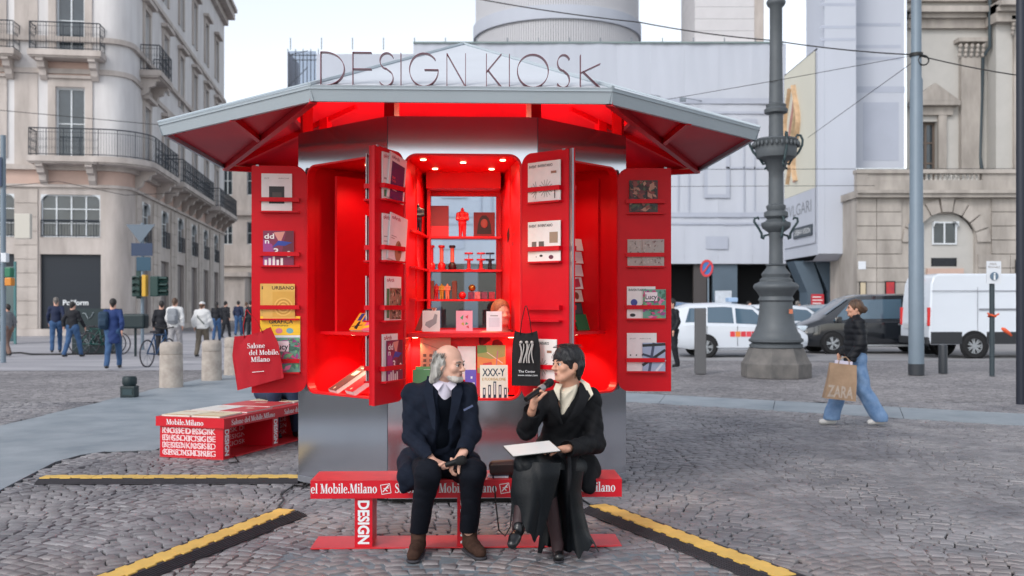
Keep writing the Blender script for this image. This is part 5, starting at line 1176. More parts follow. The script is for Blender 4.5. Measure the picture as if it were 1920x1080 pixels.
def portrait(o):
    b = MB(); b.box(-.1,.1,0,.012,0,.235); b.build("panel", pm((120,22,26)), o)
    b = MB(); b.ball((0,-.003,.13), .034, 12, (1,.1,1.25)); b.build("printed_face", pm((150,70,60)), o, smooth=True)
    b = MB(); P = [(-.07,.03),(.07,.03),(.06,.12),(.042,.18),(.02,.205),(-.02,.205),(-.042,.18),(-.06,.12)]; b.prism(P, 0, .001, frame((0,0,0),(1,0,0),(0,0,1),(0,-1,0))); b.build("printed_hair", pm((40,14,16)), o)
shelf_obj("portrait_panel", "dark red panel with a printed portrait on the top window shelf", "picture", 908, 0, portrait, -.1)
def redbox(o):
    b = MB(); b.box(-.085,.085,0,.09,0,.1); b.build("box", m_fred, o); b = MB(); b.box(-.085,.085,.02,.08,.101,.29); b.build("panel", mat("maroon_panel", S(140,40,44), .4), o)
shelf_obj("display_box", "red and maroon display box at the left of the top shelf", "box", 824, 0, redbox, -.17)
def cone(o): 
    for s_ in (-1,1): b = MB(); b.tube([(s_*.028,0,0),(s_*.006,0,.2)], [.02,.008], 10); b.build("limb", m_fred, o, smooth=40)
shelf_obj("red_sculpture", "red A-shaped sculpture on the left column of shelves", "sculpture", 779, 1, cone, -.7)
def mann(o): 
    b = MB(); b.lathe([(.05,0),(.05,.012),(.012,.02),(.012,.04),(.03,.05),(.034,.08),(.02,.115),(.034,.15),(.03,.17),(.012,.19),(.012,.2)], 16); b.build("torso", mat("brass_mesh", S(190,150,110), .4, .5, var=.4, vscale=80), o, smooth=True)
shelf_obj("mannequin", "small brass dressmaker's torso on the left column of shelves", "mannequin", 771, 2, mann, -.7)
# magazines lying on the display bench
def flat_on(bx_, by_, ang, z): return sb_.matrix_world @ T(bx_,by_,z) @ RZ(ang)
bpy.context.view_layer.update()
for k,(x,y,a,w_,h_,c) in enumerate(((.02,.0,0,.34,.45,(230,220,196)),(.38,.0,1,.34,.42,(224,206,170)),(.03,.5,0,.36,.5,(226,222,216)),(.4,.48,-1,.34,.5,(206,52,56)),(.05,1.05,0,.62,.5,(206,60,62)),(.06,1.6,0,.6,.4,(228,216,190)))):
    mag(("cream magazine at the near left end of the display bench","sand coloured magazine at the near right end of the display bench","white magazine second on the left of the display bench","red magazine second on the right of the display bench","large red magazine in the middle of the display bench","pale magazine at the far end of the display bench")[k], flat_on(x,y,a,SH+.002), w_,h_,.015,c,[('r',.05,.05,.95,.12,(210,150,40)),('r',.1,.7,.6,.74,(180,60,60))] if k in (0,1,5) else [('r',.35,.6,.6,.75,(226,196,180))])
# ------------------------------------------------------------------ tote bags
def tote(label, M, w_, h_, m, seed, draw=None, sway=0.):
    o = thing("tote_bag", label, "tote bag", M=M); r = random.Random(seed); n, k_ = 10, 12; b = MB(); vs = []
    for side in (0,1):
        for j in range(k_+1):
            for i in range(n+1):
                u, v = i/n, j/k_; pinch = 1-.22*(1-min(1,v/.35))*(1 if draw else .9)
                x = (u-.5)*w_*pinch+sway*v; z = -v*h_-.02*(1-v)*math.sin(u*math.pi); t = .018*math.sin(u*math.pi)*min(1,v*2.2)*(1.3-.6*v)+.004*math.sin(u*17+v*6+seed)
                vs.append((x, (-t if side == 0 else t*.6), z))
    Nn = (n+1)*(k_+1); fs = []
    for side in (0,1):
        for j in range(k_):
            for i in range(n):
                q = (side*Nn+j*(n+1)+i, side*Nn+j*(n+1)+i+1, side*Nn+(j+1)*(n+1)+i+1, side*Nn+(j+1)*(n+1)+i); fs.append(q if side else q[::-1])
    for j in range(k_):
        for i in (0,n): fs.append((j*(n+1)+i,(j+1)*(n+1)+i,Nn+(j+1)*(n+1)+i,Nn+j*(n+1)+i))
    for i in range(n): fs.append((k_*(n+1)+i,k_*(n+1)+i+1,Nn+k_*(n+1)+i+1,Nn+k_*(n+1)+i))
    b.add(vs, fs); bag = b.build("bag_body", m, o, smooth=60)
    for s_ in (-1,1):
        q = MB(); q.tube([(s_*.06*w_/.3,-.004,-.03),(s_*.045*w_/.3,-.004,.07),(s_*.012,0,.17),(s_*.004,.004,.195)], .011, 6, flat=.3); q.build("strap", m, o, smooth=True)
    if draw: draw(o)
    return o
def draw_red(o):
    MT_ = frame((0,-.03,0),(1,0,0),(0,0,1),(0,-1,0))
    for k, st in enumerate(("Salone", "del Mobile.", "Milano")):
        b = MB(); b.text(st, .042, MT_ @ T(-.075,-.125-.06*k,0) @ RZ(-14), font='serif'); b.build("lettering", m_white, o)
    b = MB(); b.box(-.03,.07,-.345,-.34,0,.001,MT_ @ RZ(-10)); b.build("lettering", m_white, o)
def draw_blk(o):
    MT_ = frame((0,-.031,0),(1,0,0),(0,0,1),(0,-1,0)); mg = mat("silver_print", S(180,176,172), .4)
    for k, x in enumerate((-.045,.0,.04)):
        b = MB(); b.tube([MT_ @ Vector((x+.015*math.sin(t*.7+k),-.10-t*.03,.0)) for t in range(6)], .006, 5); b.tube([MT_ @ Vector((x+.02+.012*math.sin(t*.7+k+1),-.10-t*.03,.0)) for t in range(6)], .004, 5); b.ball(tuple(MT_ @ Vector((x+.01,-.09,0))), .013, 8); b.build("printed_utensil", mg, o)
    b = MB(); b.text("The Center", .02, MT_ @ T(-.055,-.325,.0)); b.text("www.center.com", .016, MT_ @ T(-.06,-.352,.0)); b.build("lettering", m_white, o)
m_canvas_r = mat("red_canvas", S(176,14,34), .8, var=.06, vscale=8, bump=.3, bscale=220); m_canvas_b = mat("black_canvas", S(18,18,21), .85, bump=.3, bscale=220)
p = at(500,580,8.40); tote("red tote bag with white serif lettering hanging from the leftmost door", T(p.x-.12,p.y,p.z-.19) @ RZ(6) @ RY(-15), .40, .45, m_canvas_r, 1, draw_red, -.05)
p = at(985,572,7.70); tote("black tote bag with printed cutlery hanging from the front right door", T(p.x+.005,p.y,p.z-.2) @ RZ(-8), .225, .43, m_canvas_b, 4, draw_blk)
# ------------------------------------------------------------------ lamp post
m_cast = mat("grey_cast_iron", S(84,89,93), .55, .2, var=.08, vscale=3, bump=.1, bscale=40)
m_ltstone = mat("lamp_stone_base", S(84,83,82), .85, col2=S(112,108,105), vscale=3, bump=.3, bscale=40)
g_ = gp(1455,706); YL = g_.y; sL = F/YL
lz = lambda py: EYE-(py-HOR)/sL
lp = thing("lamp_post", "ornate grey cast-iron lamp post on a flared stone base", "lamp post", g_)
b = MB()
def sq(h, z): return [(h*math.cos(R(22.5+45*i))*1.08, h*math.sin(R(22.5+45*i))*1.08, z) for i in range(8)]
rows = [(60,706),(60,681),(57,677),(53,668),(48,655),(47,652)]
vs = []; 
for w_, py in rows: vs += sq(w_/sL, max(0, lz(py)))
b.add(vs, [(i*8+j,i*8+(j+1)%8,(i+1)*8+(j+1)%8,(i+1)*8+j) for i in range(len(rows)-1) for j in range(8)]+[tuple(range((len(rows)-1)*8, len(rows)*8))]); b.build("stone_base", m_ltstone, lp)
prof = [(49,651),(49,646),(44,643),(50,640),(50,636),(46,633),(45,628),(40,622),(34,606),(31,585),(30,566),(33,563),(32,560),(30,556),(36,546),(41,541),(42,537),(40,533),(30,528),(30,524),(25,520),(27,514),(24,510),(18,503),(17,499),(20,497),(13,494),(12.5,470),(12.5,445),(14,440),(14,436),(25,428),(27,423),(27,418),(20,415),(16,411),(22,406),(22,398),(16,395),(18,390),(18,386),(14,383),(13.5,340),(13.5,322),(17,318),(20,305),(27,300),(36,296),(38,288),(38,284),(39,268),(41,264),(38,261),(22,262),(13.5,260),(13,225),(13,215),(21,212),(22,206),(18,202),(19,197),(13,194),(12,140),(11.5,90),(11.5,15),(16,10),(18,5),(16,0),(12,-4),(12,-60)]
b = MB(); b.lathe([(r/sL, lz(py)) for r, py in prof], 32); b.build("column", m_cast, lp, smooth=45)
b = MB()
for i in range(28):
    a = 2*math.pi*i/28; b.ball((41.5/sL*math.cos(a), 41.5/sL*math.sin(a), lz(272)), .035, 6, (1,1,1.8))
b.build("basket_studs", m_cast, lp, smooth=True)
def scroll(z0, pts, s_, y=0., r=.028):
    q = MB(); P = [Vector((s_*x/sL, y, z0-(py)/sL)) for x, py in pts]; q.tube(P, [r*.7]+[r]*(len(P)-2)+[r*.6], 7); q.build("scroll_bracket", mat("dark_green_iron", S(44,62,66), .5, .2), lp, smooth=True)
for s_, y in ((1,0),(-1,0),(.2,-.45)):
    scroll(lz(262), [(22,56),(16,50),(17,44),(24,46),(30,36),(42,24),(49,10),(50,0),(46,-8),(40,-9),(37,-4),(40,0)], s_, y)
    scroll(lz(440), [(14,0),(22,2),(24,8),(27,6),(27,-2),(34,-14),(41,-24),(40,-31),(34,-32),(32,-28)], s_, y*.6)
b = MB(); b.box(.18,.26,-.395,-.375,lz(588)-.0,lz(584)+.05); b.build("sticker", pm((190,110,80)), lp)
# ------------------------------------------------------------------ poles and posts
m_gpole = mat("grey_blue_pole", S(112,126,138), .5, .1, var=.05, vscale=2, bump=.05, bscale=30)
g_ = gp(1718,703); sP = F/g_.y; pz = lambda py: EYE-(py-HOR)/sP
tp_ = thing("tram_pole", "tall grey-blue steel pole with a dark foot on the right", "pole", g_)
b = MB(); b.lathe([(14.5/sP,.0),(14.5/sP,pz(682))], 20); b.build("dark_foot", mat("dark_pole_paint", S(46,50,56), .5), tp_, smooth=40)
b = MB(); b.lathe([(14/sP,pz(682)),(13.5/sP,pz(420)),(12/sP,pz(418)),(11.5/sP,pz(150)),(9.5/sP,pz(145)),(9/sP,pz(-80))], 20); b.build("shaft", m_gpole, tp_, smooth=40)
b = MB(); b.lathe([(12/sP,pz(106)),(12.2/sP,pz(100))], 16); b.tube([(.12+.12*math.cos(R(t)),-.1,pz(115)+.11*math.sin(R(t))) for t in range(0,361,30)], .018, 6); b.build("cable_collar", m_cable, tp_, smooth=40)
g_ = gp(1914,758); b = MB(); b.lathe([(.07,0),(.07,7.5)], 16, T(*g_)); tag(b.build("dark_pole", mat("navy_pole_paint", S(34,38,50), .4, .2), None, smooth=40), "dark navy pole at the right edge of the square", "pole")
g_ = gp(1313,701); s1 = F/g_.y; b = MB(); hz = EYE-(492-HOR)/s1
b.prism([(-.12,-.09),(.12,-.09),(.12,.09),(-.12,.09)], 0, EYE-(578-HOR)/s1, T(*g_)); tag(b.build("grey_post", mat("grey_brown_post", S(92,92,94), .6), None, bevel=.01), "plain square grey post in front of the white taxi", "post")
# no-parking sign
p = at(1328,503,34); ps = thing("no_parking_sign", "round blue and red no-parking sign on a thin pole", "road sign", (p.x,34,0), -55)
b = MB(); b.lathe([(.03,0),(.03,p.z+.2)], 8); b.build("pole", m_gpole, ps, smooth=40)
def disc(nm, r0, r1, y, m, par, z): q = MB(); q.lathe([(r0,0),(r1,0),(r1,.02),(r0,.02),(r0,0)] if r0 > 0 else [(0,0),(r1,0),(r1,.02),(0,.02)], 24, T(0,y,z) @ RX(90), cap=(r0 <= 0)); return q.build(nm, m, par, smooth=30)
disc("disc", 0, .29, -.04, mat("sign_blue", S(60,110,170), .4), ps, p.z); disc("rim", .22, .3, -.062, mat("sign_red", S(196,60,66), .4), ps, p.z)
b = MB(); b.box(-.23,.23,-.085,-.08,-.035,.035,T(0,0,p.z) @ RY(-45)); b.build("slash", mat("sign_red", S(196,60,66), .4), ps)
b = MB(); b.box(-.1,.1,.03,.06,.4,1.6); b.build("sticker_plate", mat("stickered_plate", S(130,130,132), .6, var=.4, vscale=9), ps)
# pedestrian-area sign with orange tie
g_ = gp(1860,705); s2 = F/g_.y; z2 = lambda py: EYE-(py-HOR)/s2; ps = thing("pedestrian_sign", "white pedestrian-area sign on a dark post with an orange tie", "road sign", g_)
b = MB(); b.lathe([(.055,0),(.055,z2(530))], 12); b.build("post", mat("dark_teal_post", S(48,60,66), .5), ps, smooth=40)
b = MB(); b.box(-.16,.16,-.09,-.07,z2(532),z2(490)); b.build("panel", mat("white_enamel", S(210,214,220), .4), ps)
b = MB(); b.text("AREA", .045, frame((-.1,-.092,z2(497)),(1,0,0),(0,0,1),(0,-1,0)), w=.16); b.text("PEDONALE", .045, frame((-.13,-.092,z2(503)),(1,0,0),(0,0,1),(0,-1,0)), w=.26); b.build("lettering", mat("brown_print", S(110,96,80), .6), ps)
disc("blue_disc", 0, .09, -.093, mat("sign_grey_blue", S(96,116,134), .4), ps, z2(518))
b = MB(); b.ball((0,-.118,z2(514)), .02, 8); b.box(-.018,.018,-.121,-.115,z2(525),z2(516)); b.build("walker_symbol", m_white, ps)
b = MB(); b.tube([(.07*math.cos(R(t)),.07*math.sin(R(t)),z2(592)+.02*math.sin(R(t*2))) for t in range(0,361,30)], .022, 6); b.tube([(.05,-.06,z2(592)),(.12,-.08,z2(588))], .02, 6); b.tube([(-.05,-.06,z2(592)),(-.13,-.07,z2(587))], .02, 6); b.build("orange_tie", mat("orange_plastic", S(224,90,50), .5), ps, smooth=True)
p = at(1888,622,28); b = MB(); b.tube([(-.15,0,.1),(-.08,0,.06),(.05,0,-.03),(.13,0,-.12)], [.03,.06,.05,.025], 8, T(p.x,p.y,p.z)); tag(b.build("orange_ribbon", mat("orange_plastic", S(224,90,50), .5), None, smooth=True), "orange ribbon tied on the white van side near the right edge", "ribbon")
g_ = gp(1768,700); b = MB(); b.lathe([(.1,0),(.1,.62),(.085,.66),(0,.66)], 16, T(*g_)); tag(b.build("short_post", mat("dark_pole_paint", S(46,50,56), .5), None, smooth=40), "short dark bollard between the tram pole and the pedestrian sign", "bollard")
# stone bollards
m_boll = mat("speckled_stone_bollard", S(150,140,132), .85, col2=S(184,174,164), vscale=5, bump=.4, bscale=50)
for px, py, w_, top, lb in ((321,726,43,641,"nearest of the three stone bollards on the left, biggest"),(397,713,37,638,"middle one of the three stone bollards on the left"),(437,703,33,632,"farthest of the three stone bollards, beside the red tote bag")):
    g_ = gp(px,py); s3 = F/g_.y; r = w_/s3/2; h = EYE-(top-HOR)/s3; o = thing("stone_bollard", lb, "bollard", g_, group="stone bollards")
    b = MB(); b.lathe([(r*1.02,0),(r,.05),(r*.97,h*.70),(r*.97,h*.72)], 28); b.build("shaft", m_boll, o, smooth=40)
    b = MB(); b.lathe([(r*.9,h*.72),(r*.93,h*.735),(r*.97,h*.75),(r*.97,h*.9),(r*.93,h*.96),(r*.7,h),(0,h)], 28); b.build("cap", m_boll, o, smooth=50)
# dark green floor lantern on the band edge
g_ = gp(243,745); s3 = F/g_.y; o = thing("ground_floodlight", "small dark green floodlight standing on the paving at the left", "floodlight", g_)
m_dg = mat("dark_green_metal", S(28,44,48), .5, .2)
b = MB(); b.box(-.13,.13,-.1,.1,0,.2); b.build("housing", m_dg, o, bevel=.02); b = MB(); b.lathe([(.1,.2),(.12,.24),(.12,.33),(.1,.36),(0,.36)], 16); b.build("head", m_dg, o, smooth=40)
b = MB(); b.box(-.08,.08,-.106,-.101,.05,.15); b.build("lens", mat("dark_lens", S(60,76,80), .1), o)
# ------------------------------------------------------------------ traffic lights on the left
m_tl = mat("signal_green_paint", S(24,58,54), .5); m_tly = mat("signal_yellow", S(206,160,50), .5)
g_ = gp(267,656); s3 = F/g_.y; z3 = lambda py: EYE-(py-HOR)/s3
o = thing("traffic_light", "traffic light pole with a triangular sign seen from behind, on the left corner", "traffic light", g_)
b = MB(); b.lathe([(.06,0),(.055,z3(418))], 12); b.build("pole", m_gpole, o, smooth=40)
MZ = frame((0,-.06,0),(1,0,0),(0,0,1),(0,-1,0)); b = MB(); b.prism([(-.55,z3(421)),(.47,z3(421)),(-.04,z3(456))], 0, .02, MZ); b.build("triangle_sign", mat("sign_back_grey", S(96,108,120), .5, .3), o)
b = MB(); b.box(-.36,.38,z3(480),z3(456),0,.02,MZ); b.build("direction_sign", mat("sign_navy", S(34,54,84), .5), o)
b = MB(); b.box(-.18,.32,z3(508),z3(482),.0,.02,MZ); b.build("lower_sign", mat("sign_teal", S(30,70,92), .5), o)
for dx_, nm in ((.55,"right"),(-.08,"left")):
    b = MB(); b.box(dx_-.16,dx_+.12,z3(556),z3(518),.02,.3,MZ); hd = b.build("signal_head", m_tl, o, bevel=.03)
    for k in range(3):
        b = MB(); zc = z3(525+12*k); b.lathe([(.11,0),(.11,.28)], 12, MZ @ T(dx_+.12,zc,.16) @ RY(90), 200, 520) if nm == "right" else b.lathe([(.1,0),(.1,.12)], 12, MZ @ T(dx_,zc,.3), 0, 180); b.build("visor", m_tl, hd)
b = MB(); b.box(.12,.26,z3(556),z3(516),.06,.34,MZ); b.build("backplate", m_tly, o, bevel=.02)
b = MB(); b.box(-.2,-.05,z3(560),z3(505),-.2,.0,MZ); b.build("rear_head", m_tl, o, bevel=.02)
# far-left pole with small signal
g_ = gp(6,680); s4 = F/g_.y; z4 = lambda py: EYE-(py-HOR)/s4; o = thing("signal_pole", "grey pole with a small pedestrian signal at the far left edge", "traffic light", g_)
b = MB(); b.lathe([(.07,0),(.07,6.2)], 12); b.build("pole", m_gpole, o, smooth=40)
b = MB(); b.box(.03,.18,-.2,-.02,z4(492),z4(475)); b.build("white_button_box", mat("white_enamel", S(210,214,220), .4), o, bevel=.01)
b = MB(); b.box(.16,.32,-.25,-.02,z4(520),z4(502)); b.build("green_lens", mat("signal_green_lens", S(30,110,80), .4), o, bevel=.02); b = MB(); b.box(.16,.34,-.25,-.02,z4(536),z4(521)); b.build("amber_lens", mat("signal_amber_lens", S(206,130,40), .4), o, bevel=.02)
b = MB(); b.box(-.3,.02,-.12,-.1,z4(350),z4(296)); b.build("navy_plate", mat("sign_navy", S(34,54,84), .5), o)
# glazed shelter beside it
g_ = gp(14,645); o = thing("glass_shelter", "dark teal glazed shelter panel at the far left edge", "shelter", g_)
b = MB(); b.box(-1.2,.3,-.05,.0,.1,3.1); b.build("pane", mat("teal_glass", S(30,66,74), .15, spec=.7), o); b = MB(); b.box(.28,.36,-.07,.02,0,3.3); b.build("frame", mat("teal_frame", S(60,110,112), .5), o)
b = MB(); b.box(.37,1.0,-.2,0,4.2,5.2); b.build("meter_box", mat("pale_box", S(190,186,176), .6), o, bevel=.03)
# litter bin on post, bicycles
g_ = gp(254,668); o = thing("post_bin", "dark green box on a short post beside the traffic light", "bin", g_)
b = MB(); b.tube([(0,0,0),(0,0,.9)], .04, 8); b.build("post", m_dg, o); b = MB(); b.box(-.35,.35,-.22,.22,.85,1.3); b.build("box", m_dg, o, bevel=.06)
def bicycle(label, M, m):
    o = thing("bicycle", label, "bicycle", M=M, group="parked bicycles"); r = .34
    for x in (0,1.05):
        b = MB(); b.tube([(x+r*math.cos(R(t)),0,r+r*math.sin(R(t))) for t in range(0,361,20)], .02, 6); wl = b.build("wheel", m_rub, o, smooth=True)
        b = MB()
        for k in range(8): b.tube([(x,0,r),(x+r*math.cos(R(45*k)),0,r+r*math.sin(R(45*k)))], .005, 3)
        b.build("spokes", m_scaf, wl)
    b = MB(); bb = (.45,0,.3); st = (.32,0,.85); hd = (.9,0,.8)
    for a, c in ((bb,st),(bb,hd),((.34,0,.8),hd),((0,0,r),bb),((0,0,r),(.33,0,.78)),((1.05,0,r),(.88,0,.92))): b.tube([a,c], .02, 6)
    b.build("frame", m, o, smooth=True)
    b = MB(); b.box(.2,.44,-.06,.06,.86,.91); b.build("saddle", m_rub, o, bevel=.02); b = MB(); b.tube([(.82,-.28,1.0),(.88,0,.95),(.82,.28,1.0)], .016, 6); b.build("handlebar", m_dark, o, smooth=True)
m_bkb = mat("blue_bike_paint", S(30,70,110), .4); m_bkg = mat("teal_bike_paint", S(20,70,66), .4)
for (px, py, a, m, lb) in ((276,688,80,m_bkb,"blue bicycle parked behind the nearest stone bollard"),(150,664,10,m_bkg,"teal bicycle in front of the dark shop shutter, left one"),(168,664,-8,m_bkg,"teal bicycle in front of the dark shop shutter, right one")):
    g_ = gp(px,py); bicycle(lb, T(*g_) @ RZ(a), m)
g_ = gp(171,664); o = thing("bike_rack_panel", "low dark panel with pale graffiti below the shop shutter", "panel", g_)
b = MB(); b.box(-.75,.85,.3,.36,.0,1.45); b.build("panel", m_dg, o)
rg = random.Random(4)
for k in range(9):
    b = MB(); x = rg.uniform(-.65,.5); z = rg.uniform(.25,1.3); b.tube([(x+.09*i,.285,z+.12*math.sin(i*1.7+k)) for i in range(5)], .03, 5, flat=.3); b.build("graffiti_stroke", mat("graffiti_white", S(186,196,200), .6), o, smooth=True)
for k in range(5):                          # broad steps before the shop, drawn as shallow treads
    pass
g_ = gp(60,652); b = MB(); b.tube([gpz(10,664,.03),gpz(40,663,.03),gpz(60,666,.03),gpz(110,666,.03),gpz(205,665,.03)], .03, 6); tag(b.build("hose", m_cable, None, smooth=True), "dark hose lying along the kerb before the shop", "hose")
# ------------------------------------------------------------------ vehicles
m_tyre = mat("tyre", S(24,24,26), .8); m_rim = mat("alloy_rim", S(176,180,184), .35, .7); m_cglass = mat("car_glass", S(70,92,108), .06, 0, spec=.9)
def wheel(o, x, y, r, s_, m_rim_=None, nsp=5):
    M = T(x,y,r) @ RX(90 if s_ < 0 else -90); b = MB(); b.lathe([(r*.62,-.1),(r*.92,-.1),(r,-.07),(r,.07),(r*.92,.1),(r*.62,.1)], 28, M, cap=False); w_ = b.build("wheel", m_tyre, o, smooth=40)
    b = MB(); b.lathe([(0,.04),(r*.2,.045),(r*.64,.045)], 24, M, cap=False); b.build("hub_dish", mat("dark_hub", S(50,52,56), .5, .4), w_, smooth=40)
    b = MB(); b.lathe([(r*.56,.05),(r*.62,.09),(r*.68,.09),(r*.68,.05)], 28, M, cap=False)
    for k in range(nsp):
        for dd in (-9,9): b.box(r*.12,r*.62,-.016,.016,.05,.08,M @ RZ(360/nsp*k+dd))
    b.lathe([(0,.08),(r*.14,.075),(r*.16,.04)], 14, M); b.build("rim", m_rim_ or m_rim, w_)
def car(name, label, cat, M, st, paint, sides=(), screens=(), wheels=(), ng=8, group=None):
    """st: stations (x, zb, zbelt, ztop, halfwidth, roofhalf); front of the car at +x"""
    o = thing(name, label, cat, M=M, group=group)
    def ring(s_):
        x, zb, zl, zt, w_, wr = s_
        return [(x,w_*.88,zb),(x,w_*.98,zb+.12),(x,w_,zb+(zl-zb)*.5),(x,w_*.985,zl-.04),(x,w_*.95,zl),(x,wr,zt-.05),(x,wr*.86,zt-.008),(x,wr*.4,zt+.012)]
    rr = [ring(s_) for s_ in st]; b = MB(); vs = []; n = 16
    for r_ in rr: vs += r_+[(p[0],-p[1],p[2]) for p in r_[::-1]]
    fs = [(i*n+j,(i+1)*n+j,(i+1)*n+(j+1)%n,i*n+(j+1)%n) for i in range(len(st)-1) for j in range(n)]
    fs += [tuple(range(n)), tuple(range((len(st)-1)*n, len(st)*n))[::-1]]
    b.add(vs, fs); body = b.build("body", paint, o, smooth=32)
    def samp(x, j):
        for i in range(len(st)-1):
            if st[i][0] <= x <= st[i+1][0]:
                t = (x-st[i][0])/(st[i+1][0]-st[i][0]); a, c = Vector(rr[i][j]), Vector(rr[i+1][j]); return a+(c-a)*t
        return Vector(rr[-1][j])
    for (xa, xb, ta, tb, t1a, t1b) in sides:      # side window quads between belt (4) and roof edge (5)
        for s_ in (-1,1):
            b = MB(); k = 6; vs = []
            for i in range(k+1):
                u = i/k
                for v in (0,1):
                    x = xa+(xb-xa)*u if v == 0 else ta+(tb-ta)*u
                    lo, hi = samp(x,4), samp(x,5); f_ = t1a if v == 0 else t1b; p = lo+(hi-lo)*f_; vs.append((p.x, s_*(p.y+.006), p.z))
            b.add(vs, [(2*i,2*i+2,2*i+3,2*i+1) if s_ < 0 else (2*i,2*i+1,2*i+3,2*i+2) for i in range(k)]); b.build("side_window", m_cglass, o, smooth=True)
    for (i, j, f0, f1, wk) in screens:            # windscreen between two stations
        b = MB(); P = []
        for f_ in (f0,f1):
            for s_ in (-1,1):
                a, c = Vector(rr[i][5]), Vector(rr[j][5]); p = a+(c-a)*f_; P.append((p.x+(.008 if j > i else -.008), s_*p.y*wk, p.z+.052))
        b.add(P, [(0,1,3,2)]); b.build("windscreen", m_cglass, o)
    hw = max(s_[4] for s_ in st)
    for x, r in wheels:
        for s_ in (-1,1):
            b = MB(); b.lathe([(0,0),(r*1.16,0),(r*1.16,.012),(0,.012)], 28, T(x,s_*(hw-.008),r+.01) @ RX(90 if s_ < 0 else -90)); b.build("wheel_arch", mat("arch_black", S(16,17,20), .8), o)
            wheel(o, x, s_*(hw-.04), r, s_)
    return o, samp, hw
m_white_c = mat("white_car_paint", S(206,212,220), .25, 0, coat=.6); m_black_c = mat("black_car_paint", S(20,24,30), .18, 0, coat=1.); m_grey_c = mat("silver_car_paint", S(150,158,166), .25, .4, coat=.6)
# taxi
yT = 30.4; xr = (1256-960)/F*(yT)
stT = [(0,.5,.95,1.25,.72,.52),(.12,.3,.98,1.48,.84,.60),(.5,.24,1.0,1.6,.88,.64),(1.6,.22,.98,1.64,.89,.66),(2.5,.22,.95,1.56,.89,.66),(3.1,.22,.93,1.16,.89,.68),(3.35,.22,.9,.98,.88,.74),(4.0,.26,.8,.88,.84,.74),(4.25,.34,.66,.72,.72,.62)]
taxi, smp, hw = car("white_taxi", "white taxi with red and orange door stickers behind the lamp post", "car", T(xr,yT,0) @ Matrix.Diagonal((.95,1,1,1)), stT, m_white_c,
   sides=((.35,.98,.5,1.02,.1,.86),(1.05,1.88,1.08,1.85,.08,.88),(1.95,3.0,1.95,2.5,.08,.86)), screens=((4,5,.04,.96,.86),), wheels=((1.0,.32),(3.55,.32)))
def side_tex(o, x0, x1, z0, z1, m, nm, y): q = MB(); q.box(x0,x1,-y-.006,-y-.001,z0,z1); return q.build(nm, m, o)
for k in range(7): side_tex(taxi, 1.75+.17*k, 1.9+.17*k, .62, .78, (pm((214,60,70)),pm((226,130,50)),pm((206,50,60)),pm((214,70,80)),pm((200,44,54)),pm((226,190,190)),pm((226,160,40)))[k], "door_sticker", hw)
for x in (1.02,1.98,2.95): side_tex(taxi, x-.006, x+.006, .32, .95, m_dark, "door_gap", hw-.003)
q = MB(); q.box(2.62,2.78,-hw-.2,-hw-.04,.98,1.12); q.build("mirror", m_white_c, taxi, bevel=.04)
q = MB(); q.box(1.85,2.15,-.25,.25,1.66,1.8); q.build("roof_sign", mat("taxi_sign_blue", S(150,176,206), .4), taxi, bevel=.03)
q = MB(); q.box(1.3,3.4,-hw-.012,-hw-.001,.3,.34); q.build("sill_strip", m_white_c, taxi)
# black van
yV = 32.6; xv = (1490-960)/F*yV
stV = [(-5.0,.35,1.0,1.75,.86,.72),(-4.9,.25,1.02,1.88,.92,.76),(-3.5,.22,1.05,1.93,.94,.78),(-1.9,.22,1.04,1.9,.94,.78),(-1.55,.22,1.03,1.78,.94,.77),(-.78,.22,1.02,1.24,.94,.80),(-.6,.22,.98,1.1,.93,.82),(-.15,.24,.84,.94,.86,.78),(0,.34,.7,.76,.74,.66)]
van, smp2, hw2 = car("black_van", "black passenger van with silver wheels, parked facing left", "van", T(xv,yV,0) @ Matrix.Scale(-1,4,(1,0,0)) if False else T(xv,yV,0) @ RZ(180), stV, m_black_c,
   sides=((-1.6,-.98,-1.62,-1.5,.1,.86),(-3.2,-1.75,-3.2,-1.75,.1,.86),(-4.75,-3.3,-4.75,-3.3,.1,.86)), screens=((4,5,.04,.96,.88),), wheels=((-.95,.34),(-4.1,.34)))
for s_ in (-1,1):
    q = MB(); q.box(-.36,-.04,s_*.58-.2,s_*.58+.2,.72,.9,T(0,0,0) @ RZ(s_*-12)); q.build("headlight", mat("headlight_glass", S(190,204,214), .12, spec=.9), van, bevel=.05)
    q = MB(); q.box(-.1,.02,s_*.6-.1,s_*.6+.1,.38,.5); q.build("fog_light", mat("headlight_glass", S(190,204,214), .12, spec=.9), van, bevel=.03)
    q = MB(); q.box(-1.2,-1.02,s_*(hw2+.02),s_*(hw2+.2),1.0,1.2) if s_ > 0 else q.box(-1.2,-1.02,-(hw2+.2),-(hw2+.02),1.0,1.2); q.build("mirror", m_black_c, van, bevel=.04)
for k in range(3): q = MB(); q.box(-.06,.03,-.4,.4,.5+.1*k,.54+.1*k); q.build("grille_bar", m_rim, van)
for x in (-2.0,-3.3): q = MB(); q.box(x-.006,x+.006,hw2-.002,hw2+.003,.4,1.0); q.build("door_gap", m_dark, van)
for x in (-1.75,-3.05): q = MB(); q.box(x-.22,x,hw2+.002,hw2+.03,.93,.97); q.build("door_handle", m_rim, van)
q = MB(); q.box(-4.6,-1.35,hw2-.01,hw2+.006,.24,.3); q.build("sill_strip", m_rim, van)
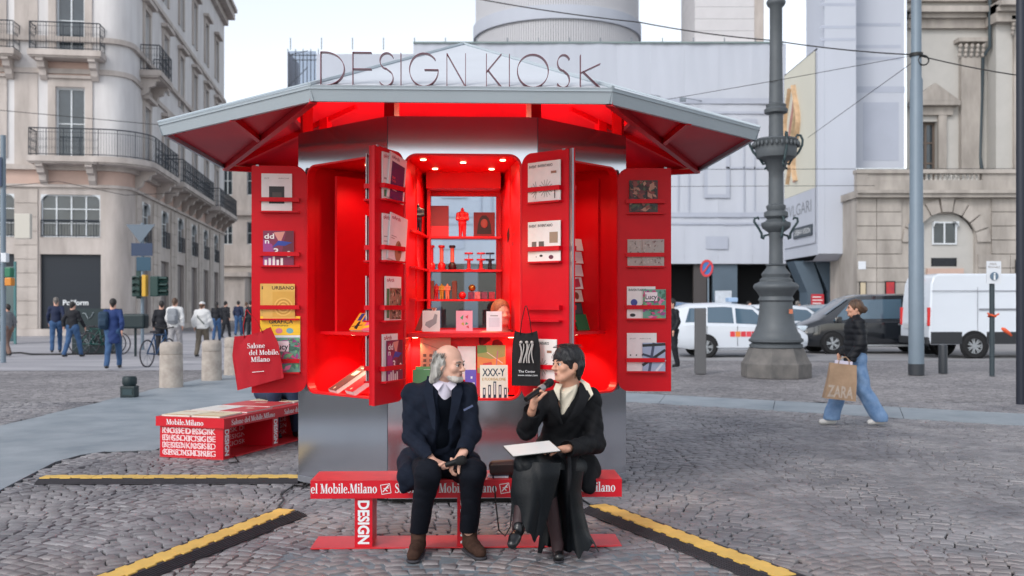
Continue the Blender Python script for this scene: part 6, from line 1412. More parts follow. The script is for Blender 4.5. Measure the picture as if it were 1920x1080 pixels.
# white delivery van
yW = 30.0; xw0 = (1714-960)/F*yW; m_wv = mat("white_van_paint", S(208,214,222), .35, 0, coat=.4, var=.02, vscale=.6)
wv = thing("white_delivery_van", "large white delivery van with dark lower trim, parked at the right", "van", (xw0,yW,0), 2.0)
prof = [(0,.55),(.02,1.2),(.1,2.2),(.18,2.42),(.35,2.5),(4.6,2.5),(4.85,2.42),(5.35,1.55),(5.9,1.2),(6.0,.9),(6.0,.45),(0.05,.4)]
q = MB(); n = 0; vs = []; hw3 = 1.0
sec = [(-1,.0,1.0),(-.98,.0,1.0)]
P3 = []
for (x,z) in prof: 
    yy = hw3 if z < 1.6 else hw3-.12*(z-1.6)/.9
    P3.append((x,z,yy))
N = len(P3); q.add([(x,-y,z) for x,z,y in P3]+[(x,y,z) for x,z,y in P3], [tuple(range(N)), tuple(range(2*N-1,N-1,-1))]+[(i,N+i,N+(i+1)%N,(i+1)%N) for i in range(N)]); q.build("body", m_wv, wv, bevel=.05, smooth=30)
for (x0,x1) in ((.05,.98),(1.72,4.4),(5.1,5.98)): q = MB(); q.box(x0,x1,-hw3-.012,-hw3+.01,.42,.78); q.build("lower_trim", mat("van_black_trim", S(40,42,46), .6), wv)
q = MB(); q.box(-.06,.06,-hw3+.02,hw3-.02,.4,.62); q.build("rear_bumper", mat("van_black_trim", S(40,42,46), .6), wv, bevel=.03)
for s_ in (-1,1): q = MB(); q.box(-.015,.05,s_*.93-.06,s_*.93+.06,.95,1.5); q.build("tail_light", mat("tail_light_red", S(206,40,40), .25), wv, bevel=.02)
q = MB(); q.box(.02,.09,-.2,.2,2.33,2.42); q.build("brake_light", mat("tail_light_red", S(206,40,40), .25), wv)
q = MB(); q.box(-.004,.0,-.008,.008,.65,2.3,T(.03,0,0) @ RY(2.6)); q.build("door_gap", m_dark, wv)
q = MB(); q.box(-.02,.01,.25,.7,.85,1.0); q.build("number_plate", mat("plate_white", S(190,194,198), .5), wv)
for (x0,x1,z) in ((1.5,3.4,1.42),(3.6,5.0,1.42)): q = MB(); q.box(x0,x1,-hw3-.008,-hw3+.01,z,z+.05); q.build("rubbing_strip", m_edge, wv)
for x in (1.45,3.5,4.6): q = MB(); q.box(x-.006,x+.006,-hw3-.003,-hw3+.01,.8,2.1 if x < 4 else 1.5); q.build("door_gap", m_edge, wv)
q = MB(); q.box(.1,5.0,-hw3+.02,-hw3+.035,1.98,2.0); q.build("body_crease", m_edge, wv)
q = MB(); q.tube([(3.0,-hw3-.01,1.73),(3.4,-hw3-.01,1.75),(3.8,-hw3-.01,1.73),(4.4,-hw3-.01,1.74)], .012, 5); q.build("scrape", m_dark, wv)
for x in (1.35,4.75):
    for s_ in (-1,1):
        q = MB(); q.lathe([(0,0),(.44,0),(.44,.012),(0,.012)], 28, T(x,s_*(hw3-.004),.38) @ RX(90 if s_ < 0 else -90)); q.build("wheel_arch", mat("arch_black", S(16,17,20), .8), wv); wheel(wv, x, s_*(hw3-.05), .36, s_, nsp=7)
# cars behind
for (px, Y, sc_, lb, m) in ((1372,35.5,1.0,"pale car roof showing behind the taxi windscreen",m_white_c),(1180,37,1.05,"blue-grey car roof showing left of the grey post",mat("blue_car_paint", S(90,116,150), .25, coat=.5)),(1480,38,1.0,"grey car half hidden behind the black van's bonnet",m_grey_c)):
    xq = (px-960)/F*Y; car("parked_car", lb, "car", T(xq,Y,0) @ Matrix.Scale(sc_,4), [(s_[0],s_[1],s_[2],s_[3]*.97,s_[4],s_[5]) for s_ in stT], m, sides=((.35,.98,.5,1.02,.1,.86),(1.05,1.88,1.08,1.85,.08,.88),(1.95,3.0,1.95,2.5,.08,.86)), screens=((4,5,.04,.96,.86),), wheels=((1.0,.31),(3.55,.31)), group="cars parked behind the taxi")
# ------------------------------------------------------------------ overhead wires
def wire(label, pts, r=.012, sag=.0):
    P = []
    for (a, c) in zip(pts, pts[1:]):
        a = Vector(a); c = Vector(c)
        for i in range(8): t = i/8; P.append(a+(c-a)*t-Vector((0,0,sag*4*t*(1-t))))
    P.append(Vector(pts[-1])); return tag(MB().tube(P, r, 5).build("overhead_wire", m_cable, None, smooth=True), label, "wire", "overhead wires")
PT = at(1718,103,22.3)
wire("thick overhead cable running from the top of the picture to the tram pole", [at(880,-5,26), at(1200,42,25), at(1450,76,24), PT], .016, .05)
wire("overhead cable leaving the tram pole to the right edge", [PT, at(1960,148,21)], .014, .05)
wire("thin overhead wire from the lamp post up to the tram pole", [at(1230,190,26), at(1450,152,21.6), PT], .007)
wire("thin diagonal guy wire below the tram pole collar", [at(1718,112,22.3), at(1515,258,30)], .008)
wire("thin tram wire level behind the lamp post, upper one", [at(1180,318,34), at(1920,316,34)], .009)
wire("thin tram wire level behind the lamp post, lower one", [at(1180,350,36), at(1640,348,36)], .009)
wire("thin wire crossing the palazzo below its first-floor windows", [at(-20,205,40), at(320,236,40)], .014)
wire("thin wire crossing above the palazzo ground floor", [at(-20,352,44), at(110,340,44), at(235,366,44), at(330,362,44)], .014)
# ------------------------------------------------------------------ people
def v3(p): return np.array((p[0], p[1], p[2]), float)
m_skin = mat("skin_light", S(206,160,140), .5, var=.06, vscale=18, spec=.35); m_skin2 = mat("skin_warm", S(200,150,126), .5, var=.05, vscale=18, spec=.35)
m_lip = mat("lips", S(150,76,76), .45); m_eye = mat("eye_white", S(214,208,202), .3); m_iris = mat("iris_dark", S(34,26,24), .2); m_brow_g = mat("grey_brow", S(130,120,112), .8); m_brow_d = mat("dark_brow", S(36,28,28), .8)
def hairmat(name, c1, c2): return mat(name, c1, .5, col2=c2, vscale=30, bump=.8, bscale=140, stretch=(1,1,.18))
def hm(c, yaw, pitch=0., roll=0., s_=1.): return Matrix.Translation(Vector(c)) @ RZ(yaw) @ RX(pitch) @ RY(roll) @ Matrix.Scale(s_,4)
def head_sdf(g, H, s_=1., female=False, beard=False, neck=None, nr=.055):
    q = lambda x,y,z: v3(H @ Vector((x,y,z))); rot = H.to_quaternion().to_matrix().to_4x4()
    g.ell(q(0,.014,.028), (.074*s_,.096*s_,.09*s_), .02, rot=rot)
    g.ell(q(0,-.03,-.042), (.058*s_,.058*s_,.072*s_), .035, rot=rot)
    w_ = .014 if female else .022
    g.cap(q(-w_,-.068,-.098), q(w_,-.068,-.098), .02*s_, .02*s_, .022)
    for x in (-1,1):
        g.cap(q(x*.052,.0,-.055), q(x*.03,-.05,-.09), .02*s_, .018*s_, .025)          # jaw
        g.ell(q(x*.04,-.062,-.03), (.024*s_,.022*s_,.022*s_), .02, rot=rot)            # cheek
        g.cap(q(x*.012,-.084,.014), q(x*.045,-.072,.012), .010*s_, .009*s_, .014)      # brow
        g.ell(q(x*.031,-.094,-.006), (.017*s_,.013*s_,.010*s_), .008, 's', rot=rot)    # eye socket
        g.ell(q(x*.076,.012,-.018), (.008*s_,.02*s_,.031*s_), .006, rot=rot)           # ear
        g.cap(q(x*.012,-.1,-.036), q(x*.012,-.094,-.038), .008*s_, .008*s_, .006)      # nostril wing
    g.cap(q(0,-.086,.004), q(0,-.112,-.032), .008*s_, .011*s_, .010); g.ell(q(0,-.108,-.034), (.012*s_,.011*s_,.010*s_), .008, rot=rot)
    g.cap(q(-.018,-.082,-.062), q(.018,-.082,-.062), .009*s_, .009*s_, .01); g.cap(q(-.016,-.08,-.073), q(.016,-.08,-.073), .009*s_, .009*s_, .01)
    g.cap(q(-.02,-.095,-.0675), q(.02,-.095,-.0675), .003, .003, .004, 's')
    if neck is not None: g.cap(q(0,.022,-.06), neck, nr*s_, nr*1.12*s_, .03)
def face_bits(par, H, s_=1., brow=None, lip=True, lipm=None):
    for x in (-1,1):
        b = MB(); b.ball((0,0,0), .0125, 10, (1,1,1), H @ T(x*.031,-.078,-.006)); e = b.build("eye", m_eye, par, smooth=True)
        b = MB(); b.ball((0,0,0), .0075, 8, (1,.45,1), H @ T(x*.031,-.0885,-.006)); b.build("iris", m_iris, e, smooth=True)
        b = MB(); b.tube([H @ Vector((x*.014,-.0945,.016)), H @ Vector((x*.03,-.0925,.021)), H @ Vector((x*.05,-.078,.015))], [.0038*s_,.0045*s_,.002*s_], 6); b.build("eyebrow", brow or m_brow_d, par, smooth=True)
        b = MB(); b.tube([H @ Vector((x*.016,-.0895,-.001)), H @ Vector((x*.031,-.0925,.0035)), H @ Vector((x*.047,-.082,-.003))], .0022, 5); b.build("eyelid", mat("eyelid_line", S(90,62,56), .6), par, smooth=True)
    if lip: b = MB(); b.tube([H @ Vector((-.021,-.0855,-.067)), H @ Vector((-.009,-.0925,-.064)), H @ Vector((.009,-.0925,-.064)), H @ Vector((.021,-.0855,-.067))], [.002,.0045,.0045,.002], 6); b.tube([H @ Vector((-.018,-.085,-.069)), H @ Vector((0,-.092,-.0725)), H @ Vector((.018,-.085,-.069))], [.002,.005,.002], 6); b.build("lips", lipm or m_lip, par, smooth=True)
def strands(par, H, m, n, seed, start, flow, length=.1, r=.0016, steps=5):
    """loose hair strands lying over the hair mass; start(rng) -> local point, flow(p) -> local direction"""
    r_ = random.Random(seed); b = MB()
    for i in range(n):
        p = Vector(start(r_)); P = [H @ p]; L_ = length*r_.uniform(.5,1.1)
        for t in range(steps): d = Vector(flow(p)).normalized()+Vector((r_.uniform(-.22,.22),r_.uniform(-.22,.22),r_.uniform(-.22,.22))); p = p+d.normalized()*L_/steps; P.append(H @ p)
        b.tube(P, [r]*(steps)+[r*.3], 3, cap=False)
    return b.build("hair_strands", m, par, smooth=True, kind="stuff")
def hand_sdf(g, w_, d, n, thumb, curl=(40,45,30), s_=1., spread=0., fl=1.):
    """w_: wrist, d: finger direction, n: direction the palm faces, thumb: +1/-1 side along d x n"""
    d = Vector(d).normalized(); n = Vector(n); n = (n-d*n.dot(d)).normalized(); sd = d.cross(n)*thumb; w_ = Vector(w_)
    g.cap(v3(w_-d*.02), v3(w_+d*.02), .026*s_, .028*s_, .015, flat=(n,1.35))
    for o in (-.026,-.009,.009,.025): g.cap(v3(w_+d*.015*s_+sd*o*.7*s_), v3(w_+d*.082*s_+sd*o*s_), .016*s_, .012*s_, .012, flat=(n,1.15))
    for k, (o, L_) in enumerate(((.030,.072),(.010,.08),(-.011,.075),(-.031,.058))):
        p = w_+d*(.084-.004*abs(k-1))*s_+sd*o*s_; a = 0; dd = d
        for i, (fr, c) in enumerate(zip((.45,.32,.23), curl)):
            a += R(c*(1+.06*k)); dd = d*math.cos(a)+n*math.sin(a)+sd*spread*o*3; q = p+dd*L_*fr*s_*fl; g.cap(v3(p), v3(q), (.0092-.0007*i)*s_, (.0088-.0009*i)*s_, .003); p = q
    p = w_+d*.022*s_+sd*.028*s_; q = p+(sd*.6+d*.55+n*.35).normalized()*.042*s_; r_ = q+(d*.75+n*.5+sd*.12).normalized()*.034*s_; e = r_+(d*.6+n*.75).normalized()*.026*s_
    g.cap(v3(p), v3(q), .015*s_, .0115*s_, .01); g.cap(v3(q), v3(r_), .011*s_, .010*s_, .004); g.cap(v3(r_), v3(e), .010*s_, .0085*s_, .003)
def shoe(par, heel, toe, m, sole, name="shoe", wd=.042, h_=.1, shaft=None, solem=None):
    heel = v3(heel); toe = v3(toe); d = (toe-heel)/np.linalg.norm(toe-heel); lo = np.minimum(heel,toe)-.12; hi = np.maximum(heel,toe)+.14
    if shaft is not None: hi = np.maximum(hi, v3(shaft)+.1)
    g = SDF(lo, hi, .006); z = sole; up = np.array((0,0,1.))
    g.cap(heel+up*(z+wd*.8), heel+d*.1+up*(z+wd*.8), wd*.85, wd*.9, .02); g.cap(heel+d*.1+up*(z+wd*.75), toe-d*wd*1.1+up*(z+wd*.55), wd*.95, wd*.85, .02)
    if shaft is not None: g.cap(heel+d*.035+up*(z+wd), v3(shaft), wd*1.0, wd*1.12, .025)
    else: g.cap(heel+d*.03+up*(z+wd), heel+d*.03+up*(z+h_), wd*.8, wd*.85, .02)
    zg = min(heel[2],toe[2]); g.plane((0,0,zg+z), (0,0,-1)) if abs(heel[2]-toe[2]) < .01 else None
    o = g.mesh(name, m, par)
    if abs(heel[2]-toe[2]) < .01:
        g = SDF(lo, hi, .006); g.cap(heel+up*.012, heel+d*.09+up*.012, wd*.92, wd*.9, .02); g.cap(heel+d*.1+up*.012, toe-d*wd*1.1+up*.012, wd*1.02, wd*.95, .02); g.plane((0,0,zg+z+.001), (0,0,1)); g.plane((0,0,zg+.002), (0,0,-1)); g.mesh("sole", solem or m_rub, o)
    return o
def vac(p): return v3(p)
# ---------------- seated man
m_navy = mat("navy_wool", S(16,22,36), .85, col2=S(21,29,44), vscale=22, bump=.35, bscale=260, spec=.2); m_navy_t = mat("dark_navy_trousers", S(13,17,27), .85, bump=.3, bscale=240, spec=.2); m_knit = mat("navy_knit", S(13,18,27), .9, bump=.5, bscale=180, spec=.1)
m_suede = mat("brown_suede", S(58,42,36), .95, col2=S(74,54,46), vscale=30, bump=.4, bscale=200, spec=.1); m_shirt = mat("lilac_white_shirt", S(206,200,214), .8, var=.03, vscale=60, bump=.1, bscale=150)
A = at
pel = v3(A(825,872,6.62)); pel[2] = .56; nb = v3(A(832,716,6.44)); mid = v3(A(822,800,6.50)); che = v3(A(823,752,6.46))
rs_, ls_ = v3(A(775,740,6.50)), v3(A(873,738,6.44)); re, le = v3(A(772,818,6.40)), v3(A(884,812,6.36)); rw, lw = v3(A(812,866,6.17)), v3(A(866,853,6.15))
rh, lh = v3(A(795,878,6.60)), v3(A(862,878,6.60)); rk, lk = v3(A(803,886,6.10)), v3(A(887,884,6.12)); ra, la = v3(A(785,1004,6.325)), v3(A(879,1001,6.345))
HM = hm(A(843,681,6.37), 62, 4, 0, .98)
g = SDF((-.95,5.85,-.02), (-.02,6.95,1.45), .005)
head_sdf(g, HM, .98, neck=nb, nr=.056)
g.chain([nb,che,mid,pel], [.07,.12,.125,.12], .05, flat=((0,1,0),1.35))
for a, e, w_, h, k, f in ((rs_,re,rw,rh,rk,ra),(ls_,le,lw,lh,lk,la)):
    g.cap(che, a, .07, .055, .05); g.chain([a,e,w_], [.048,.038,.027], .02); g.chain([pel,h], [.1,.09], .04); g.chain([h,k,f], [.08,.055,.036], .03)
hand_sdf(g, rw, (.75,-.25,-.22), (.1,-.3,.9), 1, (28,38,25), 1.05); hand_sdf(g, lw, (-.62,-.25,-.55), (.1,-.1,-1), 1, (35,45,30), 1.05)
man = g.mesh("person", m_skin); tag(man, "grey-haired man in a navy suit seated on the red bench holding a microphone", "person")
face_bits(man, HM, .98, m_brow_g, lipm=mat("lips_pale", S(160,104,96), .5))
# hair: bald crown, long grey sides and back
q = lambda x,y,z: v3(HM @ Vector((x,y,z))); rot = HM.to_quaternion().to_matrix().to_4x4()
g = SDF(v3(HM @ Vector((0,0,0)))-.22, v3(HM @ Vector((0,0,0)))+.22, .004)
g.ell(q(0,.03,.012), (.083,.089,.083), .01, rot=rot)
for x in (-1,1): g.cap(q(x*.05,.055,-.03), q(x*.05,.085,-.115), .036, .028, .03); g.cap(q(x*.068,.03,.0), q(x*.066,.05,-.08), .022, .022, .02)
g.cap(q(0,.09,-.03), q(0,.105,-.125), .04, .028, .03)
g.ell(q(0,-.105,.05), (.13,.095,.13), .015, 's', rot=rot); g.ell(q(0,-.02,.118), (.052,.105,.05), .02, 's', rot=rot); g.ell(q(0,-.085,-.06), (.13,.085,.1), .015, 's', rot=rot)
g.folds(.0035, 130, 110, 30, .4, 1.2); g.mesh("hair", hairmat("grey_hair", S(120,116,112), S(190,186,180)), man)
def _st(r_):
    a = r_.uniform(-1,1); x = r_.choice((-1,1)); 
    return (x*(.074+.012*r_.random()), r_.uniform(-.02,.07), r_.uniform(-.03,.075)) if r_.random() < .7 else (r_.uniform(-.05,.05), .1+.02*r_.random(), r_.uniform(-.05,.08))
strands(man, HM, mat("pale_grey_strand", S(176,172,166), .5), 340, 2, _st, lambda p: (-p[0]*1.5, .55 if p[1] < .08 else .1, -.9), .1)
strands(man, HM, mat("grey_strand", S(112,106,100), .5), 160, 5, _st, lambda p: (-p[0]*1.5, .55 if p[1] < .08 else .1, -.9), .09)
g = SDF(v3(HM @ Vector((0,0,-.08)))-.12, v3(HM @ Vector((0,0,-.08)))+.12, .004)      # short white beard
g.ell(q(0,-.035,-.075), (.05,.048,.042), .01, rot=rot); g.cap(q(-.024,-.072,-.1), q(.024,-.072,-.1), .0225, .0225, .015)
for x in (-1,1): g.cap(q(x*.05,-.005,-.06), q(x*.03,-.052,-.092), .0215, .02, .02)
g.plane(q(0,0,-.078), v3(rot @ Vector((0,.15,1)))); g.folds(.0012, 300, 280, 260, 0., .5); g.mesh("beard", hairmat("white_beard", S(170,160,152), S(210,204,198)), man)
# shirt, sweater, jacket, trousers
g = SDF((-.75,6.15,.9), (-.2,6.7,1.25), .005); g.cap(nb+(0,0,-.06), nb+(.006,-.012,.045), .082, .068, .02); g.cap(nb+(0,0,-.2), nb+(.006,-.012,.06), .055, .055, 0, 's') if False else None
g.cap(nb+np.array((.004,-.02,-.02)), nb+np.array((0,-.06,-.16)), .05, .03, .03); g.plane(nb+np.array((.01,-.01,.04)), (.25,-.45,1)); g.mesh("shirt", m_shirt, man)
for sx_ in (-1,1):                          # collar points
    b = MB(); c_ = Vector(nb)+Vector((sx_*.034+.012,-.088,.012)); b.add([c_+Vector((sx_*.03,.03,.025)), c_+Vector((-sx_*.024,-.006,-.018)), c_+Vector((sx_*.008,-.022,-.06)), c_+Vector((sx_*.042,.0,-.025)),c_+Vector((sx_*.03,.038,.025)), c_+Vector((-sx_*.024,.002,-.018)), c_+Vector((sx_*.008,-.014,-.06)), c_+Vector((sx_*.042,.008,-.025))], [(0,1,2,3),(4,7,6,5),(0,4,5,1),(1,5,6,2),(2,6,7,3),(3,7,4,0)]); b.build("collar_point", m_shirt, man)
def man_torso(g, ex, k=.05):
    g.chain([nb+np.array((0,.01,-.045)),che,mid,pel], [.085+ex,.145+ex,.15+ex,.155+ex], k, flat=((0,1,0),1.3))
g = SDF((-.85,6.1,.4), (-.15,6.95,1.2), .007); man_torso(g, -.006); g.ell(nb+np.array((.012,-.105,.03)), (.05,.09,.13), .01, 's'); g.mesh("sweater", m_knit, man)
g = SDF((-.98,5.95,.2), (-.05,6.98,1.25), .0065); man_torso(g, .014)
g.cap(che+np.array((-.02,0,.01)), rs_, .09, .072, .05); g.cap(che+np.array((.02,0,.01)), ls_, .09, .072, .05)
for a, e, w_ in ((rs_,re,rw),(ls_,le,lw)): g.chain([a,e,e+(w_-e)*.93], [.07,.058,.046], .03)
g.chain([pel+np.array((-.05,.02,.02)), rh+np.array((-.045,.02,.02)), rh+np.array((-.06,-.2,-.02))], [.15,.125,.09], .05); g.cap(pel+np.array((.06,.02,.02)), lh+np.array((.03,-.05,.02)), .14, .12, .05)
g.chain([rh+np.array((-.06,-.05,.0)), v3(A(765,890,6.40)), v3(A(757,915,6.36))], [.1,.055,.028], .05, flat=((.6,-.8,.0),1.8)); g.folds(.0038, 26, 12, 34, .3, 1.5, True); g.folds(.003, 60, 20, -45, 1.4)
# front opening, necklines, hem clear of thighs
c1 = nb+np.array((.015,-.12,.02)); c2 = v3(A(826,860,6.30))
g.chain([c1, c1+np.array((.0,-.03,-.14)), v3(A(833,800,6.26)), c2], [.055,.05,.06,.075], .01, 's', flat=((0,1,0),.42)); g.cap(nb+np.array((0,0,-.01)), nb+np.array((.01,-.03,.2)), .068, .08, .01, 's')
for w_, e in ((rw,re),(lw,le)): g.cap(w_+(w_-e)*.02, w_+(w_-e)*.5, .05, .06, .004, 's')
jk = g.mesh("jacket", m_navy, man)
for sx_ in (-1,1):                          # lapels: folded strips beside the opening
    P0 = [Vector(nb)+Vector((sx_*.075,-.035,.03)), Vector(nb)+Vector((sx_*.075+.004,-.118,-.07)), Vector(nb)+Vector((sx_*.058+.006,-.155,-.17)), Vector(nb)+Vector((sx_*.052+.0,-.19,-.29))]
    wd_ = (.03,.05,.042,.008); b = MB(); vs = []
    for p_, w2 in zip(P0, wd_): vs += [p_+Vector((-sx_*.012,-.012,0)), p_+Vector((sx_*w2,.006,.012)), p_+Vector((sx_*w2,.014,.012)), p_+Vector((-sx_*.012,.0,0))]
    b.add(vs, [(4*i+j,4*i+(j+1)%4,4*i+4+(j+1)%4,4*i+4+j) for i in range(3) for j in range(4)]); b.build("lapel", m_navy, jk, smooth=40)
b = MB(); p_ = Vector(A(879,765,6.24)); b.box(-.035,.03,-.004,.004,-.004,.008,T(*p_) @ RY(-28)); b.build("pocket_square", mat("blue_grey_cloth", S(80,90,120), .8), jk)
g = SDF((-.85,5.9,.08), (-.02,6.95,.8), .007); g.cap(rh, lh, .115, .115, .05)
for h, k, f in ((rh,rk,ra),(lh,lk,la)): g.chain([h,k,f+np.array((0,0,.02))], [.108,.076,.054], .04)
g.folds(.004, 30, 24, 18, .6); g.folds(.0028, 14, 40, 52, 1.6, 1.2, True); g.plane((0,0,.135), (0,0,-1)); g.mesh("trousers", m_navy_t, man)
shoe(man, gp(786,1036), gp(773,1056)+Vector((0,-.03,0)), m_suede, .018, "boot", .047, .1, ra+np.array((0,0,.09))); shoe(man, gp(878,1033), gp(900,1050)+Vector((.02,-.03,0)), m_suede, .018, "boot", .047, .1, la+np.array((0,0,.09)))
m_mic = mat("black_microphone", S(18,18,20), .4, .3); m_micg = mat("microphone_foam", S(22,22,24), .95, bump=.6, bscale=300)
def microphone(label, a, c, hr=.026, grey=False):
    a, c = Vector(a), Vector(c); d = (c-a).normalized(); L_ = (c-a).length; M = Matrix.Translation(a) @ d.to_track_quat('Z','Y').to_matrix().to_4x4(); o = thing("microphone", label, "microphone", M=M)
    b = MB(); b.lathe([(.015,0),(.017,.01),(.019,L_*.5),(.021,L_-.06),(.021,L_-.055)], 18); b.build("handle", m_mic, o, smooth=40)
    if grey: b = MB(); b.lathe([(.0205,L_*.52),(.0225,L_*.54),(.0225,L_*.66),(.0205,L_*.68)], 18, cap=False); b.build("band", mat("grey_band", S(150,146,146), .4, .4), o, smooth=40)
    b = MB(); b.lathe([(.02,L_-.056),(hr,L_-.045),(hr,L_-.012),(hr*.7,L_+.002),(0,L_+.004)], 18); b.build("grille", m_micg, o, smooth=50)
microphone("black microphone held in the seated man's clasped hands", A(836,872,6.06), A(872,861,6.02), .029)
# ---------------- seated woman
m_coat = mat("black_wool_coat", S(16,17,21), .75, bump=.3, bscale=240, spec=.25); m_satin = mat("dark_teal_satin", S(8,13,18), .5, bump=.2, bscale=90, spec=.28); m_cream = mat("cream_silk", S(214,204,184), .6, bump=.2, bscale=40); m_tights = mat("sheer_tights", S(58,42,44), .5, spec=.3); m_leath = mat("black_leather", S(16,16,18), .3, spec=.6)
pel = v3(A(1048,880,6.64)); pel[2] = .56; nb = v3(A(1068,722,6.50)); che = v3(A(1060,770,6.50)); mid = v3(A(1055,825,6.56))
rs_, ls_ = v3(A(1016,752,6.48)), v3(A(1106,748,6.52)); re, le = v3(A(988,806,6.36)), v3(A(1116,832,6.50)); rw, lw = v3(A(1001,756,6.18)), v3(A(1058,842,6.16))
rh, lh = v3(A(1022,884,6.62)), v3(A(1082,884,6.62)); lk, rk = v3(A(990,872,6.04)), v3(A(1022,892,6.14)); la, ra = v3(A(972,985,5.96)), v3(A(1045,1020,6.19))
HW = hm(A(1064,681,6.45), -60, 0, -3, 1.0)
g = SDF((-.1,5.75,-.02), (.68,6.95,1.42), .005)
head_sdf(g, HW, 1.0, True, neck=nb, nr=.047)
g.chain([nb,che,mid,pel], [.06,.105,.1,.115], .05, flat=((0,1,0),1.3))
for a, e, w_, h, k, f in ((rs_,re,rw,rh,rk,ra),(ls_,le,lw,lh,lk,la)):
    g.cap(che, a, .06, .045, .05); g.chain([a,e,w_], [.042,.034,.024], .02); g.cap(pel, h, .1, .085, .04); g.chain([h,k,f], [.075,.05,.03], .03)
hand_sdf(g, rw, (.12,-.12,.9), (.75,.2,-.1), -1, (62,60,40), .95); hand_sdf(g, lw, (-.85,-.2,.05), (-.1,-.25,-1), -1, (14,22,16), .92)
wom = g.mesh("person", m_skin2); tag(wom, "short-haired woman in a long black coat seated on the bench speaking into a microphone", "person")
face_bits(wom, HW, 1.0, m_brow_d)
q = lambda x,y,z: v3(HW @ Vector((x,y,z))); rot = HW.to_quaternion().to_matrix().to_4x4(); hc = v3(HW @ Vector((0,0,0)))
g = SDF(hc-.2, hc+.2, .004); g.ell(q(0,.012,.032), (.086,.108,.096), .01, rot=rot); g.cap(q(0,.075,-.02), q(0,.07,-.085), .055, .035, .03); 
for x in (-1,1): g.cap(q(x*.07,-.03,.02), q(x*.068,-.022,-.03), .018, .008, .015); g.cap(q(x*.062,.05,-.02), q(x*.05,.055,-.075), .03, .02, .02)
g.ell(q(0,-.1,-.062), (.09,.1,.088), .006, 's', rot=rot); 
for x in (-1,1): g.ell(q(x*.09,.008,-.028), (.03,.024,.03), .005, 's', rot=rot)
g.folds(.0022, 120, 100, 40, .8, 1.); g.mesh("hair", hairmat("black_hair", S(10,10,13), S(26,25,30)), wom)
def _sw(r_):
    a = r_.uniform(0,6.28); e = r_.uniform(.25,1.3); return (.089*math.cos(a)*math.cos(e), .012+.111*math.sin(a)*math.cos(e), .032+.099*math.sin(e))
strands(wom, HW, mat("black_strand", S(30,30,36), .35, spec=.7), 150, 3, _sw, lambda p: (p[0]*4+.001, (p[1]-.012)*4-.2, -.9+(p[2] > .1)*.9), .045, .0011)
b = MB(); p_ = HW @ Vector((.08,.005,-.05)); b.tube([p_, p_-Vector((0,0,.015)), p_-Vector((0,0,.05))], [.002,.006,.003], 6); b.tube([HW @ Vector((-.08,.005,-.05)), HW @ Vector((-.08,.005,-.09))], [.003,.006], 6); b.build("earring", mat("bronze", S(120,90,70), .35, .7), wom)
# blouse and cream collar
g = SDF((.1,6.2,.8), (.62,6.8,1.25), .005); g.cap(nb+np.array((0,-.005,-.1)), nb+np.array((-.008,-.01,.03)), .075, .058, .03); g.cap(nb+np.array((-.02,-.06,-.03)), nb+np.array((-.035,-.085,-.19)), .052, .034, .03); g.folds(.004, 90, 30, -60, .2); g.plane(nb+np.array((0,-.01,.02)), (-.3,-.5,1)); g.mesh("blouse", m_cream, wom)
def woman_torso(g, ex): g.chain([nb+np.array((0,.01,-.05)),che,mid,pel], [.075+ex,.125+ex,.115+ex,.15+ex], .05, flat=((0,1,0),1.25))
g = SDF((-.12,5.9,.25), (.75,6.98,1.25), .0065); woman_torso(g, .016); g.cap(che, rs_, .085, .062, .05); g.cap(che, ls_, .085, .068, .05)
g.chain([rs_,re,re+(rw-re)*.72], [.066,.06,.05], .03); g.chain([ls_,le,le+(lw-le)*.9], [.07,.062,.05], .03)
g.chain([pel+np.array((.04,0,.04)), v3(A(1096,880,6.56)), v3(A(1104,912,6.46))], [.15,.10,.05], .06, flat=((.3,-.9,.2),1.7)); g.chain([pel+np.array((0,-.05,.06)), v3(A(1060,868,6.30)), v3(A(1078,905,6.26))], [.12,.06,.03], .05, flat=((0,1,.3),1.8)); g.chain([pel+np.array((-.06,-.02,.05)), v3(A(1005,868,6.4))], [.12,.07], .05)
g.folds(.003, 22, 14, 30, .9, 1.5, True); g.folds(.003, 55, 30, -40, 2.)
c1 = nb+np.array((-.028,-.11,.02)); g.chain([c1, c1+np.array((-.02,-.03,-.12)), c1+np.array((-.032,-.05,-.235))], [.058,.042,.006], .008, 's', flat=((0,1,0),.45)); g.cap(nb+np.array((0,0,0)), nb+np.array((-.01,-.03,.2)), .062, .075, .01, 's')
for w_, e, f_ in ((rw,re,.72),(lw,le,.9)): g.cap(e+(w_-e)*(f_+.06), e+(w_-e)*1.6, .05, .06, .004, 's')
ct = g.mesh("coat", m_coat, wom)
b = MB(); M_ = Matrix.Translation(Vector(mid)+Vector((-.005,.0,-.005))); P = [(.145*math.cos(R(t)),-.118*math.sin(R(t))-.0,.012*math.cos(R(t))) for t in range(0,361,15)]
b.tube([M_ @ Vector(p) for p in P], .02, 6, flat=.35); b.build("belt", m_coat, ct, smooth=True)
b = MB(); p_ = Vector(A(1066,850,6.2)); b.tube([Vector(A(1058,832,6.4)), p_+Vector((0,.02,0)), Vector(A(1068,890,6.02)), Vector(A(1067,920,5.99))], .014, 6, flat=.3); b.build("belt_end", m_coat, ct, smooth=True)
def strip(nm, pts, ws, m, par, side, th=.006):   # folded cloth strip
    b = MB(); vs = []
    for p_, w2 in zip(pts, ws): p_ = Vector(p_); s2 = Vector(side)*w2; vs += [p_, p_+s2, p_+s2+Vector((0,th,-th)), p_+Vector((0,th,-th))]
    b.add(vs, [(4*i+j,4*i+(j+1)%4,4*i+4+(j+1)%4,4*i+4+j) for i in range(len(pts)-1) for j in range(4)]+[(0,3,2,1),tuple(range(4*len(pts)-4,4*len(pts)))]); return b.build(nm, m, par, smooth=50)
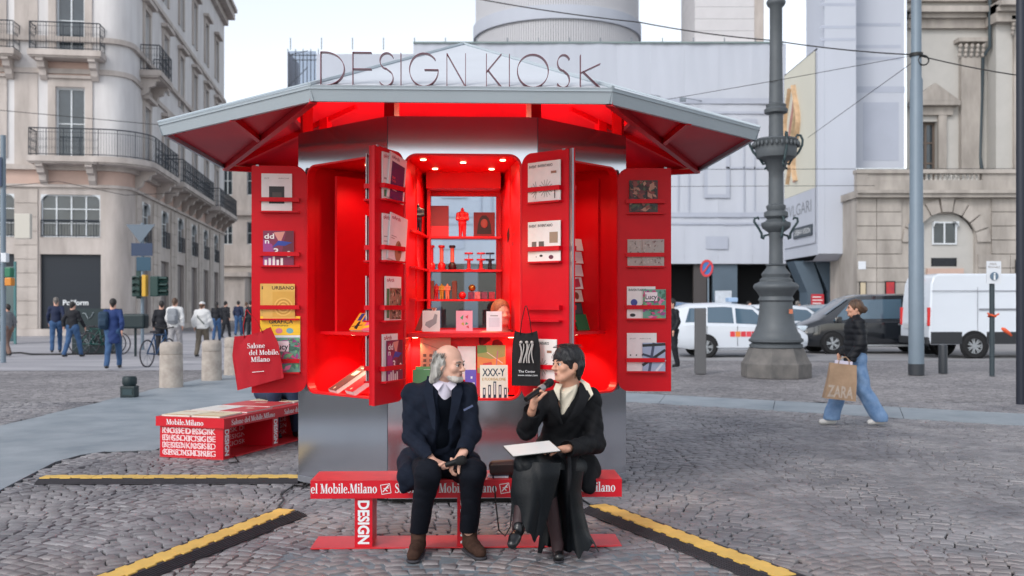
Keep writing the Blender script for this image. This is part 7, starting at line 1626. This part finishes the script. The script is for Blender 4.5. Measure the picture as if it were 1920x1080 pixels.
nbV = Vector(nb)
strip("lapel", [nbV+Vector((.062,-.04,.02)), nbV+Vector((.052,-.125,-.07)), nbV+Vector((.0,-.17,-.17)), nbV+Vector((-.045,-.178,-.235))], (.03,.085,.075,.01), m_coat, ct, (.9,.25,.12))
strip("lapel", [nbV+Vector((-.07,-.05,.01)), nbV+Vector((-.088,-.13,-.07)), nbV+Vector((-.075,-.17,-.17)), nbV+Vector((-.05,-.18,-.235))], (.02,.06,.055,.01), m_coat, ct, (-.9,.25,.1))
strip("cream_collar", [nbV+Vector((.05,-.02,.045)), nbV+Vector((.088,-.055,.012)), nbV+Vector((.115,-.09,-.05)), nbV+Vector((.098,-.118,-.1))], (.03,.045,.04,.004), m_cream, ct, (.85,.1,-.02))
strip("cream_collar", [nbV+Vector((-.05,-.06,.012)), nbV+Vector((-.072,-.12,-.02)), nbV+Vector((-.072,-.145,-.085))], (.05,.045,.006), m_cream, ct, (-.85,.1,.1))
# long satin skirt: lap volume, then hanging panels with pleats
g = SDF((-.15,5.7,.25), (.72,6.98,.78), .007); g.cap(rh, lh, .125, .125, .05)
g.chain([lh,lk], [.115,.084], .05); g.chain([rh,rk], [.11,.08], .05); g.cap(lk, lk+np.array((-.005,.0,-.12)), .08, .075, .03); g.cap(rk, rk+np.array((.01,.02,-.1)), .075, .07, .03)
g.folds(.003, 30, -26, 20, .7, 1.0, True); sk = g.mesh("skirt", m_satin, wom)
def drape(nm, rows, n, pl, seed, amp=(.006,.03), curve=.07, m=None):
    """rows: (pxL, pyL, pxR, pyR, Y) from top to hem; pleats deepen towards the hem; closed sheet 5 mm thick"""
    r_ = random.Random(seed); K = len(rows); fine = []
    for i in range(K-1):
        for t in range(4): fine.append(tuple(rows[i][j]+(rows[i+1][j]-rows[i][j])*t/4 for j in range(5)))
    fine.append(rows[-1]); K = len(fine); ph = [r_.uniform(0,6.28) for _ in range(4)]; front = []
    for i, (xl,yl,xr_,yr,Y) in enumerate(fine):
        v = i/(K-1)
        for j in range(n+1):
            u = j/n; uu = u+.03*math.sin(5*v+ph[0])*math.sin(u*math.pi); s1 = math.sin(pl*uu*6.283+ph[1]+.9*math.sin(2.2*v+ph[2])); s2 = math.sin(pl*2.3*uu*6.283+ph[3]+1.3*v)
            d = (amp[0]+(amp[1]-amp[0])*v)*((1-2*abs(s1)**.6)*.75+.3*s2)+curve*(2*u-1)**2
            zig = (8*math.sin(u*9+ph[0])+5*math.sin(u*23+ph[1]))*v**6
            front.append(A(xl+(xr_-xl)*u, yl+(yr-yl)*u+zig, Y+d))
    back = [p+Vector((0,.006,0)) for p in front]; W_ = n+1; N_ = len(front); fs = []
    for i in range(K-1):
        for j in range(n): q_ = (i*W_+j,i*W_+j+1,(i+1)*W_+j+1,(i+1)*W_+j); fs += [q_[::-1], tuple(N_+x for x in q_)]
    for i in range(K-1):
        for j in (0,n): fs.append((i*W_+j,(i+1)*W_+j,N_+(i+1)*W_+j,N_+i*W_+j))
    for j in range(n):
        for i in (0,K-1): fs.append((i*W_+j,i*W_+j+1,N_+i*W_+j+1,N_+i*W_+j))
    b = MB(); b.add(front+back, fs); return b.build(nm, m or m_satin, sk, smooth=50)
drape("skirt_panel", [(968,866,1052,868,5.955),(961,890,1050,890,5.93),(957,925,1040,925,5.92),(960,955,1030,960,5.92),(962,985,1016,1012,5.92)], 30, .8, 3, (.004,.022))
drape("skirt_panel", [(1038,880,1094,884,6.10),(1044,915,1090,920,6.12),(1050,950,1094,955,6.14),(1056,990,1106,1000,6.15),(1058,1040,1124,1030,6.14)], 26, .8, 5, (.004,.026), curve=.1)
drape("skirt_panel", [(1010,900,1060,900,6.22),(1012,950,1062,950,6.26),(1012,1000,1068,1000,6.28),(1008,1030,1072,1030,6.29)], 18, 1.2, 8, curve=.03)
g = SDF((.1,5.9,.0), (.5,6.4,.6), .005); g.chain([rk,ra,ra+np.array((0,-.02,-.06))], [.056,.036,.03], .02); g.plane((0,0,.05),(0,0,-1)); g.mesh("stocking", m_tights, wom)
g = SDF(la-.18, la+np.array((.2,.2,.4)), .005); g.chain([lk,la,la+np.array((-.01,-.03,-.05))], [.056,.036,.03], .02); g.mesh("stocking", m_tights, wom)
shoe(wom, gp(1046,1032), gp(1047,1054)+Vector((0,-.045,0)), m_leath, .012, "shoe", .036, .06); fa = Vector(la); shoe(wom, fa+Vector((.01,.0,-.06)), fa+Vector((-.05,-.16,-.13)), m_leath, .012, "shoe", .036, .06)
microphone("black microphone with a grey band held to the seated woman's mouth", A(986,749,6.06), A(1034,715,6.27), .026, True)
pp = thing("clipboard_papers", "sheaf of white papers on a clipboard on the seated woman's lap", "papers", M=frame(A(1000,842,6.02), Vector((.96,.25,.10)), Vector((-.28,.9,.14)), Vector((0,-.15,1))))
b = MB(); b.box(-.16,.15,-.1,.12,-.004,.0); b.build("board", m_dark, pp); b = MB(); b.box(-.155,.14,-.097,.117,.0005,.005); b.build("sheet", m_page, pp)
# handbag and papers on the bench
hb = thing("handbag", "small dark brown leather handbag with a long strap on the bench", "handbag", M=T(*A(942,884,6.58)) @ RZ(8)); hb.location.z = .452
g = SDF((-.12,-.09,-.02), (.12,.09,.14), .005); g.box((0,0,.045), (.085,.05,.045), .03, rot=None); g.cap((-.06,0,.075), (.06,0,.08), .03, .03, .02); ob_ = g.mesh("bag_body", mat("brown_leather", S(62,40,38), .45, bump=.2, bscale=90), hb)
b = MB(); b.tube([(-.07,-.03,.02),(-.066,-.10,-.03),(-.064,-.16,-.15),(-.045,-.17,-.32),(-.005,-.17,-.36),(.03,-.17,-.3),(.045,-.16,-.14),(.05,-.10,-.03),(.05,-.03,.03)], .005, 6); b.build("strap", m_cable, hb, smooth=True)
b = MB(); b.box(-.09,.09,-.055,-.05,.03,.085); b.build("flap", mat("brown_leather_dark", S(48,32,32), .4), hb, bevel=.006)
bk = mag("pale blue booklet lying on the bench beside the handbag", T(*A(914,884,6.55)) @ T(0,0,0), .14,.1,.01,(170,180,206)); bk.location = (A(914,884,6.55).x, 6.52, .4515)
# ---------------- walkers
def walker(label, loc, rz, H=1.72, top=None, legs=None, shoe_m=None, hair=None, skin=None, stride=.18, vox=.016, arm=(.1,-.1), long=False, hood=False, skirt=None, hips=1., bulk=1., group=None, hairlong=False, hat=None, elbow=None, puff=0., flare=0., face=True):
    top = top or m_navy; legs = legs or m_navy_t; k = H/1.72; J = lambda x,y,z: np.array((x*k,y*k,z*k))
    hipL, hipR = J(-.09,0,.92), J(.09,0,.92); kn = [J(-.095,-.5*stride-.03,.51), J(.095,.35*stride-.03,.50)]; an_ = [J(-.09,-stride,.1), J(.09,stride,.12)]
    sh = [J(-.165,0,1.385), J(.165,0,1.385)]; el = [J(-.23,arm[0]*.5+.03,1.13), J(.23,arm[1]*.5+.03,1.13)]; wr_ = [J(-.225,arm[0]-.09,.9), J(.225,arm[1]-.09,.9)]
    if elbow: el[elbow[0]] = J(*elbow[1]); wr_[elbow[0]] = J(*elbow[2])
    nk = J(0,.0,1.47); H_ = hm(J(0,-.015,1.60), 0, 0, 0, .97*k)
    lo = (-.42*k,-.5*k,-.02); hi = (.42*k,.5*k,1.8*k); g = SDF(lo, hi, vox); head_sdf(g, H_, .97*k, neck=nk, nr=.05)
    g.chain([nk,J(0,0,1.3),J(0,0,1.08),J(0,0,.95)], [.06,.12,.115,.12], .05, flat=((0,1,0),1.35))
    for i in (0,1): g.cap(J(0,0,1.36), sh[i], .06, .05, .04); g.chain([sh[i],el[i],wr_[i]], [.045,.036,.026], .02); g.cap(wr_[i], wr_[i]+np.array((0,-.01,-.1*k)), .03, .018, .02, flat=((1,0,0),1.4)); g.chain([(hipL,hipR)[i],kn[i],an_[i]], [.08,.052,.036], .03)
    body = g.mesh("person", skin or m_skin); body.matrix_world = Matrix.Translation(Vector(loc)) @ RZ(rz); tag(body, label, "person", group)
    def ch(g_, nm, m): return g_.mesh(nm, m, body)
    g = SDF(lo, hi, vox); z_h = .62 if long else .88
    g.chain([nk+np.array((0,0,-.04)),J(0,0,1.3),J(0,0,1.08),J(0,0,.93)], [.075*bulk,.15*bulk,.145*bulk,.155*bulk*hips], .05, flat=((0,1,0),1.3))
    if long: g.chain([J(0,0,.95),J(0,0,.7)], [.16*bulk,.17*bulk], .05, flat=((0,1,0),1.2))
    for i in (0,1): g.cap(J(0,0,1.37), sh[i], .075*bulk, .058*bulk, .05); g.chain([sh[i],el[i],wr_[i]+(el[i]-wr_[i])*.06], [.062*bulk,.058*bulk,.046*bulk], .03)
    if hood: g.cap(J(-.05,.09,1.43), J(.05,.09,1.43), .05, .05, .04)
    if puff:
        Z = g.ax[2][None,None,:]; g.f -= (puff*np.abs(np.sin(Z*math.pi/.075))*np.clip(1-np.abs(g.f)/.06,0,1)).astype(np.float32)
    g.folds(.006, 18, 22, 30, .5); g.plane((0,0,z_h*k), (0,0,-1)); g.cap(nk+np.array((0,0,.02)), nk+np.array((0,0,.3)), .058, .07, .01, 's'); 
    for i in (0,1): g.cap(wr_[i], wr_[i]+(wr_[i]-el[i])*.6, .055, .06, .004, 's')
    ch(g, "jacket", top)
    g = SDF(lo, hi, vox); g.cap(hipL, hipR, .115*hips, .115*hips, .05)
    for i in (0,1): g.chain([(hipL,hipR)[i],kn[i],an_[i]], [.105*hips,.075+flare*.4,.062+flare], .03)
    g.folds(.005, 24, 18, 26, 1.); g.plane((0,0,.07*k), (0,0,-1)); ch(g, "trousers", legs)
    for i in (0,1):
        a = an_[i]; o_ = SDF(a-.22, a+.2, min(vox,.012)); o_.cap(a+np.array((0,.03,-.045*k)), a+np.array((0,-.13,-.06*k)), .042, .036, .02); o_.cap(a+np.array((0,.02,-.04)), a, .04, .036, .02); o_.plane((0,0,max(.004,a[2]-.1*k)),(0,0,-1)); ch(o_, "shoe", shoe_m or m_leath)
    hq_ = lambda x,y,z: v3(H_ @ Vector((x,y,z))); c_ = hq_(0,0,0); g = SDF(c_-.24, c_+.24, min(vox,.012)); s2 = k
    if hat is not None:
        g.ell(hq_(0,.005,.05), (.088*s2,.104*s2,.07*s2), .01); g.ell(hq_(0,-.1,.045), (.06,.06,.012), .01); g.plane(hq_(0,0,.03),(0,.1,-1)); ch(g, "cap", hat); g = SDF(c_-.24, c_+.24, min(vox,.012))
    g.ell(hq_(0,.022,.03), (.083*s2,.1*s2,.096*s2), .01); g.cap(hq_(0,.07,.0), hq_(0,.08,-.24 if hairlong else -.07), .06 if hairlong else .05, .06 if hairlong else .035, .03); g.ell(hq_(0,-.1,-.06), (.085,.1,.1), .008, 's')
    if hat is not None: g.plane(hq_(0,0,.03),(0,0,1))
    if hair is not None: ch(g, "hair", hair)
    if face and vox < .012: face_bits(body, H_, 1.)
    return body, J, k, dict(el=el, wr=wr_, kn=kn, an=an_, sh=sh)
h_br = hairmat("brown_hair", S(52,36,28), S(104,76,56)); h_bk = hairmat("dark_hair", S(18,15,15), S(40,34,32)); h_gy = hairmat("pepper_hair", S(80,74,70), S(130,124,118))
m_jean = mat("light_blue_denim", S(92,124,164), .85, col2=S(126,154,188), vscale=9, bump=.3, bscale=200); m_jean2 = mat("mid_blue_denim", S(44,74,112), .85, col2=S(60,92,132), vscale=8, bump=.3, bscale=150); m_sneak = mat("white_trainers", S(206,204,200), .6)
m_puffer = mat("black_quilted_nylon", S(15,18,25), .6, bump=.1, bscale=40, spec=.3)
g_ = gp(1604,798)
wlk, J, k_, jt = walker("woman in black quilted jacket and light jeans walking left with a bag", (g_.x,g_.y,0), -92, 1.66, m_puffer, m_jean, m_sneak, None, m_skin2, .30, .009, (.0,-.05), hips=1.0, puff=.010, flare=.045, bulk=1.16, elbow=(0,(-.22,.04,1.14),(-.2,-.16,.95)))
H_ = hm(J(0,-.015,1.60), 0, 0, 0, .97*k_); hq_ = lambda x,y,z: v3(H_ @ Vector((x,y,z))); c_ = hq_(0,0,0); g = SDF(c_-.24, c_+.24, .007)
g.ell(hq_(0,.022,.03), (.081,.1,.094), .01); g.ell(hq_(0,.135,-.02), (.045,.045,.045), .02); g.cap(hq_(0,.09,-.02), hq_(0,.06,-.07), .05, .03, .03); g.ell(hq_(0,-.1,-.055), (.085,.105,.095), .008, 's'); g.folds(.003, 90, 80, 60, .4); g.mesh("hair", h_br, wlk)
b = MB(); g = SDF(v3(J(0,0,1.46))-.2, v3(J(0,0,1.46))+.2, .009); g.cap(J(0,0,1.42), J(0,-.01,1.49), .085, .075, .02, flat=((0,1,0),1.1)); g.cap(J(0,-.02,1.5), J(0,-.02,1.7), .062, .08, .005, 's'); g.mesh("jacket_collar", m_puffer, wlk)
pb = thing("paper_bag", "brown paper shopping bag with worn white letters carried by the walking woman", "bag", M=T(*A(1576,717,12.72)) @ RZ(-3) @ RY(6)); m_kraft = mat("kraft_paper", S(150,124,100), .8, col2=S(168,140,114), vscale=6, bump=.4, bscale=14)
b = MB(); b.add([(-.2,-.06,-.22),(.2,-.06,-.22),(.2,.06,-.22),(-.2,.06,-.22),(-.17,-.05,.02),(.19,-.055,.02),(.19,.055,.02),(-.17,.05,.02),(-.16,-.035,.24),(.17,-.04,.24),(.17,.04,.24),(-.16,.035,.24)], [(3,2,1,0),(0,1,5,4),(1,2,6,5),(2,3,7,6),(3,0,4,7),(4,5,9,8),(5,6,10,9),(6,7,11,10),(7,4,8,11)]); b.build("bag_body", m_kraft, pb)
b = MB(); b.text("ZARA", .15, frame((-.17,-.0635,-.19),(1,0,0),(0,0.04,1),(0,-1,0.04)), w=.33, bold=.03); b.build("lettering", mat("worn_white_print", S(176,160,146), .6, var=.2, vscale=20), pb)
for y in (-.03,.03): b = MB(); b.tube([(-.06,y,.23),(-.05,y*.6,.3),(.03,y*.2,.335),(.07,y*.6,.3),(.08,y,.23)], .006, 6); b.build("handle", m_kraft, pb, smooth=True)
b = MB(); b.box(-.1,.12,-.02,.02,.2,.28); b.build("tissue_paper", mat("lilac_tissue", S(206,200,216), .8), pb)
m_blue = mat("blue_coat", S(28,52,104), .8, bump=.2, bscale=80); m_navy2 = mat("dark_blue_top", S(22,34,64), .8); m_blk = mat("black_top", S(20,22,30), .8); m_wht = mat("off_white_jacket", S(206,206,206), .8, var=.04, vscale=6); m_tan = mat("khaki_trousers", S(96,88,78), .85); m_greyt = mat("grey_trousers", S(150,148,150), .85); m_greyj = mat("grey_jacket", S(110,112,116), .8)
G1 = "people walking in the left street"
def wk(px, py, label, rz=180, **kw): g_ = gp(px,py); return walker(label, (g_.x,g_.y,0), rz, group=G1, vox=.018, face=False, **kw)
wk(105,662,"person in dark blue top and jeans, left of the pair before the shop shutter",200,H=1.82,top=m_navy2,legs=m_jean2,hair=h_gy,stride=.26,arm=(.2,-.2))
wk(136,670,"person in black top and jeans, right of the pair before the shop shutter",170,H=1.68,top=m_blk,legs=m_jean2,hair=h_bk,stride=.3,arm=(-.22,.2))
w1 = wk(212,692,"person in a long blue coat with a dark shoulder bag walking away",190,H=1.74,top=m_blue,legs=m_jean2,hair=h_bk,stride=.28,long=True,arm=(.2,-.2))[0]
w2 = wk(328,672,"person in a white top with a grey backpack walking away",180,H=1.78,top=m_wht,legs=m_greyt,hair=h_br,stride=.2,bulk=1.22,arm=(.12,-.16))[0]
w3 = wk(379,670,"person in a white jacket and white cap walking away",175,H=1.68,top=m_wht,legs=m_tan,hair=h_br,stride=.22,bulk=1.3,hat=m_wht,arm=(-.14,.12))[0]
wk(406,640,"dark-haired person in a black jacket and jeans, first of the far group",185,H=1.7,top=m_blk,legs=m_jean2,hair=h_bk,hairlong=True)
wk(423,634,"person in a long black coat with a brown bag in the far group",160,H=1.74,top=m_blk,legs=m_blk,hair=h_bk,long=True)
wk(447,630,"person in a dark jacket and jeans in the middle of the far group",180,H=1.76,top=m_navy2,legs=m_jean2,hair=h_bk)
wk(462,628,"person in a pale jacket near the leftmost kiosk door in the far group",170,H=1.7,top=m_greyj,legs=m_blk,hair=h_br)
wk(470,630,"person in a black coat right beside the leftmost kiosk door",180,H=1.76,top=m_blk,legs=m_blk,hair=h_bk)
wk(14,668,"person in a grey jacket beside the glass shelter at the far left",250,H=1.6,top=m_greyj,legs=mat("tan_legs", S(120,96,86), .8),hair=h_bk)
wk(303,668,"dark figure half hidden behind the person with the backpack",200,H=1.7,top=m_blk,legs=m_blk,hair=h_bk)
def backpack(label, par, m, c, r):
    g = SDF(np.array(c)-np.array(r)-.08, np.array(c)+np.array(r)+.08, .014); g.box(c, r, .07); g.box((c[0],c[1]+r[1],c[2]-.06), (r[0]*.75,.04,r[2]*.4), .03, .02); o = g.mesh("backpack", m); o.matrix_world = par.matrix_world; tag(o, label, "backpack"); return o
bpy.context.view_layer.update()
backpack("grey backpack worn over a white top", w2, mat("grey_nylon", S(128,132,138), .7, var=.1, vscale=9), (0,.2,1.24), (.15,.08,.23)); backpack("dark teal bag on the shoulder of the blue coat", w1, mat("dark_teal_nylon", S(20,50,74), .7), (.2,.1,1.2), (.12,.1,.22))
b = MB(); b.tube([(.17,-.02,1.42),(.05,.2,1.2),(-.15,.2,1.0)], .016, 6); st2 = b.build("bag_strap", mat("dark_green_strap", S(30,56,48), .7), w3, smooth=True)
# person behind the rightmost door, far bystanders, person inside, person on the display bench
g_ = gp(1262,690); walker("person in a dark jacket mostly hidden behind the rightmost kiosk door", (g_.x-.03,g_.y,0), -60, 1.74, m_puffer, m_blk, m_leath, h_bk, m_skin, .1, .012, (.0,-.05), bulk=1.1, face=False)
for (px, py, lb, hh) in ((1404,652,"bystander in dark clothes behind the taxi roof",1.7),(1426,650,"second bystander in dark clothes beside the lamp column",1.66)): g_ = gp(px,py); walker(lb, (g_.x,g_.y,0), 30, hh, m_blk, m_blk, None, h_bk, m_skin, .05, .02, face=False, group="bystanders behind the cars")
g_ = gp(1496,648); walker("bystander in a blue jacket between the lamp post and the black van", (g_.x,g_.y,0), 120, 1.72, m_blue, m_blk, None, h_gy, m_skin, .05, .02, face=False, group="bystanders behind the cars")
pi = KM @ Vector((.32,-.9,0)); wi, J, k_, _ = walker("long-haired person in burgundy bending behind the kiosk counter", (pi.x,pi.y,.0), 25, 1.64, mat("burgundy_knit", S(110,22,36), .85), m_blk, None, hairmat("auburn_hair", S(110,60,40), S(170,110,76)), m_skin, .03, .012, bulk=.8, hairlong=True, face=False)
# seated reader on the display bench: only jeans and hands show
sr = Vector((-2.98, 12.15, 0)); g = SDF((-.45,-.75,-.02), (.45,.35,1.45), .011); h0, h1 = v3((-.09,0,.52)), v3((.09,0,.52)); kn = [v3((-.11,-.42,.52)), v3((.12,-.42,.52))]; an_ = [v3((-.1,-.4,.1)), v3((.14,-.5,.1))]
HS = hm((0,-.1,1.24), 0, 15); head_sdf(g, HS, 1., neck=v3((0,-.02,1.1)))
g.chain([v3((0,-.02,1.1)),v3((0,0,.9)),v3((0,.02,.58))], [.08,.12,.12], .05, flat=((0,1,0),1.3))
for i, s_ in ((0,-1),(1,1)): g.chain([v3((s_*.18,0,1.02)),v3((s_*.22,-.05,.78)),v3((s_*.06,-.3,.66))], [.05,.04,.028], .03); g.cap((s_*.06,-.3,.66),(s_*.02,-.37,.64),.03,.02,.02); g.chain([(h0,h1)[i],kn[i],an_[i]], [.08,.055,.038], .03)
rd = g.mesh("person", m_skin); rd.matrix_world = Matrix.Translation(sr) @ RZ(35); tag(rd, "seated person in jeans on the display bench, hidden behind the leftmost door", "person")
g = SDF((-.45,-.7,.0), (.45,.35,.75), .012); g.cap(h0,h1,.11,.11,.05)
for i in (0,1): g.chain([(h0,h1)[i],kn[i],an_[i]], [.1,.078,.062], .03)
g.plane((0,0,.07),(0,0,-1)); g.mesh("jeans", mat("dark_denim", S(28,46,74), .85, var=.15, vscale=8), rd)
g = SDF((-.45,-.5,.45), (.45,.35,1.2), .012); g.chain([v3((0,-.02,1.06)),v3((0,0,.9)),v3((0,.02,.58))], [.09,.15,.15], .05, flat=((0,1,0),1.3))
for s_ in (-1,1): g.chain([v3((s_*.18,0,1.02)),v3((s_*.22,-.05,.78)),v3((s_*.08,-.27,.67))], [.07,.055,.045], .03)
g.mesh("jacket", m_blk, rd)
c_ = v3(HS @ Vector((0,0,0))); g = SDF(c_-.2,c_+.2,.01); g.ell(c_+np.array((0,.02,.03)), (.084,.1,.094), .01); g.ell(v3(HS @ Vector((0,-.1,-.05))), (.085,.1,.09), .008, 's'); g.mesh("hair", h_bk, rd)
for i in (0,1):
    o_ = SDF(an_[i]-.25, an_[i]+.15, .01); o_.cap(an_[i]+np.array((0,.03,-.05)), an_[i]+np.array((0,-.14,-.06)), .042, .036, .02); o_.plane((0,0,.003),(0,0,-1)); o_.mesh("shoe", m_blk, rd)
